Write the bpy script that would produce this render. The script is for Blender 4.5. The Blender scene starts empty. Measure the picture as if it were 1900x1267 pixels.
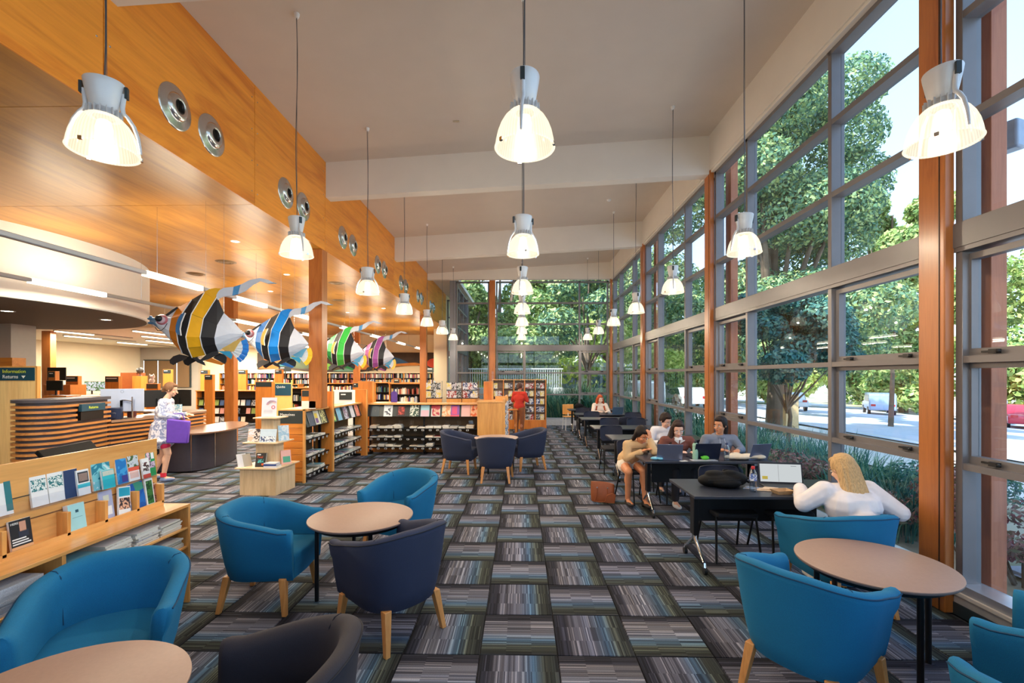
import bpy, bmesh, math, random
import numpy as np
from mathutils import Vector, Matrix, Euler
random.seed(7); np.random.seed(7)
S = bpy.context.scene
C = S.collection
PI = math.pi
R = math.radians

def lin(c):
    return tuple(((v/255)/12.92 if v/255 <= .04045 else (((v/255)+.055)/1.055)**2.4) for v in c)

# ---------------------------------------------------------------- camera, world, sun, exposure
cam = bpy.data.cameras.new('camera'); co = bpy.data.objects.new('camera', cam); C.objects.link(co)
co.location = (0, 0, 1.79); co.rotation_euler = (R(90), 0, R(1.14))
cam.sensor_width = 36; cam.lens = 16.14; cam.shift_y = 64.5/1900; cam.clip_end = 400; cam.clip_start = .05
S.camera = co
w = bpy.data.worlds.new('sky'); S.world = w; w.use_nodes = True
nt = w.node_tree; nt.nodes.clear()
sky = nt.nodes.new('ShaderNodeTexSky'); sky.sky_type = 'NISHITA'; sky.sun_disc = False
sky.sun_elevation = R(48); sky.sun_rotation = R(250); sky.air_density = 1.0; sky.dust_density = 1.2; sky.ozone_density = 1.5
SKY_STRENGTH = .36
mixw = nt.nodes.new('ShaderNodeMix'); mixw.data_type = 'RGBA'; mixw.inputs[0].default_value = .45
nt.links.new(sky.outputs[0], mixw.inputs[6]); mixw.inputs[7].default_value = (2.3, 3.1, 3.9, 1)
bg = nt.nodes.new('ShaderNodeBackground'); bg.inputs[1].default_value = SKY_STRENGTH
wo = nt.nodes.new('ShaderNodeOutputWorld')
nt.links.new(mixw.outputs[2], bg.inputs[0]); nt.links.new(bg.outputs[0], wo.inputs[0])
sl = bpy.data.lights.new('sun', 'SUN'); sl.energy = 6.5; sl.angle = R(1.0); sl.color = (1, .93, .82)
so = bpy.data.objects.new('sun', sl); C.objects.link(so)
so.rotation_euler = Vector((.62, .30, -.72)).to_track_quat('-Z', 'Y').to_euler()
S.view_settings.view_transform = 'Standard'; S.view_settings.look = 'None'
S.view_settings.gamma = 1; S.view_settings.use_curve_mapping = False
S.view_settings.exposure = .9
PENDANT_W = 29; TUBE_W = 40; SHADE_E = .9; TUBE_E = 3.0
S.cycles.max_bounces = 8; S.cycles.diffuse_bounces = 4; S.cycles.transparent_max_bounces = 16
S.cycles.sample_clamp_indirect = 6

# ---------------------------------------------------------------- materials
def newmat(name):
    m = bpy.data.materials.new(name); m.use_nodes = True
    n = m.node_tree; b = n.nodes['Principled BSDF']
    return m, n, b
def noise(n, scale, detail=3, coord='Object', stretch=(1, 1, 1), rough=.5, dist=0, rnd=True):
    tc = n.nodes.new('ShaderNodeTexCoord'); mp = n.nodes.new('ShaderNodeMapping')
    n.links.new(tc.outputs[coord], mp.inputs[0]); mp.inputs['Scale'].default_value = stretch
    if rnd:
        oi = n.nodes.new('ShaderNodeObjectInfo'); mu = n.nodes.new('ShaderNodeMath'); mu.operation = 'MULTIPLY'
        mu.inputs[1].default_value = 37; n.links.new(oi.outputs['Random'], mu.inputs[0]); n.links.new(mu.outputs[0], mp.inputs['Location'])
    no = n.nodes.new('ShaderNodeTexNoise'); no.inputs['Scale'].default_value = scale
    no.inputs['Detail'].default_value = detail; no.inputs['Roughness'].default_value = rough; no.inputs['Distortion'].default_value = dist
    n.links.new(mp.outputs[0], no.inputs['Vector'])
    return no
def ramp(n, src, stops, const=False):
    r = n.nodes.new('ShaderNodeValToRGB'); e = r.color_ramp.elements
    if const: r.color_ramp.interpolation = 'CONSTANT'
    while len(e) < len(stops): e.new(.5)
    for k, (p, c) in enumerate(stops): e[k].position = p; e[k].color = (*c, 1)
    n.links.new(src, r.inputs[0]); return r
def bump(n, b, src, s=.2, d=.01):
    bp = n.nodes.new('ShaderNodeBump'); bp.inputs['Strength'].default_value = s; bp.inputs['Distance'].default_value = d
    n.links.new(src, bp.inputs['Height']); n.links.new(bp.outputs[0], b.inputs['Normal'])
_mc = {}
def plain(rgb, rough=.5, metal=0, var=.08, scale=14, name=None, coat=0, spec=None):
    key = ('p', rgb, rough, metal, var, scale, coat)
    if key in _mc: return _mc[key]
    m, n, b = newmat(name or 'surface'); c = lin(rgb)
    if var:
        no = noise(n, scale)
        r = ramp(n, no.outputs[0], [(.25, tuple(max(0, v*(1-var)) for v in c)), (.75, tuple(min(1, v*(1+var)) for v in c))])
        n.links.new(r.outputs[0], b.inputs['Base Color'])
    else: b.inputs['Base Color'].default_value = (*c, 1)
    b.inputs['Roughness'].default_value = rough; b.inputs['Metallic'].default_value = metal
    if coat: b.inputs['Coat Weight'].default_value = coat
    if spec is not None: b.inputs['Specular IOR Level'].default_value = spec
    _mc[key] = m; return m
def wood(rgb, dark, axis='y', scale=3, rough=.35, name='timber', coat=.3, fig=1.0):
    key = ('w', rgb, dark, axis, scale, rough, fig)
    if key in _mc: return _mc[key]
    m, n, b = newmat(name)
    st = {'x': (.12, 1, 1), 'y': (1, .12, 1), 'z': (1, 1, .12)}[axis]
    a = noise(n, scale*2.2, 6, stretch=st, rough=.65, dist=.6*fig)
    c, d = lin(rgb), lin(dark)
    r = ramp(n, a.outputs[0], [(.3, d), (.5, c), (.75, tuple(min(1, v*1.12) for v in c))])
    f = noise(n, scale*22, 3, stretch=tuple(.06 if s < 1 else 1 for s in st))
    mx = n.nodes.new('ShaderNodeMix'); mx.data_type = 'RGBA'; mx.blend_type = 'MULTIPLY'; mx.inputs[0].default_value = .28
    r2 = ramp(n, f.outputs[0], [(.3, (.62, .55, .5)), (.6, (1, 1, 1))])
    n.links.new(r.outputs[0], mx.inputs[6]); n.links.new(r2.outputs[0], mx.inputs[7])
    n.links.new(mx.outputs[2], b.inputs['Base Color'])
    b.inputs['Roughness'].default_value = rough; b.inputs['Coat Weight'].default_value = coat; b.inputs['Coat Roughness'].default_value = .25
    _mc[key] = m; return m
def fabric(rgb, name='woven_fabric'):
    key = ('f', rgb)
    if key in _mc: return _mc[key]
    m, n, b = newmat(name); c = lin(rgb)
    no = noise(n, 420, 2); big = noise(n, 5, 2)
    r = ramp(n, no.outputs[0], [(.3, tuple(v*.82 for v in c)), (.7, tuple(min(1, v*1.15) for v in c))])
    r2 = ramp(n, big.outputs[0], [(.3, (.93, .93, .93)), (.7, (1, 1, 1))])
    mx = n.nodes.new('ShaderNodeMix'); mx.data_type = 'RGBA'; mx.blend_type = 'MULTIPLY'; mx.inputs[0].default_value = 1
    n.links.new(r.outputs[0], mx.inputs[6]); n.links.new(r2.outputs[0], mx.inputs[7]); n.links.new(mx.outputs[2], b.inputs['Base Color'])
    b.inputs['Roughness'].default_value = .85; b.inputs['Sheen Weight'].default_value = .25
    b.inputs['Sheen Tint'].default_value = (*c, 1)
    bump(n, b, no.outputs[0], .25, .002); _mc[key] = m; return m
def emit(rgb, s, name='light'):
    m, n, b = newmat(name); n.nodes.remove(b); e = n.nodes.new('ShaderNodeEmission')
    e.inputs[0].default_value = (*lin(rgb), 1); e.inputs[1].default_value = s
    n.links.new(e.outputs[0], n.nodes['Material Output'].inputs[0]); return m
def art(cols, scale=9, rough=.35, kind='noise', seed=0):
    """printed cover: blocks of ink colour"""
    m, n, b = newmat('printed_cover')
    if kind == 'vor':
        tc = n.nodes.new('ShaderNodeTexCoord'); v = n.nodes.new('ShaderNodeTexVoronoi'); v.inputs['Scale'].default_value = scale
        oi = n.nodes.new('ShaderNodeObjectInfo'); va = n.nodes.new('ShaderNodeVectorMath'); n.links.new(tc.outputs['Object'], va.inputs[0])
        mu = n.nodes.new('ShaderNodeMath'); mu.operation = 'MULTIPLY'; mu.inputs[1].default_value = 50; n.links.new(oi.outputs['Random'], mu.inputs[0])
        n.links.new(mu.outputs[0], va.inputs[1]); n.links.new(va.outputs[0], v.inputs['Vector'])
        sep = n.nodes.new('ShaderNodeSeparateColor'); n.links.new(v.outputs['Color'], sep.inputs[0]); src = sep.outputs[0]
    else:
        no = noise(n, scale, 2, dist=1.2); no.inputs['Detail'].default_value = 2; src = no.outputs[0]
    k = len(cols)
    if kind == 'vor': st = [(i/k, lin(c)) for i, c in enumerate(cols)]
    else: st = [((.30+.4*i/max(1, k-1)) if i else 0, lin(c)) for i, c in enumerate(cols)]
    r = ramp(n, src, st, const=True)
    n.links.new(r.outputs[0], b.inputs['Base Color']); b.inputs['Roughness'].default_value = rough
    return m

M = {}
M['bulk'] = wood((240, 154, 50), (212, 118, 28), 'y', 1.6, .42, 'ply_bulkhead', .15, 1.6)
M['soffit'] = wood((202, 140, 50), (164, 106, 30), 'y', 1.1, .36, 'ply_soffit', .2)
M['post'] = wood((184, 110, 50), (156, 84, 34), 'z', 3, .35, 'stained_post')
M['outpost'] = wood((190, 116, 84), (166, 94, 68), 'z', 3, .6, 'weathered_post', 0)
M['pine'] = wood((236, 176, 104), (216, 146, 74), 'y', 2.5, .35, 'light_timber')
M['pinez'] = wood((232, 168, 92), (208, 138, 66), 'z', 2.5, .4, 'light_timber')
M['orange'] = wood((216, 132, 52), (190, 104, 34), 'z', 2.5, .4, 'orange_timber')
M['orangex'] = wood((214, 134, 52), (190, 104, 34), 'x', 2.5, .4, 'orange_timber')
M['beech'] = wood((226, 198, 158), (206, 174, 132), 'z', 4, .45, 'pale_beech')
M['beechx'] = wood((236, 206, 166), (214, 180, 138), 'x', 4, .45, 'pale_beech')
M['leg'] = wood((214, 150, 84), (190, 122, 58), 'z', 6, .45, 'chair_leg_timber')
M['slat'] = wood((196, 132, 70), (160, 96, 44), 'y', 4, .35, 'desk_slat_timber')
M['plaster'] = plain((214, 202, 190), .85, var=.02, scale=3, name='painted_plaster')
M['plaster2'] = plain((226, 220, 212), .85, var=.02, scale=3, name='beam_paint')
M['cream'] = plain((238, 222, 190), .85, var=.02, scale=3, name='cream_paint')
M['white'] = plain((236, 236, 236), .7, var=.01, scale=3, name='white_paint')
M['greywall'] = plain((176, 166, 154), .85, var=.02, scale=3, name='grey_paint')
M['alu'] = plain((122, 118, 120), .42, .25, .04, 6, name='anodised_frame')
M['steel'] = plain((206, 206, 208), .22, 1, .04, 20, name='brushed_steel')
M['chrome'] = plain((220, 222, 226), .12, 1, 0, name='chrome')
M['black'] = plain((20, 21, 24), .45, var=.15, name='black_plastic')
M['blackm'] = plain((26, 27, 30), .35, .3, .1, name='black_metal')
M['darktop'] = plain((52, 56, 68), .30, var=.05, scale=30, name='dark_laminate')
M['lamgrey'] = plain((168, 138, 122), .45, var=.04, scale=60, name='table_laminate')
M['lamedge'] = plain((120, 104, 100), .45, var=.03, name='table_edge')
M['deskdark'] = plain((74, 70, 78), .4, var=.08, name='desk_panel')
M['sign'] = plain((30, 72, 92), .35, var=.03, name='sign_blue')
M['signdark'] = plain((44, 56, 60), .35, var=.03, name='sign_dark')
M['paper'] = plain((238, 236, 230), .7, var=.05, scale=60, name='paper')
M['pages'] = plain((226, 220, 206), .8, var=.1, scale=200, name='page_edges')
M['news'] = plain((196, 198, 206), .8, var=.22, scale=240, name='newsprint')
M['teal'] = fabric((4, 112, 158)); M['navy'] = fabric((42, 50, 76)); M['darkch'] = fabric((44, 42, 52))
M['tealp'] = plain((6, 62, 96), .8, var=0); M['navyp'] = plain((20, 24, 38), .8, var=0)
M['lens'] = plain((250, 246, 232), .3, var=0)

def glassmat(tint=(.90, .96, 1.0), name='window_glass'):
    m, n, b = newmat(name); n.nodes.remove(b)
    t = n.nodes.new('ShaderNodeBsdfTransparent'); t.inputs[0].default_value = (*tint, 1)
    g = n.nodes.new('ShaderNodeBsdfGlossy'); g.inputs['Roughness'].default_value = .01
    lw = n.nodes.new('ShaderNodeLayerWeight'); pw = n.nodes.new('ShaderNodeMath'); pw.operation = 'POWER'; pw.inputs[1].default_value = 5
    n.links.new(lw.outputs['Facing'], pw.inputs[0]); lw.inputs[0].default_value = .5
    f = n.nodes.new('ShaderNodeMapRange'); f.inputs[3].default_value = .04; f.inputs[4].default_value = .7; n.links.new(pw.outputs[0], f.inputs[0])
    mx = n.nodes.new('ShaderNodeMixShader'); n.links.new(f.outputs[0], mx.inputs[0]); n.links.new(t.outputs[0], mx.inputs[1]); n.links.new(g.outputs[0], mx.inputs[2])
    n.links.new(mx.outputs[0], n.nodes['Material Output'].inputs[0]); return m
M['glass'] = glassmat(); M['acrylic'] = glassmat((.97, .98, 1), 'clear_acrylic')
def shademat():
    m, n, b = newmat('prismatic_glass_shade'); n.nodes.remove(b)
    tc = n.nodes.new('ShaderNodeTexCoord'); sp = n.nodes.new('ShaderNodeSeparateXYZ'); n.links.new(tc.outputs['Object'], sp.inputs[0])
    at = n.nodes.new('ShaderNodeMath'); at.operation = 'ARCTAN2'; n.links.new(sp.outputs[0], at.inputs[0]); n.links.new(sp.outputs[1], at.inputs[1])
    mu = n.nodes.new('ShaderNodeMath'); mu.operation = 'MULTIPLY'; mu.inputs[1].default_value = 60; n.links.new(at.outputs[0], mu.inputs[0])
    si = n.nodes.new('ShaderNodeMath'); si.operation = 'SINE'; n.links.new(mu.outputs[0], si.inputs[0])
    mr = n.nodes.new('ShaderNodeMapRange'); mr.inputs[1].default_value = -1; mr.inputs[3].default_value = .82; mr.inputs[4].default_value = 1.1; n.links.new(si.outputs[0], mr.inputs[0])
    m2 = n.nodes.new('ShaderNodeMath'); m2.operation = 'MULTIPLY'; m2.inputs[1].default_value = SHADE_E; n.links.new(mr.outputs[0], m2.inputs[0])
    e = n.nodes.new('ShaderNodeEmission'); e.inputs[0].default_value = (1, .86, .62, 1); n.links.new(m2.outputs[0], e.inputs[1])
    t = n.nodes.new('ShaderNodeBsdfTransparent'); g = n.nodes.new('ShaderNodeBsdfGlossy'); g.inputs['Roughness'].default_value = .15
    a = n.nodes.new('ShaderNodeMixShader'); a.inputs[0].default_value = .58; n.links.new(t.outputs[0], a.inputs[1]); n.links.new(e.outputs[0], a.inputs[2])
    c = n.nodes.new('ShaderNodeMixShader'); c.inputs[0].default_value = .08; n.links.new(a.outputs[0], c.inputs[1]); n.links.new(g.outputs[0], c.inputs[2])
    n.links.new(c.outputs[0], n.nodes['Material Output'].inputs[0]); return m
M['shade'] = shademat(); M['bulb'] = emit((255, 236, 200), 2.5, 'lamp'); M['tube'] = emit((255, 240, 208), TUBE_E, 'tube')

def carpetmat():
    m, n, b = newmat('striped_carpet')
    tc = n.nodes.new('ShaderNodeTexCoord'); sp = n.nodes.new('ShaderNodeSeparateXYZ'); n.links.new(tc.outputs['Object'], sp.inputs[0])
    oi = n.nodes.new('ShaderNodeObjectInfo')
    # tile-local x runs 0..0.5 across the stripes
    grad = n.nodes.new('ShaderNodeMath'); grad.operation = 'MULTIPLY'; grad.inputs[1].default_value = 2; n.links.new(sp.outputs[0], grad.inputs[0])
    base = ramp(n, grad.outputs[0], [(0, lin((36, 36, 44))), (.16, lin((58, 58, 72))), (.20, lin((112, 110, 120))), (.5, lin((126, 128, 144))), (.68, lin((84, 114, 142))), (.8, lin((82, 88, 82))), (.93, lin((52, 56, 52))), (1, lin((48, 50, 56)))])
    def stripe(freq, yf, seed):
        cx = n.nodes.new('ShaderNodeCombineXYZ'); mx = n.nodes.new('ShaderNodeMath'); mx.operation = 'MULTIPLY'; mx.inputs[1].default_value = freq
        n.links.new(sp.outputs[0], mx.inputs[0]); fl = n.nodes.new('ShaderNodeMath'); fl.operation = 'FLOOR'; n.links.new(mx.outputs[0], fl.inputs[0])
        my = n.nodes.new('ShaderNodeMath'); my.operation = 'MULTIPLY'; my.inputs[1].default_value = yf; n.links.new(sp.outputs[1], my.inputs[0])
        fy = n.nodes.new('ShaderNodeMath'); fy.operation = 'FLOOR'; n.links.new(my.outputs[0], fy.inputs[0])
        n.links.new(fl.outputs[0], cx.inputs[0]); n.links.new(fy.outputs[0], cx.inputs[1])
        mr = n.nodes.new('ShaderNodeMath'); mr.operation = 'MULTIPLY'; mr.inputs[1].default_value = 91.7+seed; n.links.new(oi.outputs['Random'], mr.inputs[0]); n.links.new(mr.outputs[0], cx.inputs[2])
        wn = n.nodes.new('ShaderNodeTexWhiteNoise'); wn.noise_dimensions = '3D'; n.links.new(cx.outputs[0], wn.inputs['Vector']); return wn.outputs['Value']
    s1 = stripe(130, 6, 0); s2 = stripe(44, 2, 5)
    r1 = ramp(n, s1, [(0, (.30, .30, .33)), (.22, (.66, .66, .68)), (.6, (.92, .92, .92)), (.86, (1.0, 1.0, 1.0))], True)
    r1.color_ramp.elements[3].color = (1.9, 1.85, 1.7, 1)
    r2 = ramp(n, s2, [(0, (.7, .68, .66)), (.5, (1, 1, 1)), (1, (1.15, 1.2, 1.25))])
    def mul(a, c, f=1):
        x = n.nodes.new('ShaderNodeMix'); x.data_type = 'RGBA'; x.blend_type = 'MULTIPLY'; x.inputs[0].default_value = f
        n.links.new(a, x.inputs[6]); n.links.new(c, x.inputs[7]); return x.outputs[2]
    col = mul(mul(base.outputs[0], r1.outputs[0], .9), r2.outputs[0])
    fz = n.nodes.new('ShaderNodeTexNoise'); fz.inputs['Scale'].default_value = 260; n.links.new(tc.outputs['Object'], fz.inputs['Vector'])
    r3 = ramp(n, fz.outputs[0], [(.3, (.7, .7, .7)), (.7, (1.15, 1.15, 1.15))]); col = mul(col, r3.outputs[0])
    ov = ramp(n, oi.outputs['Random'], [(0, (.86, .88, .96)), (1, (1.1, 1.08, 1.0))]); col = mul(col, ov.outputs[0])
    n.links.new(col, b.inputs['Base Color']); b.inputs['Roughness'].default_value = .9; b.inputs['Specular IOR Level'].default_value = .25
    bump(n, b, s1, .35, .003); return m
M['carpet'] = carpetmat()

# ---------------------------------------------------------------- mesh helpers
class MB:
    def __init__(s): s.v = []; s.f = []; s.m = []
    def add(s, vs, fs, mi=0):
        k = len(s.v); s.v += [tuple(v) for v in vs]; s.f += [tuple(i+k for i in f) for f in fs]; s.m += [mi]*len(fs); return s
    def box(s, a, b, mi=0):
        x0, y0, z0 = a; x1, y1, z1 = b
        return s.add([(x0, y0, z0), (x1, y0, z0), (x1, y1, z0), (x0, y1, z0), (x0, y0, z1), (x1, y0, z1), (x1, y1, z1), (x0, y1, z1)],
                     [(0, 3, 2, 1), (4, 5, 6, 7), (0, 1, 5, 4), (1, 2, 6, 5), (2, 3, 7, 6), (3, 0, 4, 7)], mi)
    def obox(s, c, d, mat, mi=0):
        t = MB().box((-d[0]/2, -d[1]/2, -d[2]/2), (d[0]/2, d[1]/2, d[2]/2))
        c = Vector(c); return s.add([c+mat @ Vector(v) for v in t.v], t.f, mi)
    def bar(s, p, q, wx, wy, mi=0, up=(0, 0, 1)):
        p = Vector(p); q = Vector(q); z = (q-p); L = z.length; z.normalize()
        x = z.cross(Vector(up)); x = x.normalized() if x.length > 1e-4 else Vector((1, 0, 0)); y = z.cross(x)
        return s.obox((p+q)/2, (wx, wy, L), Matrix((x, y, z)).transposed(), mi)
    def tube(s, pts, r, n=8, mi=0, caps=True, sq=1):
        pts = [Vector(p) for p in pts]; rr = r if isinstance(r, (list, tuple)) else [r]*len(pts); vs = []; fs = []
        prev = None
        for i, p in enumerate(pts):
            t = (pts[min(i+1, len(pts)-1)]-pts[max(i-1, 0)])
            t = t.normalized() if t.length > 1e-7 else Vector((0, 0, 1))
            if prev is None: x = t.cross(Vector((0, 0, 1))); x = x.normalized() if x.length > 1e-3 else Vector((1, 0, 0))
            else: x = (prev-t*prev.dot(t)); x = x.normalized() if x.length > 1e-6 else prev
            prev = x; y = t.cross(x)
            for k in range(n):
                a = 2*PI*k/n; vs.append(p+x*math.cos(a)*rr[i]+y*math.sin(a)*rr[i]*sq)
        for i in range(len(pts)-1):
            for k in range(n):
                fs.append((i*n+k, i*n+(k+1) % n, (i+1)*n+(k+1) % n, (i+1)*n+k))
        if caps: fs.append(tuple(range(n-1, -1, -1))); fs.append(tuple((len(pts)-1)*n+k for k in range(n)))
        return s.add(vs, fs, mi)
    def lathe(s, prof, n=24, c=(0, 0, 0), mi=0, sx=1, sy=1, a0=0, a1=2*PI):
        full = abs(a1-a0-2*PI) < 1e-6; m = n if full else n+1; vs = []; fs = []
        for (r, z) in prof:
            for k in range(m):
                a = a0+(a1-a0)*k/n; vs.append((c[0]+r*sx*math.cos(a), c[1]+r*sy*math.sin(a), c[2]+z))
        for i in range(len(prof)-1):
            for k in range(n): fs.append((i*m+k, i*m+(k+1) % m, (i+1)*m+(k+1) % m, (i+1)*m+k))
        return s.add(vs, fs, mi)
    def ell(s, c, r, n=12, k=8, mi=0, mat=None):
        vs = []; fs = []; c = Vector(c); r = (r, r, r) if not hasattr(r, '__len__') else r
        for i in range(k+1):
            ph = PI*i/k
            for j in range(n):
                a = 2*PI*j/n; v = Vector((r[0]*math.sin(ph)*math.cos(a), r[1]*math.sin(ph)*math.sin(a), r[2]*math.cos(ph)))
                vs.append(c+(mat @ v if mat else v))
        for i in range(k):
            for j in range(n): fs.append((i*n+j, (i+1)*n+j, (i+1)*n+(j+1) % n, i*n+(j+1) % n))
        return s.add(vs, fs, mi)
    def cap(s, p, q, r0, r1=None, n=10):
        r1 = r0 if r1 is None else r1; s.tube([p, q], [r0, r1], n); s.ell(p, r0*1.01, n, 6); s.ell(q, r1*1.01, n, 6); return s
    def prism(s, poly, z0, z1, mi=0, fn=None):
        k = len(poly); fn = fn or (lambda x, y, z: (x, y, z))
        vs = [fn(x, y, z0) for x, y in poly]+[fn(x, y, z1) for x, y in poly]
        fs = [tuple(range(k-1, -1, -1)), tuple(range(k, 2*k))]+[(i, (i+1) % k, k+(i+1) % k, k+i) for i in range(k)]
        return s.add(vs, fs, mi)
    def sweep(s, path, sec, mi=0, closed=False, z0=0):
        """path: (x,y) points; sec: closed section (offset to the right of travel, z)"""
        n = len(path); k = len(sec); vs = []; fs = []
        for i in range(n):
            a = Vector(path[(i-1) % n] if closed else path[max(i-1, 0)]); b = Vector(path[(i+1) % n] if closed else path[min(i+1, n-1)])
            t = (b-a).normalized(); nx, ny = t.y, -t.x
            for (o, z) in sec: vs.append((path[i][0]+nx*o, path[i][1]+ny*o, z0+z))
        for i in range(n if closed else n-1):
            for j in range(k):
                i2 = (i+1) % n; fs.append((i*k+j, i2*k+j, i2*k+(j+1) % k, i*k+(j+1) % k))
        if not closed: fs.append(tuple(range(k-1, -1, -1))); fs.append(tuple((n-1)*k+j for j in range(k)))
        return s.add(vs, fs, mi)
    def mesh(s, name, mats, smooth=False):
        me = bpy.data.meshes.new(name); me.from_pydata(s.v, [], s.f)
        mats = mats if isinstance(mats, (list, tuple)) else [mats]
        for m in mats: me.materials.append(M[m] if isinstance(m, str) else m)
        if len(mats) > 1: me.polygons.foreach_set('material_index', s.m)
        bm = bmesh.new(); bm.from_mesh(me); (bmesh.ops.remove_doubles(bm, verts=bm.verts, dist=1e-6) if smooth else None); bmesh.ops.recalc_face_normals(bm, faces=bm.faces); bm.to_mesh(me); bm.free()
        if smooth:
            me.polygons.foreach_set('use_smooth', [True]*len(me.polygons))
            try: me.set_sharp_from_angle(angle=R(smooth if smooth is not True else 45))
            except Exception: pass
        me.update(); return me
    def build(s, name, mats, parent=None, smooth=False, loc=None, rot=None, bevel=0, seg=2):
        me = s.mesh(name, mats, smooth); o = bpy.data.objects.new(name, me); C.objects.link(o)
        if parent: o.parent = parent
        if loc: o.location = loc
        if rot: o.rotation_euler = rot
        if bevel:
            md = o.modifiers.new('bevel', 'BEVEL'); md.width = bevel; md.segments = seg; md.limit_method = 'ANGLE'; md.angle_limit = R(40)
            me.polygons.foreach_set('use_smooth', [True]*len(me.polygons)); me.set_sharp_from_angle(angle=R(35))
            if bevel > .004: pass
        return o
def tag(o, label=None, cat=None, group=None, kind=None):
    if label: o['label'] = label
    if cat: o['category'] = cat
    if group: o['group'] = group
    if kind: o['kind'] = kind
    return o
def empty(name, loc=(0, 0, 0), rz=0, label=None, cat=None, group=None, kind=None):
    o = bpy.data.objects.new(name, None); C.objects.link(o); o.location = loc; o.rotation_euler = (0, 0, rz); o.empty_display_size = .1
    return tag(o, label, cat, group, kind)
KIDS = None
def kids(o): return [c for c in C.objects if c.parent == o]
def link_copy(me_obj, name, loc, rot=(0, 0, 0), parent=None, scale=None):
    o = me_obj.copy(); C.objects.link(o); o.location = loc; o.rotation_euler = rot
    if parent is not None: o.parent = parent
    if scale: o.scale = scale
    return o
class Proto:
    """a thing with recorded parts; copy() duplicates thing and parts with obj.copy()"""
    def __init__(s, root): s.root = root; s.parts = []; s.used = False
    def add(s, o, parent=None): s.parts.append((o, parent)); return o
    def place(s, loc, rz, label, group=None, rot=None):
        if not s.used: s.used = True; r = s.root
        else:
            r = s.root.copy(); C.objects.link(r); mp = {s.root: r}
            for o, p in s.parts:
                c = o.copy(); C.objects.link(c); c.parent = mp[o.parent]; mp[o] = c
        r.location = loc; r.rotation_euler = rot or (0, 0, rz); r['label'] = label
        if group: r['group'] = group
        return r
def text(s, size, loc, rot, mat, parent, name='lettering', align='LEFT', ext=.0008):
    cu = bpy.data.curves.new(name, 'FONT'); cu.body = s; cu.size = size; cu.extrude = ext; cu.align_x = align; cu.resolution_u = 2
    t = bpy.data.objects.new('tmp', cu); C.objects.link(t); bpy.context.view_layer.update()
    me = bpy.data.meshes.new_from_object(t.evaluated_get(bpy.context.evaluated_depsgraph_get())); bpy.data.objects.remove(t)
    me.name = name; me.materials.clear(); me.materials.append(mat)
    o = bpy.data.objects.new(name, me); C.objects.link(o); o.location = loc; o.rotation_euler = rot; o.parent = parent
    return o
FACE_NY = (R(90), 0, 0)          # text readable from -Y
FACE_PX = (R(90), 0, R(90))      # text readable from +X
inkw = plain((240, 242, 240), .5, var=0); inky = plain((206, 222, 60), .5, var=0)
# ---------------------------------------------------------------- the room
XB, XR = -3.38, 3.2                      # bulkhead plane, fascia plane
BAYS = [-4.99, -.67, 3.65, 7.97, 12.29, 16.61]
ZS = 3.96
def ceilz(x): return 5.49+.06*(x-XB)
ROOM_Y0, ROOM_Y1 = -5.2, 16.85
# floor: concrete slab with a carpet tile for every square; the nearest 300 seen are single parts
fl = MB().box((-20, ROOM_Y0, -.25), (3.42, 24.2, -.012)).build('floor', plain((60, 60, 64), .9, name='screed')); tag(fl, kind='structure')
def tilemesh(rot):
    b = .004; t = MB(); s = .4985
    t.add([(b, b, 0), (s-b, b, 0), (s-b, s-b, 0), (b, s-b, 0), (0, 0, -.012), (s, 0, -.012), (s, s, -.012), (0, s, -.012)],
          [(0, 1, 2, 3), (0, 4, 5, 1), (1, 5, 6, 2), (2, 6, 7, 3), (3, 7, 4, 0)])
    return t
tm = tilemesh(0).mesh('carpet_tile', 'carpet')
cand = []
for i in range(-42, 7):
    for j in range(-16, 43):
        x = .235+.5*i; y = 2.95+.5*j
        if x+.5 > 3.42 or y > 23.6: continue
        cand.append((i, j, x, y))
def seen(x, y):
    d = y+.3
    if d < 1.0: return None
    px = 967+852*(x+.25)/d; py = 698+852*1.79/d
    if px < -60 or px > 1960 or py > 1400: return None
    if x < -3.9 and (y < 6.0 and x < -5.2): return None
    return d
vis = sorted([(seen(x, y)+(6 if x < -4.2 else 0)+max(0, x-2.2)*1.5, i, j, x, y) for i, j, x, y in cand if seen(x, y)])
single = set((i, j) for _, i, j, _, _ in vis[:300])
import collections
rest = {0: MB(), 1: MB()}
for i, j, x, y in cand:
    horiz = (i+j) % 2 == 1
    if (i, j) in single:
        o = bpy.data.objects.new('carpet_tile', tm); C.objects.link(o); o.parent = fl
        if horiz: o.location = (x, y+.5, 0); o.rotation_euler = (0, 0, R(-90))
        else: o.location = (x, y, 0)
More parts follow.
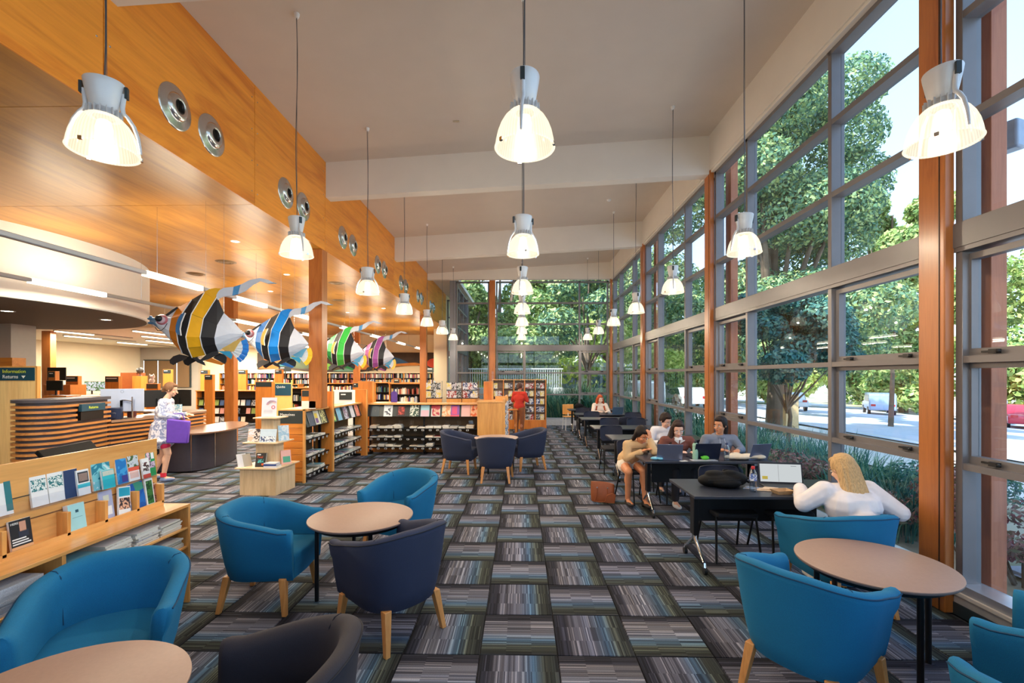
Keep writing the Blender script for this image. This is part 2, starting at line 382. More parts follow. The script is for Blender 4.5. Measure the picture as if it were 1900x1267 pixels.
# the other tiles, one part each orientation; every tile keeps its own 0..0.5 pattern through its position modulo the grid
def tilerest(lst, horiz):
    mb = MB(); b = .004; s = .4985
    for (x, y) in lst:
        if horiz: P = lambda u, v: (y0 - 0, 0)
        c = [(b, b, 0), (s-b, b, 0), (s-b, s-b, 0), (b, s-b, 0), (0, 0, -.012), (s, 0, -.012), (s, s, -.012), (0, s, -.012)]
        mb.add([(x+p[0], y+p[1], p[2]) for p in c], [(0, 1, 2, 3), (0, 4, 5, 1), (1, 5, 6, 2), (2, 6, 7, 3), (3, 7, 4, 0)])
    return mb
def carpet_rest_mat(horiz):
    m = M['carpet'].copy(); n = m.node_tree
    tc = [k for k in n.nodes if k.type == 'TEX_COORD'][0]; sp = [k for k in n.nodes if k.type == 'SEPXYZ'][0]
    s2 = n.nodes.new('ShaderNodeSeparateXYZ'); n.links.new(tc.outputs['Object'], s2.inputs[0])
    def mod(src, off, flip):
        a = n.nodes.new('ShaderNodeMath'); a.operation = 'ADD'; a.inputs[1].default_value = off+50; n.links.new(src, a.inputs[0])
        f = n.nodes.new('ShaderNodeMath'); f.operation = 'MODULO'; f.inputs[1].default_value = .5; n.links.new(a.outputs[0], f.inputs[0])
        if not flip: return f.outputs[0]
        g = n.nodes.new('ShaderNodeMath'); g.operation = 'SUBTRACT'; g.inputs[0].default_value = .5; n.links.new(f.outputs[0], g.inputs[1]); return g.outputs[0]
    mx = mod(s2.outputs[0], -.235, False); my = mod(s2.outputs[1], -2.95+3, horiz)
    cx = n.nodes.new('ShaderNodeCombineXYZ')
    n.links.new(my if horiz else mx, cx.inputs[0]); n.links.new(mx if horiz else my, cx.inputs[1]); n.links.new(cx.outputs[0], sp.inputs[0])
    return m
for hz in (False, True):
    lst = [(x, y) for i, j, x, y in cand if (i, j) not in single and ((i+j) % 2 == 1) == hz]
    o = tilerest(lst, False).build('carpet_tile', carpet_rest_mat(hz), fl); o['kind'] = 'stuff'

# high plaster ceiling, sloping up to the glazing, and its beams
c = MB(); th = .12
for (y0, y1) in [(ROOM_Y0, 17.2)]:
    c.add([(XB-.1, y0, ceilz(XB-.1)), (XR+.3, y0, ceilz(XR+.3)), (XR+.3, y1, ceilz(XR+.3)), (XB-.1, y1, ceilz(XB-.1)),
           (XB-.1, y0, 6.3), (XR+.3, y0, 6.3), (XR+.3, y1, 6.3), (XB-.1, y1, 6.3)], [(0, 3, 2, 1), (4, 5, 6, 7), (0, 1, 5, 4), (1, 2, 6, 5), (2, 3, 7, 6), (3, 0, 4, 7)])
c.box((XB-.1, 17.2, 5.45), (-2.4, 24, 5.6)); tag(c.build('ceiling', 'plaster'), kind='structure')
for k, y in enumerate([-.74, 3.58, 7.88, 12.2, 16.5]):
    x0, x1 = XB, XR; zb0 = 4.886; zb1 = 5.23
    if y > 16: zb0 = zb1 = 5.28; x0 = -3.38
    b = MB().add([(x0, y, zb0), (x1, y, zb1), (x1, y+.2, zb1), (x0, y+.2, zb0), (x0, y, ceilz(x0)+.01), (x1, y, ceilz(x1)+.01), (x1, y+.2, ceilz(x1)+.01), (x0, y+.2, ceilz(x0)+.01)],
                 [(0, 3, 2, 1), (4, 5, 6, 7), (0, 1, 5, 4), (1, 2, 6, 5), (2, 3, 7, 6), (3, 0, 4, 7)])
    tag(b.build('beam', 'plaster2'), kind='structure')
# fascia above the glazing
f = MB().box((XR, ROOM_Y0, 5.29), (XR+.14, 17.0, 6.2)); f.box((XR+.02, ROOM_Y0, 5.25), (XR+.22, 17.0, 5.29))
tag(f.build('wall_right', 'plaster2', bevel=.004), kind='structure')
# upstand / sill below the glazing
sk = MB().box((3.27, ROOM_Y0, 0), (3.5, 17.0, .16)); sk.box((3.24, ROOM_Y0, .16), (3.30, 17, .185))
tag(sk.build('baseboard_right', plain((206, 198, 188), .6, name='sill_paint')), kind='structure')
MB().box((3.262, ROOM_Y0, 0), (3.27, 16.9, .09)).build('vinyl_skirting', 'signdark', bpy.data.objects['baseboard_right'])

# bulkhead: ply panels on a backing
bk = tag(MB().box((XB-.14, ROOM_Y0, ZS+.02), (XB-.012, 20.6, 5.6)).build('wall_left', plain((60, 34, 14), .8, name='backing')), kind='structure')
ys = [ROOM_Y0, -2.83, -.67, 1.49, 3.65, 5.76, 7.85, 9.98, 12.1, 14.2, 16.3, 18.4, 20.6]
for a, b2 in zip(ys[:-1], ys[1:]):
    MB().box((XB-.012, a+.004, ZS-.004), (XB, b2-.004, 5.54)).build('panel', 'bulk', bk)
scr = []
sm = MB().lathe([(0, .003), (.007, .003), (.009, 0)], 8).mesh('screw', 'steel')
for a, b2 in zip(ys[3:9], ys[4:10]):
    for yy in (a+.06, b2-.06):
        for zz in (4.12, 4.5, 4.9, 5.3):
            o = bpy.data.objects.new('screw', sm); C.objects.link(o); o.location = (XB, yy, zz); o.rotation_euler = (0, R(90), 0); o.parent = bk
# soffit panels over the library
sf = tag(MB().box((-20, ROOM_Y0, ZS+.016), (XB-.145, 24.2, ZS+.2)).build('ceiling', plain((60, 34, 14), .8, name='backing')), kind='structure')
sj = [ROOM_Y0, -2.6, -.5, 1.6, 3.62, 5.74, 7.8, 9.9, 12.0, 14.1, 16.2, 18.3, 20.4, 24.0]
xj = [XB-.010, -10.7, -20]
for a, b2 in zip(sj[:-1], sj[1:]):
    for xa, xb in zip(xj[1:], xj[:-1]):
        if xa < -10.7+.01 and a > 13.9 and xa < -10.8: continue
        MB().box((xa+.004, a+.004, ZS), (xb-.004, b2-.004, ZS+.016)).build('panel', 'soffit', sf)
# lower cream ceiling at the back left with its fascia
lc = MB().box((-20, 14.1, 3.3), (-10.7, 24, 3.4)); lc.box((-20, 14.02, 3.3), (-10.62, 14.1, ZS)); lc.box((-10.7, 14.1, 3.3), (-10.62, 24, ZS))
tag(lc.build('ceiling', 'cream'), kind='structure')
# outer walls
tag(MB().box((-20, 24, 0), (XB-.1, 24.2, ZS)).build('wall_back', 'cream'), kind='structure')
tag(MB().box((-20.2, ROOM_Y0, 0), (-20, 24.2, ZS+.2)).build('wall_far_left', 'cream'), kind='structure')
tag(MB().box((-20, ROOM_Y0-.15, 0), (XB, ROOM_Y0, ZS+.2)).build('wall_front', 'cream'), kind='structure')
# roof slabs to keep the sun off
tag(MB().box((-21, ROOM_Y0-.5, 6.3), (4.4, 17.2, 6.5)).box((-21, 17.2, 6.3), (-2.3, 21.3, 6.5)).build('roof', plain((150, 150, 150), .8, name='roofing')), kind='structure')
tag(MB().box((-21, 21.3, 5.6), (-3.0, 25, 5.8)).build('roof', plain((150, 150, 150), .8, name='roofing')), kind='structure')
tag(MB().box((XB-.14, 20.6, ZS-.3), (XB, 24.2, 5.7)).build('wall_left_rear', 'cream'), kind='structure')
tag(MB().box((-4.0, 20.95, 0), (XB-.02, 24.0, ZS)).build('wall_return', 'cream'), kind='structure')
# grey recess with blinds in the back wall
rc = MB().box((-20, 23.55, 0), (-19.9, 24, 3.3)); 
g = MB().box((-19.98, 23.7, 0), (-16.9, 23.98, 3.29))
o = g.build('wall_recess', 'greywall'); tag(o, kind='structure')
blind_m = plain((120, 92, 62), .8, var=.04, name='blind_fabric')
wb = empty('window_7', (0, 23.68, 0), kind='structure')
MB().box((-19.75, -.05, 1.2), (-17.25, 0, 2.66)).build('frame', 'signdark', wb)
for k, (xa, xb) in enumerate([(-19.68, -19.0), (-18.93, -18.0), (-17.93, -17.3)]):
    MB().box((xa, -.09, 1.22), (xb, -.07, 2.6)).build('blind', blind_m, wb)
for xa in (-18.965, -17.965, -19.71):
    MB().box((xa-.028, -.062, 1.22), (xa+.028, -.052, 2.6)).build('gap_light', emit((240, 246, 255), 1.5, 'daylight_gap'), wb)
# cylindrical drum ceiling over the desk
dr = MB(); CX, CY, RR = -10.4, 7.35, 3.37
dr.lathe([(0, 2.9), (RR-.02, 2.9), (RR, 2.92), (RR, ZS)], 96, (CX, CY, 0), 0)
d = dr.build('ceiling_drum', [plain((246, 244, 240), .8, var=.01)], smooth=40); tag(d, kind='structure')
MB().lathe([(0, 2.893), (RR-.05, 2.893), (RR-.05, 2.9)], 96, (CX, CY, 0)).build('soffit_disc', plain((112, 98, 84), .7, var=.03, name='taupe_paint'), d, smooth=40)
dl_m = emit((255, 240, 205), 9, 'downlight')
def downlight(x, y, z, parent, r=.09):
    MB().lathe([(r*.8, -.001), (r, -.006), (r*1.15, -.004), (r*1.18, 0)], 20, (x, y, z)).build('trim_ring', 'white', parent, smooth=40)
    MB().lathe([(0, -.002), (r*.8, -.002), (r*.8, 0)], 20, (x, y, z)).build('lens', dl_m, parent)
for k, (x, y) in enumerate([(-9.4, 6.8), (-8.1, 8.8), (-8.7, 7.6)]):
    t = empty('downlight', (x, y, 2.892), label=['round downlight lit in the drum soffit over the returns desk', 'lit round downlight at the drum edge nearest the striped fish', 'middle round downlight of the drum soffit'][k], cat='light', group='downlights in the drum')
    downlight(0, 0, 0, t)
# grey pier at the far left behind the information board
pr = MB().box((-12.6, 9.4, 0), (-10.68, 9.9, 2.9)).build('wall_pier', plain((206, 196, 186), .85, var=.02)); tag(pr, kind='structure')

# timber columns
def column(x0, y0, x1, y1, z1, mat, nm='column', z0=0):
    o = MB().box((x0, y0, z0), (x1, y1, z1)).build(nm, mat, bevel=.008); tag(o, kind='structure'); return o
for k, y in enumerate(BAYS):
    c0 = column(3.2, y-.115, 3.275, y+.115, 5.29, 'post')
    MB().box((3.196, y-.075, 0), (3.202, y-.069, 5.29)).build('shadow_groove', 'black', c0)
    if k < 5: tag(MB().box((3.56, y-.10, -.4), (3.68, y+.10, 6.3)).build('column', 'outpost', bevel=.004), kind='structure')
column(-3.62, 7.75, XB-.01, 7.97, ZS, 'post', z0=1.242); column(-3.62, 16.32, XB-.01, 16.54, ZS, 'post')
column(-8.12, 12.4, -7.86, 12.6, ZS, 'post'); column(-16.0, 15.0, -15.7, 15.2, 3.3, 'post')
column(-7.3, 19.8, -7.05, 20, ZS, 'post')
column(-1.16, 16.68, -.94, 16.86, 5.28, 'post')

# glazing -------------------------------------------------------------
TR_U = [3.71, 4.48]; TR_L = [1.12, 1.915]; BAND = (2.72, 2.94)
wn = [0]
def glazing(origin, ang, mull, z0, z1, sash_cols, tr_u, tr_l, band, low_extra=(), end=(True, True), upper_mull=None):
    """a bay of aluminium glazing along local +x, room on local -y side; mull = positions of bay ends and mullions"""
    wn[0] += 1
    g = empty('window_%d' % wn[0], origin, ang, kind='structure'); D0, D1 = 0, .14; hw = .028
    def mullion(x, za, zb): MB().box((x-hw, D0, za), (x+hw, D1, zb)).build('mullion', 'alu', g, bevel=.003, seg=1)
    lows = sorted(mull+list(low_extra)); ups = upper_mull or mull
    for x in lows: mullion(min(max(x, mull[0]+hw), mull[-1]-hw), z0, band[0])
    for x in ups: mullion(min(max(x, mull[0]+hw), mull[-1]-hw), band[1], z1)
    L0, L1 = mull[0], mull[-1]
    for z in tr_u: MB().box((L0, D0+.004, z-.028), (L1, D1, z+.028)).build('transom', 'alu', g)
    for z in tr_l: MB().box((L0, D0+.004, z-.025), (L1, D1, z+.025)).build('transom', 'alu', g)
    MB().box((L0, D0-.01, band[0]), (L1, D1, band[1])).box((L0, D0-.018, band[0]+.035), (L1, D0-.01, band[1]-.012)).build('band_beam', 'alu', g)
    MB().box((L0, D0, z1-.05), (L1, D1, z1)).build('head', 'alu', g)
    MB().box((L0, D0-.02, z0), (L1, D1+.02, z0+.06)).build('sill', plain((176, 178, 186), .35, .5, .03, name='sill_aluminium'), g)
    def pane(xa, xb, za, zb, y=.10): MB().box((xa, y, za), (xb, y+.006, zb)).build('pane', 'glass', g)
    for xa, xb in zip(ups[:-1], ups[1:]):
        zz = [band[1]]+tr_u+[z1-.05]
        for za, zb in zip(zz[:-1], zz[1:]): pane(xa+hw, xb-hw, za+.02, zb-.02)
    zl = [z0+.06]+tr_l+[band[0]]
    for k, (xa, xb) in enumerate(zip(lows[:-1], lows[1:])):
        for q, (za, zb) in enumerate(zip(zl[:-1], zl[1:])):
            if k in sash_cols and q > 0:
                a, b_, c_, d_ = xa+hw, xb-hw, za+.025, zb-.02; t = .045
                MB().box((a, .05, c_), (a+t, .12, d_)).box((b_-t, .05, c_), (b_, .12, d_)).box((a+t, .05, c_), (b_-t, .12, c_+t+.01)).box((a+t, .05, d_-t), (b_-t, .12, d_)).build('sash', 'alu', g)
                pane(a+t, b_-t, c_+t, d_-t)
                for hx in (a+.22, b_-.22):
                    MB().box((hx-.09, .035, c_+.02), (hx+.02, .05, c_+.034)).box((hx-.02, .015, c_+.012), (hx+.035, .05, c_+.042)).ell((hx+.045, .02, c_+.027), (.016, .014, .014), 8, 5).build('window_handle', 'black', g)
            else: pane(xa+hw, xb-hw, za+.02, zb-.02)
    return g
for k in range(5):
    a, b2 = BAYS[k]+.115, BAYS[k+1]-.115; m1 = BAYS[k]+1.30; m2 = BAYS[k]+3.10
    # local x runs towards -Y so that the room is on local -y side: rotate by +90 => x->+Y, y->-X ; use -90 with reversed order
    L = b2-a
    glazing((3.28, b2, 0), R(-90), [0, b2-m2, b2-m1, L], .185, 5.25, (0, 2), TR_U, TR_L, BAND)
# rotation -90: local x -> -Y, local y -> +X  (outside)
# far glazing facing the camera: local x -> +X, local y -> +Y
fx = [-2.40, -1.17]; fx2 = [-.93, .14, 2.14, 3.2]
glazing((0, 16.86, 0), 0, fx, .2, 5.28, (), [3.71, 4.48], TR_L, BAND)
glazing((0, 16.86, 0), 0, fx2, .2, 5.28, (0, 2), [3.71, 4.48], TR_L, BAND, upper_mull=[-.93, 2.14, 3.2])
tag(MB().box((-2.62, 16.8, 0), (-2.4, 17.0, 5.3)).build('column', plain((128, 130, 138), .4, .4, .03), bevel=.004), kind='structure')
glazing((-2.46, 17.0, 0), R(90), [0, 1.3, 2.6, 3.9], .05, 5.28, (), [3.71, 4.48], TR_L, BAND)
glazing((XB, 20.9, 0), 0, [0, .96], .05, 5.28, (), [3.71, 4.48], TR_L, BAND)
tag(MB().box((-.9, 16.78, 0), (3.25, 16.98, .2)).build('baseboard_back', plain((196, 198, 204), .5)), kind='structure')
# wall behind the camera with a tall window that lights the front of the room
tag(MB().box((XB, ROOM_Y0-.14, 0), (3.4, ROOM_Y0, .5)).box((XB, ROOM_Y0-.14, 5.25), (3.4, ROOM_Y0, 6.3)).build('wall_front', 'plaster2'), kind='structure')
glazing((3.3, ROOM_Y0, 0), R(180), [0, 2.2, 4.4, 6.6], .5, 5.25, (), [3.71, 4.48], TR_L, BAND)
# ---------------------------------------------------------------- ceiling fittings
# air nozzles on the bulkhead
def nozzle():
    r = empty('air_nozzle', cat='vent'); p = Proto(r)
    p.add(MB().lathe([(.13, .028), (.145, .02), (.20, .012), (.212, .006), (.214, 0)], 40).build('flange', 'steel', r, smooth=60))
    p.add(MB().lathe([(.05, -.03), (.06, .052), (.075, .062), (.10, .058), (.128, .034), (.132, .01)], 40).build('cone', 'steel', r, smooth=60))
    p.add(MB().lathe([(0, .03), (.05, .03), (.062, .055), (.056, .058)], 24).build('throat', 'black', r, smooth=60))
    p.add(MB().box((-.05, -.003, .04), (.05, .003, .046)).box((-.05, -.025, .038), (.05, -.02, .044)).box((-.05, .02, .038), (.05, .025, .044)).build('blade', 'blackm', r))
    return p
nz = nozzle(); k = 0; N = ['nearest', 'second', 'third', 'fourth', 'fifth', 'sixth', 'seventh', 'eighth', 'ninth', 'tenth', 'eleventh', 'twelfth']
for j in range(7):
    for q in (0, 1):
        y = (4.42, 4.95)[q]+2.11*j
        if y > 19: continue
        nz.place((XB, y, 4.42), 0, '%s round brushed steel air nozzle pair on the timber bulkhead, %s of the two' % (N[j].capitalize() if j else 'Nearest', ('nearer', 'farther')[q]), 'air nozzles along the bulkhead', rot=(0, R(90), 0))

# pendant lamps
def pendant():
    r = empty('pendant_lamp', cat='lamp'); p = Proto(r)     # origin at shade rim, z up
    shade = p.add(MB().lathe([(.158, 0), (.163, .004), (.162, .02), (.157, .06), (.148, .11), (.133, .16), (.112, .205), (.088, .238), (.074, .25)], 48).build('glass_shade', 'shade', r, smooth=50))
    rim = p.add(MB().lathe([(.150, .004), (.163, -.004), (.167, .003), (.160, .01)], 48).build('shade_rim', 'shade', r, smooth=50))
    for a in (0.3, 2.4, 4.5):
        p.add(MB().box((.158, -.01, -.012), (.17, .01, .012)).build('rim_clip', 'chrome', r, rot=(0, 0, a)))
    ca = plain((206, 206, 208), .4, .2, 0, name='cast_alu'); hp = plain((224, 226, 230), .38, .1, .02, 20, name='housing_paint')
    p.add(MB().lathe([(0, .296), (.060, .296), (.062, .27), (.070, .262), (.078, .248), (.05, .244)], 32).build('lamp_holder', ca, r, smooth=40))
    fins = MB()
    for q in range(18):
        a = q*2*PI/18; fins.obox((.074*math.cos(a), .074*math.sin(a), .275), (.016, .004, .05), Matrix.Rotation(a, 3, 'Z'))
    p.add(fins.build('cooling_fins', ca, r))
    p.add(MB().lathe([(.062, .298), (.070, .31), (.084, .38), (.098, .46), (.102, .492), (.100, .498), (.03, .512), (0, .514)], 36, sx=1, sy=.86).build('housing', hp, r, smooth=50))
    for s in (-1, 1):
        pts = [(s*.094, .43), (s*.088, .38), (s*.084, .33), (s*.088, .295), (s*.108, .27), (s*.138, .21), (s*.158, .13), (s*.168, .05), (s*.170, .02)]
        p.add(MB().tube([(x, 0, z) for x, z in pts], [.012, .012, .012, .012, .011, .010, .009, .007, .006], 8).build('bracket_arm', hp, r, smooth=60))
        p.add(MB().box((s*.104-.007, -.012, .40), (s*.104+.007, .012, .48)).build('latch', 'signdark', r))
    p.add(MB().lathe([(0, .24), (.03, .22), (.04, .17), (.036, .11), (0, .095)], 16).build('bulb', 'bulb', r, smooth=60))
    for o, _ in p.parts:
        for v in o.data.vertices: v.co.z *= .79
        if 'housing' in o.name:
            for v in o.data.vertices: v.co.x *= .93; v.co.y *= .93
    return p
pend = pendant()
rows = [(-2.33, 'row beside the timber bulkhead'), (.02, 'central row'), (2.27, 'row beside the window wall')]
ordn = ['nearest', 'second', 'third', 'fourth', 'fifth', 'sixth', 'seventh']
for x, rn in rows:
    for i in range(-1, 7):
        y = 2.52+2.2*i; z = 3.04
        if i < 0: lab = 'Glass bell pendant of the %s, just behind the camera' % rn
        else: lab = 'glass bell pendant lamp, %s from the camera in the %s' % (ordn[i], rn)
        if i < 0 : continue
        o = pend.place((x, y, z), [.35, -.75, .2, .6, -.4, .1, .9][i]+(0 if x < 0 else 1.1), lab, 'bell pendants of the '+rn)
        zt = ceilz(x)-z
        if i in (2, 4) or 1:
            zc = zt
            for bi in (3.58, 7.88, 12.2, 16.5):
                if bi-.02 < y < bi+.22: zc = (4.886+(x-XB)/6.58*.344)-z
        cord = MB(); pts = []
        for q in range(12):
            t = q/11; pts.append((math.sin(t*9+i)*.006, math.cos(t*7+i)*.006, .402+(zc-.402)*t))
        cord.tube(pts, .004, 6); cord.tube([(.012, 0, .402), (.008, 0, zc)], .0018, 5)
        cord.build('cord', plain((96, 98, 104), .4, .5, 0, name='cable'), o)
        MB().lathe([(0, -.05), (.02, -.045), (.028, -.02), (.03, 0)], 20, (0, 0, zc)).build('ceiling_rose', 'white', o, smooth=50)
        L = bpy.data.lights.new('pendant_light', 'POINT'); L.energy = PENDANT_W; L.color = (1, .84, .62); L.shadow_soft_size = .02
        lo = bpy.data.objects.new('pendant_light', L); C.objects.link(lo); lo.parent = o; lo.location = (0, 0, .05)
# linear lights under the library soffit
def batten(x, y0, y1, z, lit, label, cover=True):
    r = empty('linear_light', (x, y0, z), label=label, cat='light', group='linear lights over the library')
    L = y1-y0
    MB().box((-.035, 0, 0), (.035, L, .05)).build('housing', plain((196, 200, 206), .4, .3, 0), r, bevel=.008)
    for a, b in lit:
        MB().box((-.038, a-y0, -.014), (.038, b-y0, .053)).build('diffuser', 'tube', r)
        al = bpy.data.lights.new('tube_light', 'AREA'); al.shape = 'RECTANGLE'; al.size = .06; al.size_y = b-a; al.energy = TUBE_W*(b-a)/1.2; al.color = (1, .87, .66)
        lo = bpy.data.objects.new('tube_light', al); C.objects.link(lo); lo.parent = r; lo.location = (0, (a+b)/2-y0, -.02)
        lu = bpy.data.objects.new('tube_light', al.copy()); C.objects.link(lu); lu.parent = r; lu.location = (0, (a+b)/2-y0, .062); lu.rotation_euler = (R(180), 0, 0); lu.data.energy = al.energy*.2
    yy = y0+.4
    while yy < y1 and z+.05 < ZS:
        MB().tube([(0, yy-y0, .05), (0, yy-y0, (ZS if z > 3 else 3.3)-z)], .0025, 5).build('hanger_wire', 'steel', r); yy += 2.2
    return r
batten(-4.67, 1.0, 22.6, 3.05, [(5.6, 6.6), (7.4, 8.3), (9.0, 10.1), (11.8, 12.7), (14.2, 15.3), (17.2, 18.3), (20.2, 21.3)], 'long aluminium linear light running past the fish tails')
batten(-6.56, 3.0, 22.6, 3.05, [(6.0, 7.1), (10.4, 11.6), (13.6, 14.8), (17, 18.2), (20, 21.2)], 'long linear light passing in front of the white drum')
batten(-9.3, 11.4, 22.6, 3.05, [(12.4, 13.6), (15.6, 16.8), (19, 20.2)], 'linear light behind the white drum')
batten(-7.6, -4.0, 3.9, 3.05, [(-3.2, -1.6), (-.4, 1.2), (2.2, 3.7)], 'added unseen linear light on the left, brightening the information board and brochure area')  # extra lamp out of view, added to brighten the information board and desk front
for k, (x, y, l) in enumerate([(-15.2, 14.7, 1.3), (-12.6, 14.7, 1.3), (-16.6, 16.4, 1.4), (-13.9, 16.6, 1.4), (-11.6, 16.8, 1.4), (-15.4, 18.6, 1.5), (-13.0, 19.0, 1.5), (-14.6, 21.3, 1.5), (-12.2, 21.6, 1.5), (-17.5, 19.6, 1.5)]):
    r = empty('ceiling_light', (x, y, 3.3), label='slim tube light on the low cream ceiling at the back of the library', cat='light', group='tube lights on the cream ceiling')
    MB().box((-.07, -.03, -.03), (.07, l+1.6, 0)).build('rail', plain((170, 160, 144), .6, var=0), r)
    MB().box((-.05, 0, -.06), (.05, l, -.03)).build('diffuser', 'tube', r)
    al = bpy.data.lights.new('tube_light', 'AREA'); al.shape = 'RECTANGLE'; al.size = .06; al.size_y = l; al.energy = TUBE_W*2.4; al.color = (1, .9, .72)
    lo = bpy.data.objects.new('tube_light', al); C.objects.link(lo); lo.parent = r; lo.location = (0, l/2, -.065)
# small ceiling items
def round_item(name, x, y, z, r, h, label, cat, mat='white'):
    o = MB().lathe([(0, -h), (r*.6, -h), (r*.9, -h*.6), (r, 0)], 24).build(name, mat, smooth=50, loc=(x, y, z)); return tag(o, label, cat)
round_item('smoke_detector', 1.68, 4.3, ceilz(1.68), .05, .035, 'white smoke detector on the high ceiling before the first beam', 'smoke detector')
for k, (px, y) in enumerate([(-.98, 6.9), (-.86, 6.9)]):
    tag(MB().box((-.05, -.02, -.006), (.05, .02, 0)).build('ceiling_plate', plain((200, 186, 160), .6), loc=(px-.25*k, y, ceilz(px)-.002), bevel=.002), ['small cream blank plate on the ceiling, the left one of the two', 'small cream blank plate on the ceiling, the right one of the two'][1-k], 'ceiling plate')
round_item('smoke_detector', 2.0, 10.5, ceilz(2.0), .05, .035, 'white smoke detector on the ceiling beyond the first beam', 'smoke detector')
for k, (x, y) in enumerate([(-5.6, 8.6), (-4.3, 10.6), (-6.9, 9.6), (-5.2, 13.0)]):
    o = MB().lathe([(0, -.012), (.05, -.014), (.07, -.004), (.09, -.016), (.11, -.005), (.13, -.016), (.15, -.004), (.18, 0)], 32).build('ceiling_diffuser', plain((150, 120, 84), .5, .2, 0), smooth=60, loc=(x, y, ZS))
    tag(o, ['round slotted air diffuser in the timber soffit above the yellow fish tail', 'round air diffuser in the soffit over the blue fish', 'round air diffuser in the soffit beside the drum', 'round air diffuser in the soffit near the purple fish'][k], 'vent')
for k, (x, y) in enumerate([(-4.6, 7.3), (-5.0, 9.7), (-4.2, 9.2), (-6.4, 11.6), (-4.4, 14.6), (-5.9, 15.5)]):
    t = empty('downlight', (x, y, ZS), label='small round downlight in the timber soffit', cat='light', group='downlights in the timber soffit'); downlight(0, 0, 0, t, .06)
    L = bpy.data.lights.new('downlight_beam', 'SPOT'); L.energy = 30; L.spot_size = R(110); L.color = (1, .85, .62); lo = bpy.data.objects.new('downlight_beam', L); C.objects.link(lo); lo.parent = t; lo.location = (0, 0, -.03)

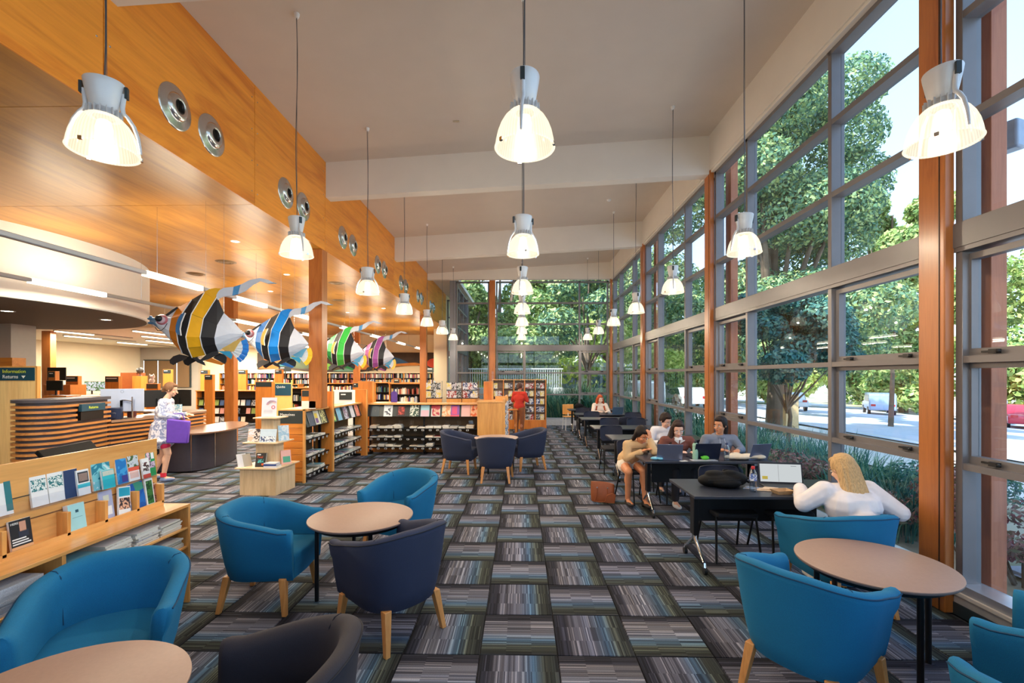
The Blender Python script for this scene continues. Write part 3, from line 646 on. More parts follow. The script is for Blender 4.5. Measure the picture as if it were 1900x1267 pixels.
# ---------------------------------------------------------------- hanging fish
def fish(loc, sc, main, shade2, finc, finc2, tailc, label, cname):
    r = empty('hanging_fish', loc, R(17), label, 'fish sculpture', 'paper fish hanging in a row'); r.scale = (sc, sc, sc)
    W = plain((216, 222, 236), .55, var=.03, name='fish_white'); K = plain((28, 27, 32), .5, var=.1, name='fish_black')
    mainm = plain(main, .5, var=.04, name='fish_colour'); sh = plain(shade2, .5, var=.04, name='fish_colour')
    U = .000996
    def q(u, v): return ((u-590)*U, (690-v)*U)
    bd = [[(150, 628), (120, 640), (100, 655), (115, 672), (150, 690)], [(262, 578), (200, 620), (180, 680), (200, 730), (225, 780)],
          [(390, 484), (352, 620), (340, 775), (340, 860), (344, 920)], [(540, 378), (455, 600), (430, 790), (432, 920), (440, 1040)], [(680, 276), (576, 570), (535, 850), (538, 980), (545, 1095)],
          [(815, 330), (700, 620), (680, 850), (685, 960), (690, 1055)], [(890, 530), (842, 690), (822, 850), (822, 930), (826, 1005)], [(1000, 640), (985, 715), (975, 790), (975, 850), (985, 905)], [(1100, 770), (1104, 780), (1106, 792), (1098, 806), (1088, 818)]]
    TH = [.02, .06, .11, .145, .165, .155, .125, .07, .015]; lev = [.04, .72, 1, .7, .04]
    def pt(i, j, s): x, z = q(*bd[i][j]); return (x, s*TH[i]*lev[j], z)
    def seg(i, mat, name, parent=r):
        m = MB()
        for s in (-1, 1):
            vs = [pt(i, j, s) for j in range(5)]+[pt(i+1, j, s) for j in range(5)]
            m.add(vs, [(j, j+1, 6+j, 5+j) for j in range(4)])
        m.add([pt(i, 0, -1), pt(i, 0, 1), pt(i+1, 0, 1), pt(i+1, 0, -1), pt(i, 4, -1), pt(i, 4, 1), pt(i+1, 4, 1), pt(i+1, 4, -1)], [(0, 1, 2, 3), (7, 6, 5, 4)])
        return m.build(name, mat, parent)
    seg(0, plain((96, 132, 168), .5), 'snout'); seg(1, W, 'face'); seg(2, sh, 'stripe'); seg(3, K, 'stripe'); seg(4, mainm, 'stripe'); seg(5, K, 'stripe'); seg(6, W, 'flank'); seg(7, W, 'tail_root')
    def flat(poly, y0, y1, mat, name, sl=0, s=1):
        P = [q(*p) for p in poly]; return MB().prism(P, y0, y1, 0, lambda x, y, z: (x, s*(z+sl*max(0, -y)), y)).build(name, mat, r)
    for i in (3, 4, 5):
        for s in (-1, 1): MB().tube([(x, y*1.01+s*.002, z) for x, y, z in [pt(i, j, s) for j in range(5)]], .0055, 5).build('edging', 'white', r)
    for i in (2, 3, 4, 5):
        for j in (1, 3):
            for s in (-1, 1): MB().tube([tuple(Vector(pt(i, j, s))+Vector((0, s*.001, 0))), tuple(Vector(pt(i+1, j, s))+Vector((0, s*.001, 0)))], .0015, 4).build('fold_line', 'black', r)
    flat([(262, 586), (340, 515), (392, 476), (398, 492), (300, 590)], -.03, .03, K, 'brow')
    e1, e2 = q(115, 640), q(125, 672)
    MB().ell((e1[0], 0, e1[1]+.012), (.045, .026, .018), 10, 6).ell((e2[0]-.005, 0, e2[1]-.006), (.045, .026, .018), 10, 6).ell((q(110, 612)[0], 0, q(110, 612)[1]), (.02, .02, .022), 8, 6).build('lips', plain((74, 120, 160), .5), r, smooth=60)
    for s in (-1, 1):
        x, z = q(250, 640); MB().lathe([(0, .035), (.035, .03), (.055, .015), (.064, -.01)], 24).build('eye_ring', plain((214, 186, 196), .4), r, smooth=60, loc=(x, s*.075, z), rot=(R(90) if s < 0 else R(-90), 0, 0))
        MB().lathe([(.045, .026), (.058, .016), (.062, .004), (.050, .014)], 24).build('eye_rim', plain((196, 110, 120), .4), r, smooth=60, loc=(x+.004, s*.076, z-.004), rot=(R(90) if s < 0 else R(-90), 0, 0))
        x, z = q(232, 632); MB().lathe([(0, .058), (.022, .054), (.036, .040), (.040, .02)], 24).build('eye', 'black', r, smooth=60, loc=(x, s*.078, z), rot=(R(90) if s < 0 else R(-90), 0, 0))
        pts = [(176, 735, .055), (205, 775, .06), (250, 775, .085), (300, 735, .115), (326, 690, .125)]
        MB().tube([(q(a, b)[0], s*c, q(a, b)[1]) for a, b, c in pts], .004, 5).build('mouth_line', K, r)
        f = [(540, 568), (490, 580), (452, 640), (432, 720), (430, 790), (450, 822), (490, 838), (480, 760), (495, 680), (520, 620)]
        MB().prism([q(*p) for p in f], .165, .172, 0, lambda x, y, z: (x, s*(z+max(0, x+.14)*.35), y)).build('side_fin', plain(finc, .5, var=.1), r)
        MB().tube([(q(a, b)[0]+.004, s*(.176+max(0, q(a, b)[0]+.14)*.35), q(a, b)[1]) for a, b in [(540, 568), (518, 622), (494, 682), (480, 760), (490, 838)]], .007, 5).build('fin_edge', 'white', r)
        flat([(560, 1080), (470, 1060), (410, 1085), (378, 1130), (388, 1170), (425, 1190), (470, 1155), (545, 1115)], .035, .045, K, 'belly_fin', .35, s)
    flat([(540, 1088), (600, 1150), (685, 1190), (672, 1148), (640, 1118), (600, 1092)], -.012, .012, K, 'belly_keel')
    flat([(680, 276), (735, 240), (800, 222), (858, 226), (826, 270), (800, 330), (812, 372), (770, 350)], -.018, .018, mainm, 'dorsal_root')
    up = [(808, 300), (838, 250), (890, 214), (1000, 196), (1080, 162), (1180, 100), (1300, 68), (1400, 88), (1455, 118), (1488, 122)]
    dn = [(812, 392), (838, 348), (890, 322), (985, 305), (1050, 285), (1130, 242), (1215, 160), (1300, 106), (1385, 132), (1488, 126)]
    def strm(i0, i1, mat): flat(up[i0:i1+1]+dn[i0:i1+1][::-1], -.012, .012, mat, 'streamer')
    strm(0, 3, W); strm(3, 4, plain((84, 160, 222), .5, var=.3, scale=8)); strm(4, 8, W); strm(8, 9, plain((110, 170, 214), .5))
    flat([(826, 1005), (760, 1020), (700, 1055), (600, 1150), (690, 1122), (830, 1052)], -.014, .014, K, 'anal_fin')
    flat([(830, 1030), (880, 1045), (912, 1085), (905, 1140), (890, 1168), (760, 1092)], .03, .045, K, 'anal_fin')
    flat([(680, 1132), (752, 1092), (892, 1166), (860, 1184)], .0, .015, sh, 'anal_fin'); flat([(826, 1008), (960, 1008), (990, 1055), (975, 1108), (905, 1055)], -.02, -.008, plain((40, 150, 196), .5), 'anal_fin')
    flat([(1090, 848), (1010, 880), (868, 976), (900, 1000), (1000, 1012), (1040, 930)], -.008, .008, plain((206, 172, 90) if tailc else (90, 160, 200), .5), 'tail_stem')
    cx, cz = q(930, 960)
    for k in range(10):
        a0, a1 = R(-54+k*8.4), R(-54+(k+1)*8.4)
        for nm, r0, r1, cc in (('tail_fan', .07, .165, (222, 230, 238)), ('tail_tip', .165, .232, finc2)):
            MB().prism([(r0*math.cos(a0), r0*math.sin(a0)), (r1*math.cos(a0), r1*math.sin(a0)), (r1*math.cos(a1), r1*math.sin(a1)), (r0*math.cos(a1), r0*math.sin(a1))], -.003, .003, 0, lambda x, y, z: (cx+x, z+.014*((k % 2)-.5)+.10*x, cz+y)).build(nm, plain(cc, .5, var=.05), r)
    for u, v in ((690, 280), (890, 525)):
        x, z = q(u, v); MB().tube([(x, 0, z), (x, 0, (ZS-loc[2])/sc)], .0016, 5).build('hanging_wire', 'steel', r)
    return r
FZ = 2.42
fish((-4.0, 5.58, FZ), 1.0, (248, 184, 22), (210, 122, 16), (44, 110, 168), (20, 128, 220), True, 'largest and nearest hanging fish with yellow and orange stripes', 'yellow')
fish((-4.0, 7.36, FZ), 1.0, (8, 142, 240), (24, 100, 176), (206, 160, 70), (250, 208, 40), False, 'second hanging fish with bright blue stripes and a yellow tail', 'blue')
fish((-4.0, 10.05, FZ), 1.0, (56, 190, 72), (30, 130, 60), (206, 160, 70), (250, 208, 60), False, 'third hanging fish with green stripes behind the timber column', 'green')
fish((-4.0, 12.45, FZ), 1.0, (176, 92, 178), (150, 70, 130), (206, 160, 70), (244, 210, 90), False, 'farthest hanging fish with purple stripes', 'purple')
# ---------------------------------------------------------------- tub chairs and round tables
def tub(fab, pip, cat='chair'):
    r = empty('tub_chair', cat=cat); p = Proto(r)
    # plan path of the outer rim, facing +x ; from right arm tip round the back to left arm tip
    def rim(t):      # t -1..1
        a = abs(t)
        if a < .62:
            ph = a/.62*PI/2; x = -.30*math.cos(ph)**.85 if math.cos(ph) > 0 else 0; y = .325*math.sin(ph)**.85
            x -= .01
        else: x = -.01+(a-.62)/.38*.29; y = .325-.02*(a-.62)/.38
        return x, (y if t > 0 else -y)
    def ztop(t):
        a = abs(t); return .645+.135*(1-min(1, max(0, (a-.12)/.80))**1.25 if a > .12 else 1)
    N_ = 56; rings = []
    T = [-1+2*i/N_ for i in range(N_+1)]
    for t in T:
        x, y = rim(t); x2, y2 = rim(min(1, t+.01)); x1, y1 = rim(max(-1, t-.01)); tx, ty = x2-x1, y2-y1; l = math.hypot(tx, ty); tx /= l; ty /= l
        nx, ny = -ty, tx      # outward
        zt = ztop(t); thick = .085
        sec = [(-.085, .245), (-.076, .25), (-.050, .36), (-.026, .50), (-.008, zt-.10), (0, zt-.05), (.004, zt-.022), (-.004, zt-.006), (-.022, zt+.002), (-.046, zt), (-.066, zt-.014), (-.078, zt-.04), (-.084, zt-.09), (-.088, .46), (-.10, .40)]
        rings.append([(x+nx*o, y+ny*o, z) for o, z in sec])
    k = len(rings[0]); vs = [v for g in rings for v in g]; fs = []
    for i in range(N_):
        for j in range(k-1): fs.append((i*k+j, i*k+j+1, (i+1)*k+j+1, (i+1)*k+j))
    mb = MB().add(vs, fs)
    for i, sg in ((0, -1), (N_, 1)):          # rounded arm fronts
        g = rings[i]; c = [sum(v[q] for v in g)/k for q in range(3)]
        g2 = [((v[0]-0)+.022, c[1]+(v[1]-c[1])*.72, c[2]+(v[2]-c[2])*.97) for v in g]
        mb.add(list(g)+g2, [(j, j+1, k+j+1, k+j) for j in range(k-1)]+[(k-1, 0, k, 2*k-1), tuple(range(k, 2*k))])
    p.add(mb.build('shell', fab, r, smooth=70))
    # seat block
    plan = []
    for t in [-.93+.0465*2*i/2*1.0 for i in range(41)]:
        x, y = rim(t); plan.append((x*.78+.0, y*.74))
    plan = plan+[(.30, .215), (.315, 0), (.30, -.215)]
    low = [(x*(.93 if x > 0 else .88), y*.90) for x, y in plan]
    m = len(plan); vs = []; 
    lv = [(low, .245), (low, .26), (plan, .38), (plan, .425), ([(x*.96, y*.95) for x, y in plan], .442), ([(x*.7, y*.7) for x, y in plan], .450)]
    for pl, z in lv: vs += [(x, y, z) for x, y in pl]
    fs = [tuple(range(m-1, -1, -1)), tuple((len(lv)-1)*m+q for q in range(m))]
    for a in range(len(lv)-1):
        for q in range(m): fs.append((a*m+q, a*m+(q+1) % m, (a+1)*m+(q+1) % m, (a+1)*m+q))
    p.add(MB().add(vs, fs).build('seat', fab, r, smooth=50))
    p.add(MB().tube([(x*1.012+0, y*1.012, ztop(t)-.018) for t in T for x, y in [rim(t)]], .0042, 6).build('piping', pip, r, smooth=60))
    for t in (-.40, .40):
        x, y = rim(t); l = math.hypot(x, y); ux, uy = x/l, y/l
        pts = [(x-ux*o, y-uy*o, z) for o, z in [(.0, ztop(t)-.02), (.02, ztop(t)+.003), (.05, ztop(t)+.001), (.076, ztop(t)-.03), (.086, .52), (.09, .46)]]
        p.add(MB().tube(pts, .0022, 5).build('seam', pip, r))
    for (x, y, sx, sy) in ((.225, .23, .025, .03), (.225, -.23, .025, -.03), (-.185, .19, -.05, .03), (-.185, -.19, -.05, -.03)):
        s0, s1 = .024, .016
        vs = [(x+a*s0, y+b*s0, .27) for a, b in ((-1, -1), (1, -1), (1, 1), (-1, 1))]+[(x+sx+a*s1, y+sy+b*s1, 0) for a, b in ((-1, -1), (1, -1), (1, 1), (-1, 1))]
        p.add(MB().add(vs, [(0, 1, 2, 3), (7, 6, 5, 4), (0, 4, 5, 1), (1, 5, 6, 2), (2, 6, 7, 3), (3, 7, 4, 0)]).build('leg', 'leg', r, bevel=.004))
    for o, _ in p.parts:
        for v in o.data.vertices: v.co.x *= 1.07; v.co.y *= 1.07
    return p
teal = tub('teal', 'tealp'); navy = tub('navy', 'navyp'); dark = tub('darkch', 'navyp')
teal.place((-2.04, 3.66, 0), R(2), 'teal tub chair left of the round table, facing it side-on', 'teal tub chairs')
teal.place((-1.23, 4.74, 0), R(-112), 'teal tub chair behind the middle round table, facing the camera', 'teal tub chairs')
teal.place((-2.18, 2.38, 0), R(-62), 'large near teal tub chair beside the newspaper shelf', 'teal tub chairs')
teal.place((1.60, 2.60, 0), R(34), 'teal tub chair seen from behind at the window side round table', 'teal tub chairs')
teal.place((2.50, 3.66, 0), R(97), 'teal tub chair with the blonde person sitting in it', 'teal tub chairs')
teal.place((2.56, 2.10, 0), R(120), 'teal tub chair by the window at the picture corner, arm towards us', 'teal tub chairs')
teal.place((2.02, 1.56, 0), R(82), 'bright teal tub chair cut by the bottom corner of the picture', 'teal tub chairs')
navy.place((-.90, 3.24, 0), R(141), 'navy tub chair seen from behind at the middle round table', 'navy tub chairs')
dark.place((-.96, 1.71, 0), R(184), 'charcoal tub chair closest to the camera at the bottom edge')
navy.place((-.43, 7.9, 0), R(90), 'navy tub chair with its back to us at the far round table', 'navy tub chairs')
navy.place((-1.18, 8.62, 0), R(-8), 'navy tub chair left of the far round table before the magazine shelf', 'navy tub chairs')
navy.place((.16, 8.95, 0), R(197), 'navy tub chair right of the far round table', 'navy tub chairs')
def rtable():
    r = empty('round_table', cat='table'); p = Proto(r); rr = .42
    p.add(MB().lathe([(0, .605), (rr-.03, .605), (rr-.004, .612), (rr, .622)], 72).lathe([(rr, .622), (rr-.001, .6285), (rr-.004, .63), (0, .63)], 72, mi=1).build('tabletop', ['lamedge', 'lamgrey'], r, smooth=50))
    p.add(MB().lathe([(rr-.055, .575), (rr-.055, .605), (rr-.07, .605), (rr-.07, .575)], 48).build('apron_ring', 'blackm', r, smooth=40))
    for k in range(4):
        a = PI/4+k*PI/2+.3; x, y = .345*math.cos(a), .345*math.sin(a)
        p.add(MB().tube([(x, y, 0), (x, y, .606)], .0165, 14).build('leg', 'blackm', r, smooth=60))
    return p
rt = rtable()
rt.place((-1.33, 3.80, 0), R(-32), 'round laminate table between the two teal chairs and the navy chair', 'round laminate tables')
rt.place((-1.66, 1.57, 0), R(-40), 'round laminate table cut by the bottom left corner of the picture', 'round laminate tables')
rt.place((2.20, 2.92, 0), R(-62), 'round laminate table beside the window column', 'round laminate tables')
rt.place((-.47, 8.72, 0), R(5), 'round laminate table among the three far navy chairs', 'round laminate tables')

# ---------------------------------------------------------------- black training tables, chairs
def ttable(L=1.6):
    r = empty('training_table', cat='table'); p = Proto(r)    # origin at floor, near-left corner; x right, y away
    p.add(MB().box((0, 0, .705), (L, .70, .73)).build('tabletop', 'darktop', r, bevel=.003))
    p.add(MB().box((.14, .28, .66), (L-.14, .33, .705)).box((.14, .40, .66), (L-.14, .45, .705)).build('rail', 'blackm', r))
    p.add(MB().box((.22, .50, .36), (L-.22, .512, .66)).build('modesty_panel', 'black', r))
    for x in (.13, L-.13):
        p.add(MB().box((x-.025, .30, .28), (x+.025, .40, .70)).build('post', 'blackm', r, bevel=.006))
        p.add(MB().tube([(x, .35, .32), (x, .33, .24), (x, .12, .095)], [.02, .019, .014], 10).build('foot', 'chrome', r, smooth=60))
        p.add(MB().tube([(x, .35, .32), (x, .37, .24), (x, .58, .095)], [.02, .019, .014], 10).build('foot', 'chrome', r, smooth=60))
        for y in (.10, .60):
            c = MB(); c.tube([(x-.014, y, .033), (x+.014, y, .033)], .033, 16); p.add(c.build('castor', 'black', r, smooth=40))
            p.add(MB().tube([(x, y+(.01 if y < .3 else -.01), .1), (x, y, .055)], [.012, .017], 8).build('castor_fork', 'chrome', r, smooth=40))
    return p
tt = ttable(); TD = [(1.53, 4.08), (1.54, 5.73), (1.53, 7.70), (1.49, 9.3), (1.50, 11.3), (1.52, 12.7), (1.50, 14.4)]
tl = ['nearest long dark training table with the backpack on it', 'long dark training table where the three students sit', 'dark training table behind the seated students',
      'empty dark training table beyond the white-shirted student', 'dark training table before the red-haired student', 'dark training table with the red-haired student', 'farthest narrow dark table by the end window']
for (x, y), l in zip(TD, tl): tt.place((x, y, 0), 0, l, 'long dark training tables')
def schair():
    r = empty('meeting_chair', cat='chair'); p = Proto(r)      # faces +x
    p.add(MB().prism([(.22, -.19), (.235, -.12), (.24, .0), (.235, .12), (.22, .19), (.1, .22), (-.19, .20), (-.21, .12), (-.21, -.12), (-.19, -.20), (.1, -.22)], .43, .475).build('seat', plain((24, 25, 32), .7, var=.1, name='black_fabric'), r, bevel=.012))
    vs = []; fs = []; n = 12
    for j, (z, x0, hw) in enumerate([(.56, -.215, .17), (.60, -.222, .205), (.70, -.240, .215), (.80, -.262, .21), (.835, -.27, .19), (.845, -.272, .15)]):
        for i in range(n+1):
            u = -1+2*i/n; vs.append((x0+.05*u*u, hw*u, z))
        for i in range(n+1):
            u = 1-2*i/n; vs.append((x0+.05*u*u-.022, hw*u, z))
    m = 2*(n+1)
    for j in range(5):
        for i in range(m): fs.append((j*m+i, j*m+(i+1) % m, (j+1)*m+(i+1) % m, (j+1)*m+i))
    fs += [tuple(range(m-1, -1, -1)), tuple(5*m+i for i in range(m))]
    p.add(MB().add(vs, fs).build('backrest', plain((38, 42, 60), .7, var=.06, name='slate_fabric', spec=.3), r, smooth=50))
    for s in (-1, 1):
        p.add(MB().tube([(-.16, s*.195, .43), (-.20, s*.2, .5), (-.235, s*.19, .62), (-.25, s*.18, .72)], .010, 8).build('back_upright', 'blackm', r, smooth=60))
        p.add(MB().tube([(.17, s*.19, .43), (.24, s*.215, 0)], .011, 8).build('leg', 'blackm', r, smooth=60))
        p.add(MB().tube([(-.15, s*.19, .43), (-.27, s*.215, 0)], .011, 8).build('leg', 'blackm', r, smooth=60))
    p.add(MB().tube([(-.15, -.19, .425), (.17, -.19, .425), (.17, .19, .425), (-.15, .19, .425), (-.15, -.19, .425)], .010, 8).build('seat_frame', 'blackm', r, smooth=60))
    return p
sc = schair()
for (x, y, rz, l) in [
    (2.08, 4.66, -90, 'black meeting chair tucked under the nearest table behind the backpack'),
    (2.62, 4.66, -90, 'slate-backed meeting chair tucked in behind the clear water bottle'),
    (1.68, 6.66, -70, 'meeting chair under the student in the beige jumper'),
    (2.24, 6.66, -90, 'meeting chair under the student in the brown jumper'),
    (2.80, 6.66, -90, 'meeting chair under the student in the grey hoodie'),
    (2.22, 7.42, -80, 'meeting chair under the white-shirted student'),
    (2.0, 10.26, -90, 'meeting chair, left one behind the fourth table'), (2.6, 10.22, -90, 'meeting chair, right one behind the fourth table'),
    (1.72, 8.6, -90, 'meeting chair tucked in left behind the third table'), 
    (1.9, 12.2, -90, 'meeting chair, left one before the red-haired student'), (2.5, 11.0, 90, 'meeting chair on the near side of the fifth table'),
    (2.30, 13.55, -90, 'meeting chair under the red-haired student'), (1.85, 13.6, -90, 'meeting chair beside the red-haired student'),
    (1.95, 14.15, 90, 'meeting chair with a dark bag at the end window'), (2.75, 9.0, 90, 'meeting chair pulled out by the window before the fourth table'),
    (2.9, 11.9, -100, 'meeting chair against the window behind the fifth table')]:
    sc.place((x, y, 0), R(rz), l, 'slate and black meeting chairs')

# things on the tables -------------------------------------------------
def laptop(x, y, z, rz, body, screen, label, w_=.31, d_=.21, op=108, lit=None):
    r = empty('laptop', (x, y, z), R(rz), label, 'laptop')        # user sits at -y side, screen at +y
    MB().box((-w_/2, -d_/2, 0), (w_/2, d_/2, .014)).build('base', body, r, bevel=.003)
    MB().box((-w_/2+.02, -.02, .0142), (w_/2-.02, d_/2-.03, .0152)).build('keyboard', 'black', r)
    a = R(op-90); dy, dz = math.sin(a), math.cos(a); h = .205
    rot = Matrix.Rotation(-a, 3, 'X')
    l = MB().obox((0, d_/2+dy*h/2, .012+dz*h/2), (w_, .007, h), rot).build('lid', body, r, bevel=.002)
    MB().obox((0, d_/2+dy*h/2-.0042*math.cos(a), .012+dz*h/2+.0042*math.sin(a)), (w_-(.026 if lit else .016), .001, h-(.034 if lit else .018)), rot).build('screen', screen, l)
    if lit:
        off = lambda u, v: (u, d_/2+dy*v-.0052*math.cos(a), .012+dz*v+.0052*math.sin(a))
        MB().obox(off(-.02, h/2), (.002, .0006, h-.04), rot).build('page_divider', plain((120, 124, 130)), l)
        MB().obox(off(-.145, .055), (.05, .0006, .03), rot).build('yellow_note', plain((236, 214, 90), .5, var=0), l)
        MB().obox(off(.12, h-.035), (.05, .0006, .004), rot).build('print_line', plain((120, 124, 130)), l)
    return r, a
scr_on = emit((225, 232, 236), .9, 'screen'); scr_w = emit((226, 232, 234), .42, 'screen')
silver = plain((128, 134, 160), .3, .6, .02, name='aluminium_lid'); dk = plain((34, 40, 62), .35, .3, .03, name='dark_lid')
laptop(1.89, 5.95, .73, 172, silver, scr_on, 'silver aluminium laptop open in front of the beige-jumper student')
laptop(2.36, 6.03, .73, 186, dk, scr_on, 'dark laptop open in front of the student in the brown jumper', .34)
laptop(2.98, 6.0, .73, 200, silver, scr_on, 'grey laptop by the window in front of the hooded student')
lp, _ = laptop(2.52, 4.42, .73, -8, plain((40, 42, 50), .4), scr_w, 'wide laptop with a bright two-page screen before the blonde person', .40, .22, 100, lit=True)
laptop(2.66, 12.95, .73, 190, plain((90, 120, 150), .35, .4), scr_on, 'blue-grey laptop in front of the red-haired student')
def bottle(x, y, z, r_, h, body, cap, label, liquid=None, prof=None):
    r = empty('bottle', (x, y, z), 0, label, 'bottle')
    prof = prof or [(0, 0), (r_*.92, 0), (r_, .006), (r_, h*.28), (r_*.93, h*.32), (r_, h*.36), (r_, h*.66), (r_*.85, h*.76), (r_*.45, h*.87), (r_*.42, h*.90)]
    MB().lathe(prof, 28).build('body', body, r, smooth=50)
    if liquid: MB().lathe([(0, .004), (r_*.9, .004), (r_*.93, h*liquid), (0, h*liquid)], 24).build('water', 'water', r, smooth=50)
    MB().lathe([(r_*.46, h*.89), (r_*.48, h*.90), (r_*.48, h*.985), (r_*.42, h), (0, h)], 20).build('cap', cap, r, smooth=40)
    return r
def plastic():
    m, n, b = newmat('clear_plastic'); n.nodes.remove(b)
    t = n.nodes.new('ShaderNodeBsdfTransparent'); t.inputs[0].default_value = (.93, .96, 1, 1); g = n.nodes.new('ShaderNodeBsdfGlossy'); g.inputs['Roughness'].default_value = .08
    f = n.nodes.new('ShaderNodeLayerWeight'); f.inputs[0].default_value = .45
    mx = n.nodes.new('ShaderNodeMixShader'); n.links.new(f.outputs['Facing'], mx.inputs[0]); n.links.new(t.outputs[0], mx.inputs[1]); n.links.new(g.outputs[0], mx.inputs[2])
    n.links.new(mx.outputs[0], n.nodes['Material Output'].inputs[0]); return m
M['clear'] = plastic(); M['water'] = glassmat((.85, .92, .98), 'water')
b1 = bottle(2.14, 4.28, .73, .032, .23, 'clear', plain((206, 40, 44), .4), 'clear water bottle with a red cap on the nearest table', .4)
MB().lathe([(.0326, .10), (.0326, .155)], 28).build('label_wrap', art([(240, 244, 250), (90, 120, 190), (236, 240, 246)], 40), b1, smooth=60)
b2 = bottle(2.60, 5.86, .73, .034, .22, 'clear', plain((60, 70, 110), .4), 'clear water bottle with a dark cap on the students table', .3)
bottle(2.22, 5.90, .73, .034, .235, plain((150, 190, 168), .5), plain((30, 30, 34), .5), 'pale green drink flask with a black lid on the students table', None,
       [(0, 0), (.032, 0), (.034, .005), (.034, .15), (.031, .158), (.034, .166), (.034, .19), (.026, .205), (.018, .21)])
o = MB().ell((0, 0, .028), (.05, .032, .028), 14, 8).ell((-.035, .012, .034), (.02, .014, .012), 10, 6).box((-.02, -.034, .02), (.03, -.030, .036)).build('pencil_case', plain((96, 206, 60), .5), smooth=60, loc=(2.33, 5.86, .73)); tag(o, 'bright green pencil case beside the pale green flask', 'pencil case')
o = MB().ell((0, 0, .02), (.06, .035, .02), 14, 8).ell((.06, -.02, .018), (.035, .03, .018), 12, 8).build('snack_wrapper', plain((120, 196, 226), .3), smooth=60, loc=(1.70, 5.86, .73)); tag(o, 'pale blue snack wrapper at the table corner beside the silver laptop', 'wrapper')
tag(MB().box((-.045, -.03, 0), (.045, .03, .003)).build('note_card', 'paper', loc=(2.03, 5.78, .73), rot=(0, 0, .3)), 'small white card lying in front of the silver laptop', 'card')
tag(MB().box((-.16, -.05, 0), (.16, .05, .005)).build('notebook', plain((176, 178, 188), .6), loc=(2.30, 5.93-.1, .7301), rot=(0, 0, .02)), 'thin grey notebook in front of the dark laptop', 'notebook')
# cream tote on the table
def lump(name, blobs, mat, label, cat, vox=.012, loc=(0, 0, 0), rz=0, mats=None, tex=None):
    t = MB()
    for c_, r_ in blobs: t.ell(c_, r_, 14, 9)
    o = remeshed(t, name, mat, vox, 2); o.location = loc; o.rotation_euler = (0, 0, rz); return tag(o, label, cat)
def remeshed(t, name, mat, vox, it=3, parent=None, sub=0):
    me = bpy.data.meshes.new('tmp'); me.from_pydata(t.v, [], t.f); o = bpy.data.objects.new('tmp', me); C.objects.link(o)
    md = o.modifiers.new('r', 'REMESH'); md.mode = 'VOXEL'; md.voxel_size = vox; md.use_smooth_shade = True
    if it: s = o.modifiers.new('s', 'SMOOTH'); s.factor = .5; s.iterations = it
    bpy.context.view_layer.update()
    dg = bpy.context.evaluated_depsgraph_get(); m2 = bpy.data.meshes.new_from_object(o.evaluated_get(dg)); bpy.data.objects.remove(o); bpy.data.meshes.remove(me)
    m2.name = name; m2.materials.clear()
    for mm in (mat if isinstance(mat, (list, tuple)) else [mat]): m2.materials.append(M[mm] if isinstance(mm, str) else mm)
    m2.polygons.foreach_set('use_smooth', [True]*len(m2.polygons))
    o = bpy.data.objects.new(name, m2); C.objects.link(o)
    if parent: o.parent = parent
    return o
lump('cloth_bag', [((0, 0, .03), (.16, .09, .035)), ((.14, .02, .035), (.15, .08, .035)), ((-.12, -.02, .03), (.09, .06, .025)), ((.25, 0, .03), (.08, .07, .03)), ((-.03, .05, .05), (.08, .03, .03))], plain((222, 206, 182), .8, var=.08, scale=30), 'cream cloth bag lying crumpled at the window end of the students table', 'bag', .010, (2.78, 5.90, .735))
bp = empty('backpack', (1.93, 4.46, .73), R(-6), 'black backpack lying on its side on the nearest table', 'backpack')
t = MB()
for c_, r_ in [((0, 0, .06), (.20, .12, .065)), ((-.12, 0, .055), (.10, .10, .055)), ((.12, .02, .075), (.12, .11, .07)), ((.02, -.10, .05), (.13, .05, .04)), ((-.05, .02, .12), (.10, .07, .03)), ((.08, .0, .125), (.08, .05, .035))]: t.ell(c_, r_, 16, 10)
bpm = plain((10, 10, 13), .7, var=.2, scale=20, name='nylon', spec=.2); remeshed(t, 'bag_body', bpm, .010, 2, bp)
MB().tube([(.22, -.05, .06), (.29, -.04, .075), (.32, .02, .075), (.29, .07, .07), (.22, .08, .07)], .022, 8, sq=.5).build('strap', bpm, bp, smooth=60)
MB().tube([(-.15, -.10, .08), (0, -.125, .085), (.14, -.10, .095)], .003, 5).build('zip', 'blackm', bp)
MB().tube([(.04, .10, .10), (.06, .14, .13), (.10, .14, .13), (.12, .10, .11)], .009, 8).build('handle', bpm, bp, smooth=60)
cb = MB(); pts = [(.30+.06*math.cos(a)*(1-a/22), .0+.05*math.sin(a), .004+.001*a) for a in [q*.5 for q in range(20)]]
o = cb.tube(pts, .0028, 6).tube([(.36, 0, .005), (.42, -.03, .006), (.46, .03, .006)], .0028, 6).build('charger_cable', plain((230, 222, 214), .5), loc=(1.86, 4.38, .73)); tag(o, 'pale charging cable coiled between the backpack and the bottle', 'cable')
def tray(x, y, rz, label):
    r = empty('food_tray', (x, y, .73), R(rz), label, 'food tray')
    a, b, h = (.085, .055), (.065, .04), .035
    vs = [(s*b[0], q*b[1], 0) for s, q in ((-1, -1), (1, -1), (1, 1), (-1, 1))]+[(s*a[0], q*a[1], h) for s, q in ((-1, -1), (1, -1), (1, 1), (-1, 1))]
    vs += [(v[0]*.95, v[1]*.95, v[2]+.003 if v[2] < .01 else h) for v in vs]
    fs = [(3, 2, 1, 0), (8, 9, 10, 11)]
    for q in range(4): q2 = (q+1) % 4; fs += [(q, q2, 4+q2, 4+q), (8+q2, 8+q, 12+q, 12+q2), (4+q, 4+q2, 12+q2, 12+q)]
    MB().add(vs, fs).build('card_tray', plain((196, 160, 120), .8, name='kraft_card'), r)
    return r
tray(2.36, 4.20, 10, 'brown card food tray, the emptier one left of the laptop'); t2 = tray(2.58, 4.15, -5, 'brown card food tray with crumbs next to the blonde person')
cr = MB(); random.seed(3)
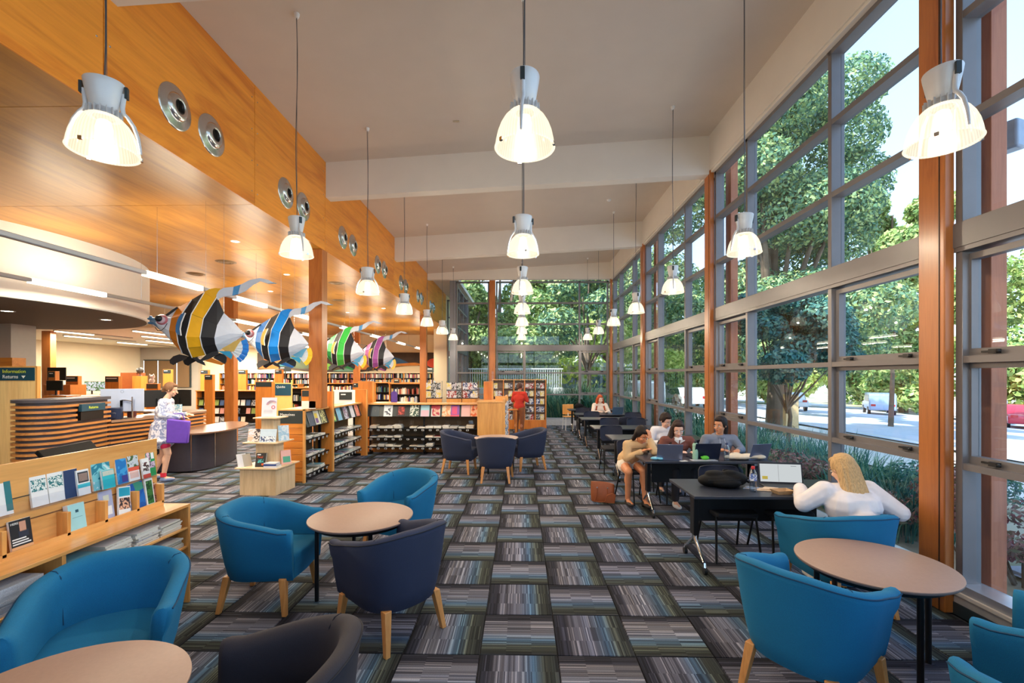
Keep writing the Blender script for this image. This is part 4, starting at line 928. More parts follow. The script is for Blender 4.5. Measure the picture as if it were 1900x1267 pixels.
for q in range(14): cr.ell((random.uniform(-.05, .05), random.uniform(-.03, .03), .012+random.uniform(0, .02)), random.uniform(.008, .014), 7, 5)
o = cr.build('food_crumbs', plain((214, 150, 110), .8), loc=(2.58, 4.15, .733)); tag(o, 'pile of food scraps in the card tray', 'food', kind='stuff')
nap = MB().prism([(-.12, -.04), (.02, -.07), (.14, -.03), (.10, .05), (-.05, .06)], 0, .004).prism([(-.06, -.04), (.08, -.05), (.13, .01), (.02, .05)], .004, .016).build('paper_bag', plain((228, 200, 170), .8, var=.06), loc=(2.28, 4.34, .731)); tag(nap, 'flattened brown paper bag behind the food trays', 'paper bag')
nap = MB().prism([(-.08, -.03), (.05, -.04), (.09, .0), (.0, .035)], 0, .006).build('paper_napkin', plain((190, 204, 226), .7), loc=(2.17, 4.40, .731)); tag(nap, 'crumpled bluish napkin beside the red-capped bottle', 'napkin')
# brown leather tote on the floor
lb = empty('leather_tote', (1.17, 6.62, 0), R(-12), 'tan leather tote bag standing on the carpet by the chair', 'bag')
lm = plain((146, 76, 36), .5, var=.12, scale=9, name='tan_leather')
vs = []; fs = []; n = 16
for z, a, b, sh in [(0, .155, .065, 0), (.02, .165, .07, 0), (.12, .168, .062, .0), (.22, .168, .04, .0), (.275, .165, .018, 0)]:
    for q in range(n):
        t_ = 2*PI*q/n; ct, st_ = math.cos(t_), math.sin(t_); vs.append((a*math.copysign(abs(ct)**.5, ct)+sh, b*math.copysign(abs(st_)**.6, st_), z-(.03*max(0, ct) if z > .2 else 0)))
for j in range(4):
    for q in range(n): fs.append((j*n+q, j*n+(q+1) % n, (j+1)*n+(q+1) % n, (j+1)*n+q))
fs += [tuple(range(n-1, -1, -1)), tuple(4*n+q for q in range(n))]
MB().add(vs, fs).build('bag_body', lm, lb, smooth=60)
MB().tube([(-.075, -.06, .21), (-.075, -.075, .14), (-.09, -.09, .05), (-.12, -.10, .012), (-.05, -.11, .01), (.03, -.10, .012), (.065, -.085, .06), (.07, -.075, .14), (.07, -.06, .21)], .006, 6).build('handle', lm, lb, smooth=60)
for x in (-.075, .07): MB().lathe([(0, .006), (.009, .005), (.012, 0)], 14).build('rivet', 'chrome', lb, loc=(x, -.062, .2), rot=(R(90), 0, 0))
MB().prism([(.03, .0), (.17, -.01), (.185, .13), (.14, .16), (.06, .12)], -.012, .012, 0, lambda x, y, z: (x, z-.085, y*.9)).build('side_flap', lm, lb, bevel=.006)
# orange chair and bag at the far window, small bag on far table
o = lump('bag', [((0, 0, .09), (.16, .10, .10)), ((.14, 0, .05), (.12, .08, .05)), ((-.02, 0, .15), (.08, .06, .05))], bpm, 'black bag slumped on the farthest table', 'bag', .015, (1.85, 14.75, .735))
oc = empty('wooden_chair', (1.62, 15.4, 0), R(-80), 'light plywood chair with white legs at the end window', 'chair')
MB().box((-.2, -.2, .43), (.2, .2, .46)).build('seat', 'pine', oc, bevel=.01); MB().box((-.21, -.19, .5), (-.18, .19, .84)).build('backrest', 'pinez', oc, bevel=.01)
for sx in (-1, 1):
    for sy in (-1, 1): MB().tube([(sx*.17, sy*.17, .43), (sx*.2, sy*.19, 0)], .012, 8).build('leg', 'white', oc)
MB().tube([(-.17, 0, .44), (-.2, 0, .56)], .02, 8).build('back_support', 'white', oc)
# ---------------------------------------------------------------- brochure and newspaper unit (faces +x)
bu = empty('brochure_unit', (0, 0, 0), 0, 'long light timber brochure and newspaper unit along the left edge', 'display unit')
XF, XK, Y0, Y1, ZT = -2.63, -2.90, 1.35, 3.60, .78
MB().box((XK, Y0, ZT-.022), (XF, Y1, ZT)).build('worktop', 'pine', bu, bevel=.002)
MB().box((XK-.02, Y0, 0), (XK, Y1, 1.295)).build('back_panel', 'pine', bu, bevel=.002)
MB().box((XK, Y1-.02, 0), (XF, Y1, ZT-.022)).build('side_panel', 'pinez', bu, bevel=.002)
for y in (2.60, 1.6): MB().box((XK, y-.012, .02), (XF-.01, y+.012, ZT-.022)).build('divider', 'pinez', bu)
for (ya, yb, zz) in [(2.612, 3.58, [.60, .45, .30]), (1.612, 2.588, [.555, .36, .16])]:
    for z in zz: MB().box((XK, ya, z-.015), (XF-.006, yb, z)).build('shelf', 'pine', bu, bevel=.002)
# lower pocket tray on the worktop
MB().box((XK, Y0, ZT), (XK+.07, Y1-.02, ZT+.012)).box((XK+.058, Y0, ZT+.012), (XK+.07, Y1-.02, ZT+.03)).build('pocket_ledge', 'pine', bu)
for y in (2.14, 2.46, 2.82, 3.08, 3.34, 3.575): MB().box((XK, y-.012, ZT+.012), (XK+.07, y+.012, ZT+.16)).build('pocket_divider', 'pinez', bu, bevel=.002)
MB().box((XK, Y0, 1.005), (XK+.05, Y1-.03, 1.011)).box((XK+.046, Y0, 1.011), (XK+.05, Y1-.03, 1.08)).build('acrylic_pocket', 'acrylic', bu)
MB().box((XK, Y0, 1.09), (XK+.006, Y1-.03, 1.094)).build('rail_line', 'signdark', bu)
MB().box((XK, Y0, .945), (XK+.004, Y1-.03, .952)).build('rail_line', plain((120, 80, 50), .5), bu)
def cover(y, z, w_, h, m, label, tilt=8, lean=0, x=XK+.012, thick=.012, grp=None, cat='brochure', nm='brochure', blocks=()):
    r = empty(nm, (x, y+.12, z), 0, label, cat, grp); r.rotation_euler = (R(lean), R(-tilt), 0)
    MB().box((0, -w_/2, 0), (thick, w_/2, h)).build('leaflets', 'paper', r)
    MB().box((thick, -w_/2+.001, .001), (thick+.0012, w_/2-.001, h-.001)).build('front_cover', m, r)
    for (ya, za, yb, zb, mm) in blocks:
        MB().box((thick+.0012, -w_/2+ya*w_, za*h), (thick+.002, -w_/2+yb*w_, zb*h)).build('print', mm, r)
    return r
A = lambda *c, s=14, k='noise': art(list(c), s, .35, k)
P_ = lambda c: plain(c, .4, var=.03)
W_ = P_((240, 242, 246))
zp = 1.012
cover(2.36, zp, .135, .20, W_, 'white fan of leaflets with a slanted teal edge, leftmost in the top pocket', blocks=[(.75, .1, 1, .95, P_((40, 120, 130))), (.2, .78, .42, .82, P_((120, 130, 150)))])
cover(2.575, zp, .095, .20, W_, 'white leaflet with teal wave print, left of a matching pair', blocks=[(.05, .45, .95, .8, A((34, 120, 130), (230, 240, 240), (60, 150, 160), s=60))])
cover(2.675, zp, .095, .20, W_, 'white leaflet with teal wave print, right of a matching pair', blocks=[(.05, .45, .95, .8, A((34, 120, 130), (230, 240, 240), (60, 150, 160), s=60))])
cover(2.765, zp, .09, .18, P_((40, 62, 110)), 'dark navy leaflet half hidden in the top pocket', tilt=5)
cover(2.835, zp, .085, .165, W_, 'white leaflet with a tablet picture and an aqua band', x=XK+.03, blocks=[(.08, .5, .92, .92, P_((58, 64, 76))), (.15, .56, .85, .86, P_((220, 190, 180))), (0, .3, 1, .45, P_((60, 190, 214)))])
cover(2.985, zp, .14, .205, A((30, 130, 160), (120, 200, 214), (200, 226, 236), (40, 150, 170), s=9), 'large aqua seascape brochure in the top pocket')
cover(3.01, zp, .095, .13, P_((40, 190, 208)), 'small turquoise booklet in front of the seascape brochure', x=XK+.035, blocks=[(.05, .7, .95, .95, A((200, 210, 200), (60, 120, 130), s=40))])
cover(3.145, zp, .09, .20, A((20, 120, 200), (60, 160, 224), (30, 140, 210), s=10), 'tall bright blue river brochure', blocks=[(.42, .05, .95, .3, P_((70, 60, 150)))])
cover(3.245, zp, .095, .205, W_, 'brochure with a green landscape above a coral band', blocks=[(0, .5, 1, .98, A((70, 100, 60), (200, 210, 220), (90, 110, 130), s=20)), (0, .36, 1, .5, P_((226, 90, 66))), (.1, .1, .9, .34, P_((240, 200, 190)))])
cover(3.335, zp, .07, .15, W_, 'small white leaflet with a cut picture and a heart', x=XK+.03, blocks=[(.1, .35, .9, .8, A((240, 240, 240), (70, 50, 56), (200, 60, 60), s=34)), (0, 0, 1, .2, P_((214, 74, 60)))])
cover(3.405, zp, .085, .20, P_((14, 150, 84)), 'green gardening leaflet at the right end of the top pocket', blocks=[(.06, .58, .5, .92, A((230, 200, 220), (120, 90, 110), (60, 140, 80), s=40)), (.05, .32, .95, .56, A((200, 180, 210), (90, 80, 100), (60, 140, 80), s=40)), (.6, .66, .92, .9, W_)])
zq = ZT+.014
b_ = cover(2.46, zq, .115, .175, P_((26, 28, 38)), 'black leaflet showing a person in a dark shirt in the lower pocket', x=XK+.03, blocks=[(.45, .6, .75, .92, P_((214, 160, 136))), (.38, .42, .84, .62, P_((40, 48, 70))), (.06, .2, .9, .24, W_), (.06, .28, .8, .32, W_), (.06, .36, .7, .40, W_), (0, 0, 1, .14, P_((234, 180, 130)))])
text('HERE', .018, (.0150, -.052, .150), FACE_PX, inkw, b_)
cover(2.775, zq, .11, .175, P_((164, 220, 230)), 'pale aqua stack of leaflets in the lower pocket', x=XK+.03, thick=.03, blocks=[(.42, .68, .6, .78, P_((40, 90, 110))), (.2, .5, .8, .51, P_((80, 130, 150)))])
cover(3.015, zq, .105, .20, P_((176, 184, 220)), 'lilac leaflet with a round seal in the lower pocket', x=XK+.02, blocks=[(.3, .62, .72, .84, P_((214, 220, 206))), (.15, .15, .85, .45, W_)])
cover(3.125, zq, .10, .20, W_, 'white and cyan leaflet with a photo of people, leaning', lean=-7, x=XK+.04, blocks=[(.05, .66, .95, .96, P_((24, 160, 196))), (.05, .2, .95, .6, A((230, 180, 150), (60, 50, 60), (240, 220, 210), s=30))])
cover(3.275, zq, .14, .20, A((30, 110, 200), (24, 90, 180), (60, 150, 130), s=7), 'curling bright blue brochure fan in the lower pocket', lean=5, thick=.02)
cover(3.375, zq, .075, .21, W_, 'tall white framed leaflet with a green forest photo', x=XK+.03, blocks=[(.12, .06, .88, .9, A((20, 70, 40), (60, 120, 60), (190, 210, 190), s=30))])
cover(3.425, zq, .06, .15, A((180, 120, 100), (110, 60, 50), (230, 200, 190), s=30), 'leaflet with a photo of joined hands at the pocket end', x=XK+.02)
# newspapers and journals on the shelves
pk = {}
def pile(x, y, z, n, w_, l, th, mats, nm, label, grp, cat, jit=.01, meshes={}):
    pk.setdefault((grp, z), 0); pk[(grp, z)] += 1; lv = sorted(set(k[1] for k in pk if k[0] == grp), reverse=True).index(z)
    label = label+', '+['first', 'second', 'third', 'fourth', 'fifth', 'sixth', 'seventh', 'eighth', 'ninth', 'tenth', 'eleventh', 'twelfth', 'thirteenth'][pk[(grp, z)]-1]+' pile of the '+['upper', 'middle', 'bottom'][min(lv, 2)]+' shelf'
    zz = z
    for q in range(n):
        m = mats[q % len(mats)] if isinstance(mats, list) else mats
        key = (w_, l, th, str(m), nm)
        if key not in meshes:
            t = MB().box((-w_/2, -l/2, 0), (w_/2, l/2, th-.0006), 0).box((-w_/2+.001, -l/2+.001, th-.0006), (w_/2-.001, l/2-.001, th), 1)
            meshes[key] = t.mesh(nm, ['pages' if nm != 'newspaper' else 'news', m])
        o = bpy.data.objects.new(nm, meshes[key]); C.objects.link(o)
        o.location = (x+random.uniform(-jit, jit), y+random.uniform(-jit, jit), zz+.0002); o.rotation_euler = (0, 0, random.uniform(-.04, .04)); zz += th
        tag(o, label, cat, grp)
for y, n in ((1.85, 9), (2.30, 10)):
    pile(XF-.15, y, .556, n, .24, .40, .014, 'news', 'newspaper', 'folded newspaper in the brochure unit', 'newspapers in the brochure unit', 'newspaper', .006)
for y, n in ((1.85, 6), (2.30, 6)):
    pile(XF-.15, y, .361, n, .24, .40, .014, 'news', 'newspaper', 'folded newspaper in the brochure unit', 'newspapers in the brochure unit', 'newspaper', .006)
cvs = [A((90, 40, 90), (200, 200, 230), (120, 60, 110)), A((240, 240, 244), (200, 206, 220)), A((120, 180, 200), (230, 240, 240)), A((110, 112, 96), (60, 60, 50))]
for z, ns in ((.601, [(2.75, 7, 2), (2.98, 8, 0), (3.22, 8, 0), (3.44, 6, 3)]), (.451, [(2.78, 6, 1), (3.02, 6, 0), (3.26, 7, 0), (3.46, 6, 3)]), (.301, [(2.9, 5, 1), (3.2, 5, 2)])):
    for y, n, ci in ns:
        pile(XF-.14, y, z, n, .22, .20, .012, [cvs[ci], cvs[1]], 'journal', 'thin journal in the brochure unit', 'journals in the brochure unit', 'magazine', .008)
# dark screen lying tilted behind the brochure unit
mo = empty('monitor', (-3.55, 3.62, .98), R(12), 'black flat screen tilted back behind the brochure unit', 'monitor')
MB().obox((0, 0, .12), (.03, .56, .34), Matrix.Rotation(R(-38), 3, 'Y')).build('casing', plain((10, 10, 12), .5, var=0, spec=.2), mo, bevel=.008)
MB().obox((-.016, 0, .128), (.004, .52, .30), Matrix.Rotation(R(-38), 3, 'Y')).build('screen', plain((10, 12, 16), .15, var=0), mo)
MB().tube([(0, 0, .1), (.04, 0, -.12), (.04, 0, -.2)], .02, 8).box((-.08, -.1, -.22), (.14, .1, -.2)).build('stand', 'black', mo)
tb = empty('side_desk', (-3.50, 3.5, 0), 0, 'narrow dark desk hidden behind the brochure unit', 'desk')
MB().box((-.3, -.5, .735), (.28, .5, .76)).build('worktop', 'deskdark', tb)
for sx in (-.26, .24):
    for sy in (-.45, .45): MB().box((sx-.02, sy-.02, 0), (sx+.02, sy+.02, .735)).build('leg', 'blackm', tb)

# ---------------------------------------------------------------- tiered display plinth
pl = empty('display_plinth', (-3.90, 7.08, 0), R(-3), 'pale tiered wooden plinth displaying books in front of the magazine shelves', 'display stand')
MB().box((-.32, -.27, 0), (.24, .27, .40)).build('base_box', 'beech', pl, bevel=.002)
MB().box((-.37, -.32, .40), (.29, .32, .42)).build('tray', 'beechx', pl, bevel=.002)
MB().box((-.16, -.13, .42), (.13, .13, .77)).build('neck', 'beech', pl, bevel=.002)
MB().box((-.30, -.24, .77), (.24, .24, .788)).build('tray', 'beechx', pl, bevel=.002)
MB().box((-.10, -.09, .788), (.10, .09, 1.14)).build('neck', 'beech', pl, bevel=.002)
MB().box((-.19, -.16, 1.14), (.19, .16, 1.158)).build('tray', 'beechx', pl, bevel=.002)
def book(x, y, z, w_, h, t, m, rz, tilt, label, nm='book', cat='book', blocks=(), grp=None, flat=False):
    r = empty(nm, (x, y, z), 0, label, cat, grp); r.rotation_euler = (R(tilt) if not flat else 0, 0, R(rz))
    if flat:
        MB().box((-w_/2, -h/2, .003), (w_/2, h/2, t-.003)).build('pages', 'pages', r)
        MB().box((-w_/2-.003, -h/2-.003, 0), (w_/2+.003, h/2+.003, .003)).box((-w_/2-.003, -h/2-.003, t-.003), (w_/2+.003, h/2+.003, t)).box((-w_/2-.003, -h/2-.006, 0), (w_/2+.003, -h/2-.003, t)).build('cover', m, r)
        return r
    MB().box((-w_/2+.002, .003, .002), (w_/2-.002, t-.003, h-.002)).build('pages', 'pages', r)
    MB().box((-w_/2, 0, 0), (w_/2, .003, h)).box((-w_/2, t-.003, 0), (w_/2, t, h)).box((-w_/2-.003, 0, 0), (-w_/2, t, h)).build('cover', m, r)
    for (xa, za, xb, zb, mm) in blocks: MB().box((-w_/2+xa*w_, -.0012, za*h), (-w_/2+xb*w_, 0, zb*h)).build('print', mm, r)
    return r
px, py = -3.90, 7.08
k_ = book(px-.04, py-.23, .421, .145, .21, .03, P_((30, 28, 32)), 4, -14, 'black thriller with orange title on the lowest plinth tray', blocks=[(.2, .3, .8, .55, A((20, 60, 70), (70, 190, 190), (240, 250, 250), s=30)), (.62, .12, .85, .25, P_((226, 96, 40))), (.1, .84, .45, .92, W_)])
text('Fatal', .045, (-.055, -.002, .135), FACE_NY, plain((236, 96, 50), .5, var=0), k_)
book(px-.30, py-.22, .421, .13, .20, .02, P_((236, 238, 244)), 62, -16, 'white-edged book leaning at the left end of the lowest plinth tray')
book(px-.25, py-.16, .421, .12, .19, .02, P_((190, 186, 176)), 66, -20, 'grey book behind the leaning white one on the lowest tray')
book(px+.16, py-.24, .421, .19, .14, .03, P_((236, 236, 240)), -2, 0, 'thick white paperback lying flat on the lowest tray', flat=True)
book(px+.15, py-.24, .452, .18, .13, .025, P_((52, 76, 150)), 3, 0, 'blue-spined book lying on the white paperback', flat=True)
book(px+.15, py-.24, .478, .17, .13, .015, P_((226, 228, 236)), -4, 0, 'thin white book topmost of the small plinth pile', flat=True)
book(px+.24, py+.02, .421, .14, .22, .015, P_((238, 180, 170)), 40, -20, 'pink children\'s book with a green picture leaning on the right of the lowest tray', blocks=[(.15, .12, .9, .55, A((60, 160, 130), (210, 240, 220), s=20))])
book(px-.22, py-.15, .789, .11, .20, .012, A((220, 226, 236), (230, 190, 170), (236, 238, 242), s=16), 8, -14, 'pale book with figures at the left end of the middle tray')
book(px-.115, py-.17, .789, .11, .20, .012, A((226, 214, 208), (60, 50, 60), (236, 226, 220), s=14), 6, -14, 'pale book with a dark-haired figure on the middle tray')
book(px+.05, py-.19, .789, .24, .20, .015, P_((200, 220, 238)), 2, -13, 'wide light blue picture book with people drawn on the middle tray', blocks=[(.05, .05, .95, .45, A((60, 80, 130), (220, 230, 240), (210, 226, 240), s=26)), (.2, .5, .9, .75, A((200, 220, 238), (206, 224, 240), (40, 60, 100), s=20))])
book(px+.21, py+.0, .789, .15, .24, .012, A((170, 206, 228), (226, 236, 244), (236, 180, 190), s=14), 38, -15, 'light blue picture book angled on the right of the middle tray')
sg = book(px-.02, py-.02, 1.159, .22, .30, .012, P_((226, 226, 240)), 6, -5, 'white poster with a rainbow and rings standing on top of the plinth', nm='counter_sign', cat='sign')
for q, (rr_, cc) in enumerate([(.085, (150, 90, 150)), (.072, (220, 110, 120)), (.058, (236, 170, 90))]):
    MB().tube([(.04+rr_*math.cos(a), -.002, .17+rr_*math.sin(a)) for a in [R(40+i*14) for i in range(10)]], .005, 5, sq=.3).build('rainbow_band', P_(cc), sg)
MB().lathe([(.018, .002), (.028, .002), (.028, 0), (.018, 0), (.018, .002)], 20).build('ring_print', P_((206, 90, 110)), sg, loc=(.06, -.001, .15), rot=(R(90), 0, 0))
for z in (.06, .08, .10): MB().box((-.08, -.0015, z), (.05, 0, z+.004)).build('print_line', P_((150, 150, 170)), sg)

# ---------------------------------------------------------------- magazine shelving
tagm = MB().box((-.028, -.002, -.045), (.028, 0, -.012)).mesh('shelf_label', 'white'); tagi = MB().box((-.02, -.003, -.039), (.02, -.002, -.018)).mesh('label_card', 'signdark')
def shelf_run(name, label, L, top, levels, loc, rz, post_h=None):
    """front towards local -y, origin at left front floor corner, depth .34"""
    r = empty(name, loc, rz, label, 'shelving', None)
    D = .36
    MB().box((0, -.0, top-.03), (L, D, top)).build('top_board', 'pine', r, bevel=.002)
    MB().box((.0, D-.04, .10), (L, D-.03, top-.03)).build('back_mesh', plain((96, 74, 48), .7, .1, .1), r)
    for z in levels:
        MB().box((0, .0, z-.012), (L, D-.03, z)).build('shelf', 'blackm', r)
        MB().box((0, -.004, z-.022), (L, 0, z+.002)).build('shelf_edge', 'blackm', r)
        n = int(L/.17)
        for q in range(n):
            o = bpy.data.objects.new('shelf_label', tagm); C.objects.link(o); o.parent = r; o.location = (.09+q*.17, -.006, z-.008)
            i = bpy.data.objects.new('label_card', tagi); C.objects.link(i); i.parent = o
    q = 0
    MB().box((0, -.0, top-.30), (L, .01, top-.295)).build('display_ledge', 'blackm', r)
    MB().add([(0, .0, top-.30), (L, .0, top-.30), (L, .09, top-.03), (0, .09, top-.03), (0, .012, top-.30), (L, .012, top-.30), (L, .102, top-.03), (0, .102, top-.03)],
             [(0, 1, 2, 3), (7, 6, 5, 4), (0, 4, 5, 1), (3, 2, 6, 7), (0, 3, 7, 4), (1, 5, 6, 2)]).build('display_board', 'signdark', r)
    for x in [0.02]+[L*k/max(1, round(L/1.3)) for k in range(1, max(1, round(L/1.3)))]+[L-.02]:
        MB().box((x-.02, .15, 0), (x+.02, .19, top-.03)).box((x-.02, .02, 0), (x+.02, .32, .05)).build('upright', 'blackm', r)
    return r
def faceout(parent_loc, rz, x, z, w_, h, m, label, blocks=(), nm='magazine', grp=None):
    c_, s_ = math.cos(rz), math.sin(rz); lx, ly = x, -.008
    wx = parent_loc[0]+lx*c_-ly*s_; wy = parent_loc[1]+lx*s_+ly*c_
    r = empty(nm, (wx, wy, z), 0, label, 'magazine', grp); r.rotation_euler = (R(-17), 0, rz)
    MB().box((-w_/2, 0, 0), (w_/2, .007, h)).build('pages', 'pages', r)
    MB().box((-w_/2, -.0012, 0), (w_/2, 0, h)).build('cover', m, r)
    for (xa, za, xb, zb, mm) in blocks: MB().box((-w_/2+xa*w_, -.002, za*h), (-w_/2+xb*w_, -.0012, zb*h)).build('print', mm, r)
    return r
RL = (-3.52, 10.42, 0); LV = [.60, .39, .18]
shelf_run('magazine_shelf', 'long magazine shelving facing us behind the navy chairs', 2.55, 1.17, LV, RL, 0)
D_ = P_((24, 26, 34))
covs = [(694, P_((36, 58, 72)), 'dark teal magazine with a white motif, first on the long shelf', [(.1, .15, .8, .5, A((36, 58, 72), (180, 200, 210), s=16))]),
 (719, P_((220, 228, 234)), 'white magazine with a figure on skis, second on the long shelf', [(.1, .1, .8, .9, A((220, 228, 234), (60, 66, 86), (150, 160, 180), s=10))]),
 (743, P_((52, 40, 46)), 'dark magazine with a red face cover', [(.2, .15, .9, .85, A((200, 80, 70), (120, 40, 40), (80, 40, 44), s=12))]),
 (768, A((60, 90, 80), (220, 226, 214), (150, 170, 150), s=12), 'green and white floral magazine', []),
 (788, P_((170, 214, 226)), 'pale turquoise magazine with pink figures', [(.05, 0, .95, .55, A((230, 190, 206), (200, 214, 230), s=16))]),
 (808, P_((240, 236, 232)), 'white magazine with crimson flowers and a woman', [(0, .7, 1, 1, A((180, 30, 60), (220, 90, 80), s=20)), (.1, .05, .95, .7, A((236, 190, 170), (190, 60, 80), (240, 220, 200), s=10))]),
 (828, A((230, 160, 110), (240, 214, 180), (190, 80, 60), s=10), 'orange and cream cookery magazine', []),
 (844, P_((150, 90, 176)), 'purple magazine with a pink headline', [(.15, .2, .75, .9, A((226, 80, 130), (150, 90, 176), s=22)), (0, 0, 1, .15, P_((230, 90, 120)))]),
 (864, P_((246, 190, 184)), 'pink magazine with a dark animal picture', [(.15, .1, .95, .5, A((246, 190, 184), (60, 30, 30), s=9))]),
 (881, A((240, 190, 150), (230, 110, 60), (110, 50, 40), s=12), 'peach and orange magazine beside the timber end block', [])]
for q, (p_, m, lb_, bl) in enumerate(covs):
    x = (p_-967)/852*10.45-RL[0]; faceout(RL, 0, x, .875, .20, .265, m, lb_, bl)
PM = [cvs[1], A((200, 190, 170), (150, 140, 120)), A((180, 190, 200), (110, 120, 140)), A((230, 200, 170), (160, 90, 70)), P_((60, 90, 130)), P_((170, 60, 60)), P_((226, 214, 190))]
for z, nn, y_ in ((.601, 13, 0), (.391, 13, 0), (.181, 13, 0)):
    for q in range(nn):
        if random.random() < .12: continue
        n = random.choice([2, 3, 4, 5, 6]); mm = PM[random.randrange(len(PM))]
        pile(RL[0]+.13+q*.185, RL[1]+.14, z, n, random.choice((.15, .17)), .24, .013, mm, 'magazine', 'magazine on the long shelving', 'magazines piled on the long shelving', 'magazine', .012)
for q in range(9):
    if q in (1, 4): continue
    x = RL[0]+.2+q*.27; o = MB().prism([(-.05, 0), (.05, 0), (.07, .13), (-.04, .16)], 0, .10, 0, lambda a, b, c: (c-.05, a+.16, b)).build('acrylic_holder', 'acrylic', loc=(x, RL[1], .615)); tag(o, 'clear acrylic leaflet holder on the top magazine shelf', 'holder', 'clear holders on the long shelving')
# short runs facing the walkway (front towards +x)
R1 = (-3.60, 7.66, 0)
shelf_run('magazine_shelf', 'short magazine shelving behind the Magazines sign', .88, 1.225, [.72, .42, .14], R1, R(90))
shelf_run('magazine_shelf', 'second magazine shelving run, between the two timber dividers', 1.72, 1.205, [.66, .42, .18], (-3.60, 8.60, 0), R(90))
for k, (y, m, lb_, bl) in enumerate([(7.86, A((80, 90, 110), (200, 200, 210), s=12), 'grey-blue magazine nearest the Magazines sign', []), (8.09, P_((226, 226, 206)), 'magazine with a yellow and violet cover on the short run', [(.1, .45, .6, .8, P_((236, 206, 70))), (.1, .1, .6, .45, P_((130, 90, 150)))]), (8.33, A((214, 214, 150), (60, 60, 50), (236, 230, 200), s=24), 'magazine with a leafy cream cover on the short run', [])]):
    faceout((R1[0], 0, 0), R(90), y, .94, .20, .255, m, lb_, bl)
for k, (y, m, lb_) in enumerate([(8.78, A((60, 150, 90), (226, 226, 120), (40, 90, 60), s=14), 'green and yellow magazine, first on the second run'), (9.08, P_((130, 190, 224)), 'sky blue magazine on the second run'), (9.42, A((200, 204, 220), (120, 80, 110), (226, 226, 236), s=14), 'lilac-grey magazine on the second run'), (9.78, A((226, 226, 236), (120, 110, 130), s=12), 'white sports magazine on the second run'), (10.08, A((240, 170, 150), (226, 120, 100), (240, 210, 200), s=12), 'coral magazine at the far end of the second run')]):
    faceout((R1[0], 0, 0), R(90), y, .915, .20, .255, m, lb_)
for z in (.721, .421, .141):
    for y in (7.80, 8.05, 8.30): pile(R1[0]-.14, y, z, random.choice([3, 4, 5]), .25, .19, .012, random.choice(cvs), 'magazine', 'magazine behind the Magazines sign', 'magazines piled on the short shelving', 'magazine', .012)
for z in (.661, .421, .181):
    for y in (8.75, 8.99, 9.23, 9.47, 9.71, 9.95, 10.18): pile(R1[0]-.14, y, z, random.choice([3, 4]), .25, .19, .012, random.choice(cvs), 'magazine', 'magazine between the timber dividers', 'magazines piled on the second shelving', 'magazine', .012)
# end panel with horizontal boards and its sign
ep = empty('slatted_end', (-4.06, 7.60, 0), 0, 'slatted orange timber shelf end carrying the Magazines sign', 'shelf end')
for q in range(9): MB().box((.0, 0, .03+q*.112), (.41, .03, .03+q*.112+.106)).build('board', 'orangex', ep, bevel=.003)
MB().box((0, .03, 0), (.44, .05, 1.235)).box((.41, 0, 0), (.44, .03, 1.235)).box((0, 0, 1.215), (.44, .03, 1.235)).build('frame', 'pinez', ep)
MB().box((.0, -.006, 1.0), (.41, .0, 1.215)).build('sign_plate', 'signdark', ep)
text('Magazines', .062, (.03, -.008, 1.13), FACE_NY, inkw, ep)
MB().box((0, .05, 1.205), (.44, 1.0, 1.235)).build('top_board', 'pine', ep)
def divider(x0, x1, y, h, label, th=.05):
    r = empty('divider_panel', (0, 0, 0), 0, label, 'divider')
    MB().box((x0, y, 0), (x1-.02, y+th, h)).build('board', 'orange', r); MB().box((x1-.02, y, 0), (x1, y+th, h)).box((x0, y, h), (x1, y+th, h+.004)).build('edge_strip', 'pinez', r)
    return r
divider(-3.86, -3.53, 8.545, 1.50, 'timber divider panel beside the big timber column', .06)
divider(-3.75, -3.48, 10.30, 1.49, 'lower timber divider where the shelving turns the corner')
divider(-3.86, -3.50, 10.80, 1.67, 'tall timber divider panel at the shelving corner', .08)
o = MB().box((-.12, 0, 0), (.12, .02, .13)).build('notice', 'paper', loc=(-3.62, 7.55+.2, 1.236), bevel=.001); tag(o, 'small white notice standing on the shelf at the column foot', 'notice')
# end block of the run
eb = empty('end_block', (0, 0, 0), 0, 'plain light timber end block of the magazine shelving', 'cabinet')
MB().box((-.98, 10.25, 0), (-.42, 10.29, 1.20)).build('front_panel', 'pinez', eb, bevel=.002)
MB().box((-.98, 10.29, 0), (-.40, 11.3, 1.17)).build('body', 'pinez', eb); MB().box((-1.0, 10.24, 1.2), (-.38, 11.3, 1.225)).build('top_board', 'pine', eb, bevel=.002)
MB().box((-.42, 10.25, 0), (-.36, 12.6, 1.28)).build('side_panel', 'pinez', eb, bevel=.002)
MB().box((-.60, 10.6, 1.225), (-.30, 10.64, 1.33)).build('upstand', 'pinez', eb)
divider(-.90, -.68, 11.0, 1.66, 'narrow tall timber divider standing behind the end block', .3)
random.seed(11)
for q in range(4):
    for z in (.15, .42, .69, .96):
        y = 10.5+q*.5; o = MB().box((0, -.08, 0), (.03, .08, .2)).build('leaflet_box', A((236, 238, 242), (120, 150, 190), (60, 90, 120), s=18), loc=(-.36, y, z)); tag(o, 'leaflets racked on the window side of the end block', 'leaflets', 'leaflets on the side of the end block')
# low counter stretch behind long run
tag(MB().box((-3.5, 10.80, 0), (-1.0, 10.84, 1.12)).build('panel_back', 'orange'), 'orange timber back of the long magazine shelving', 'panel')

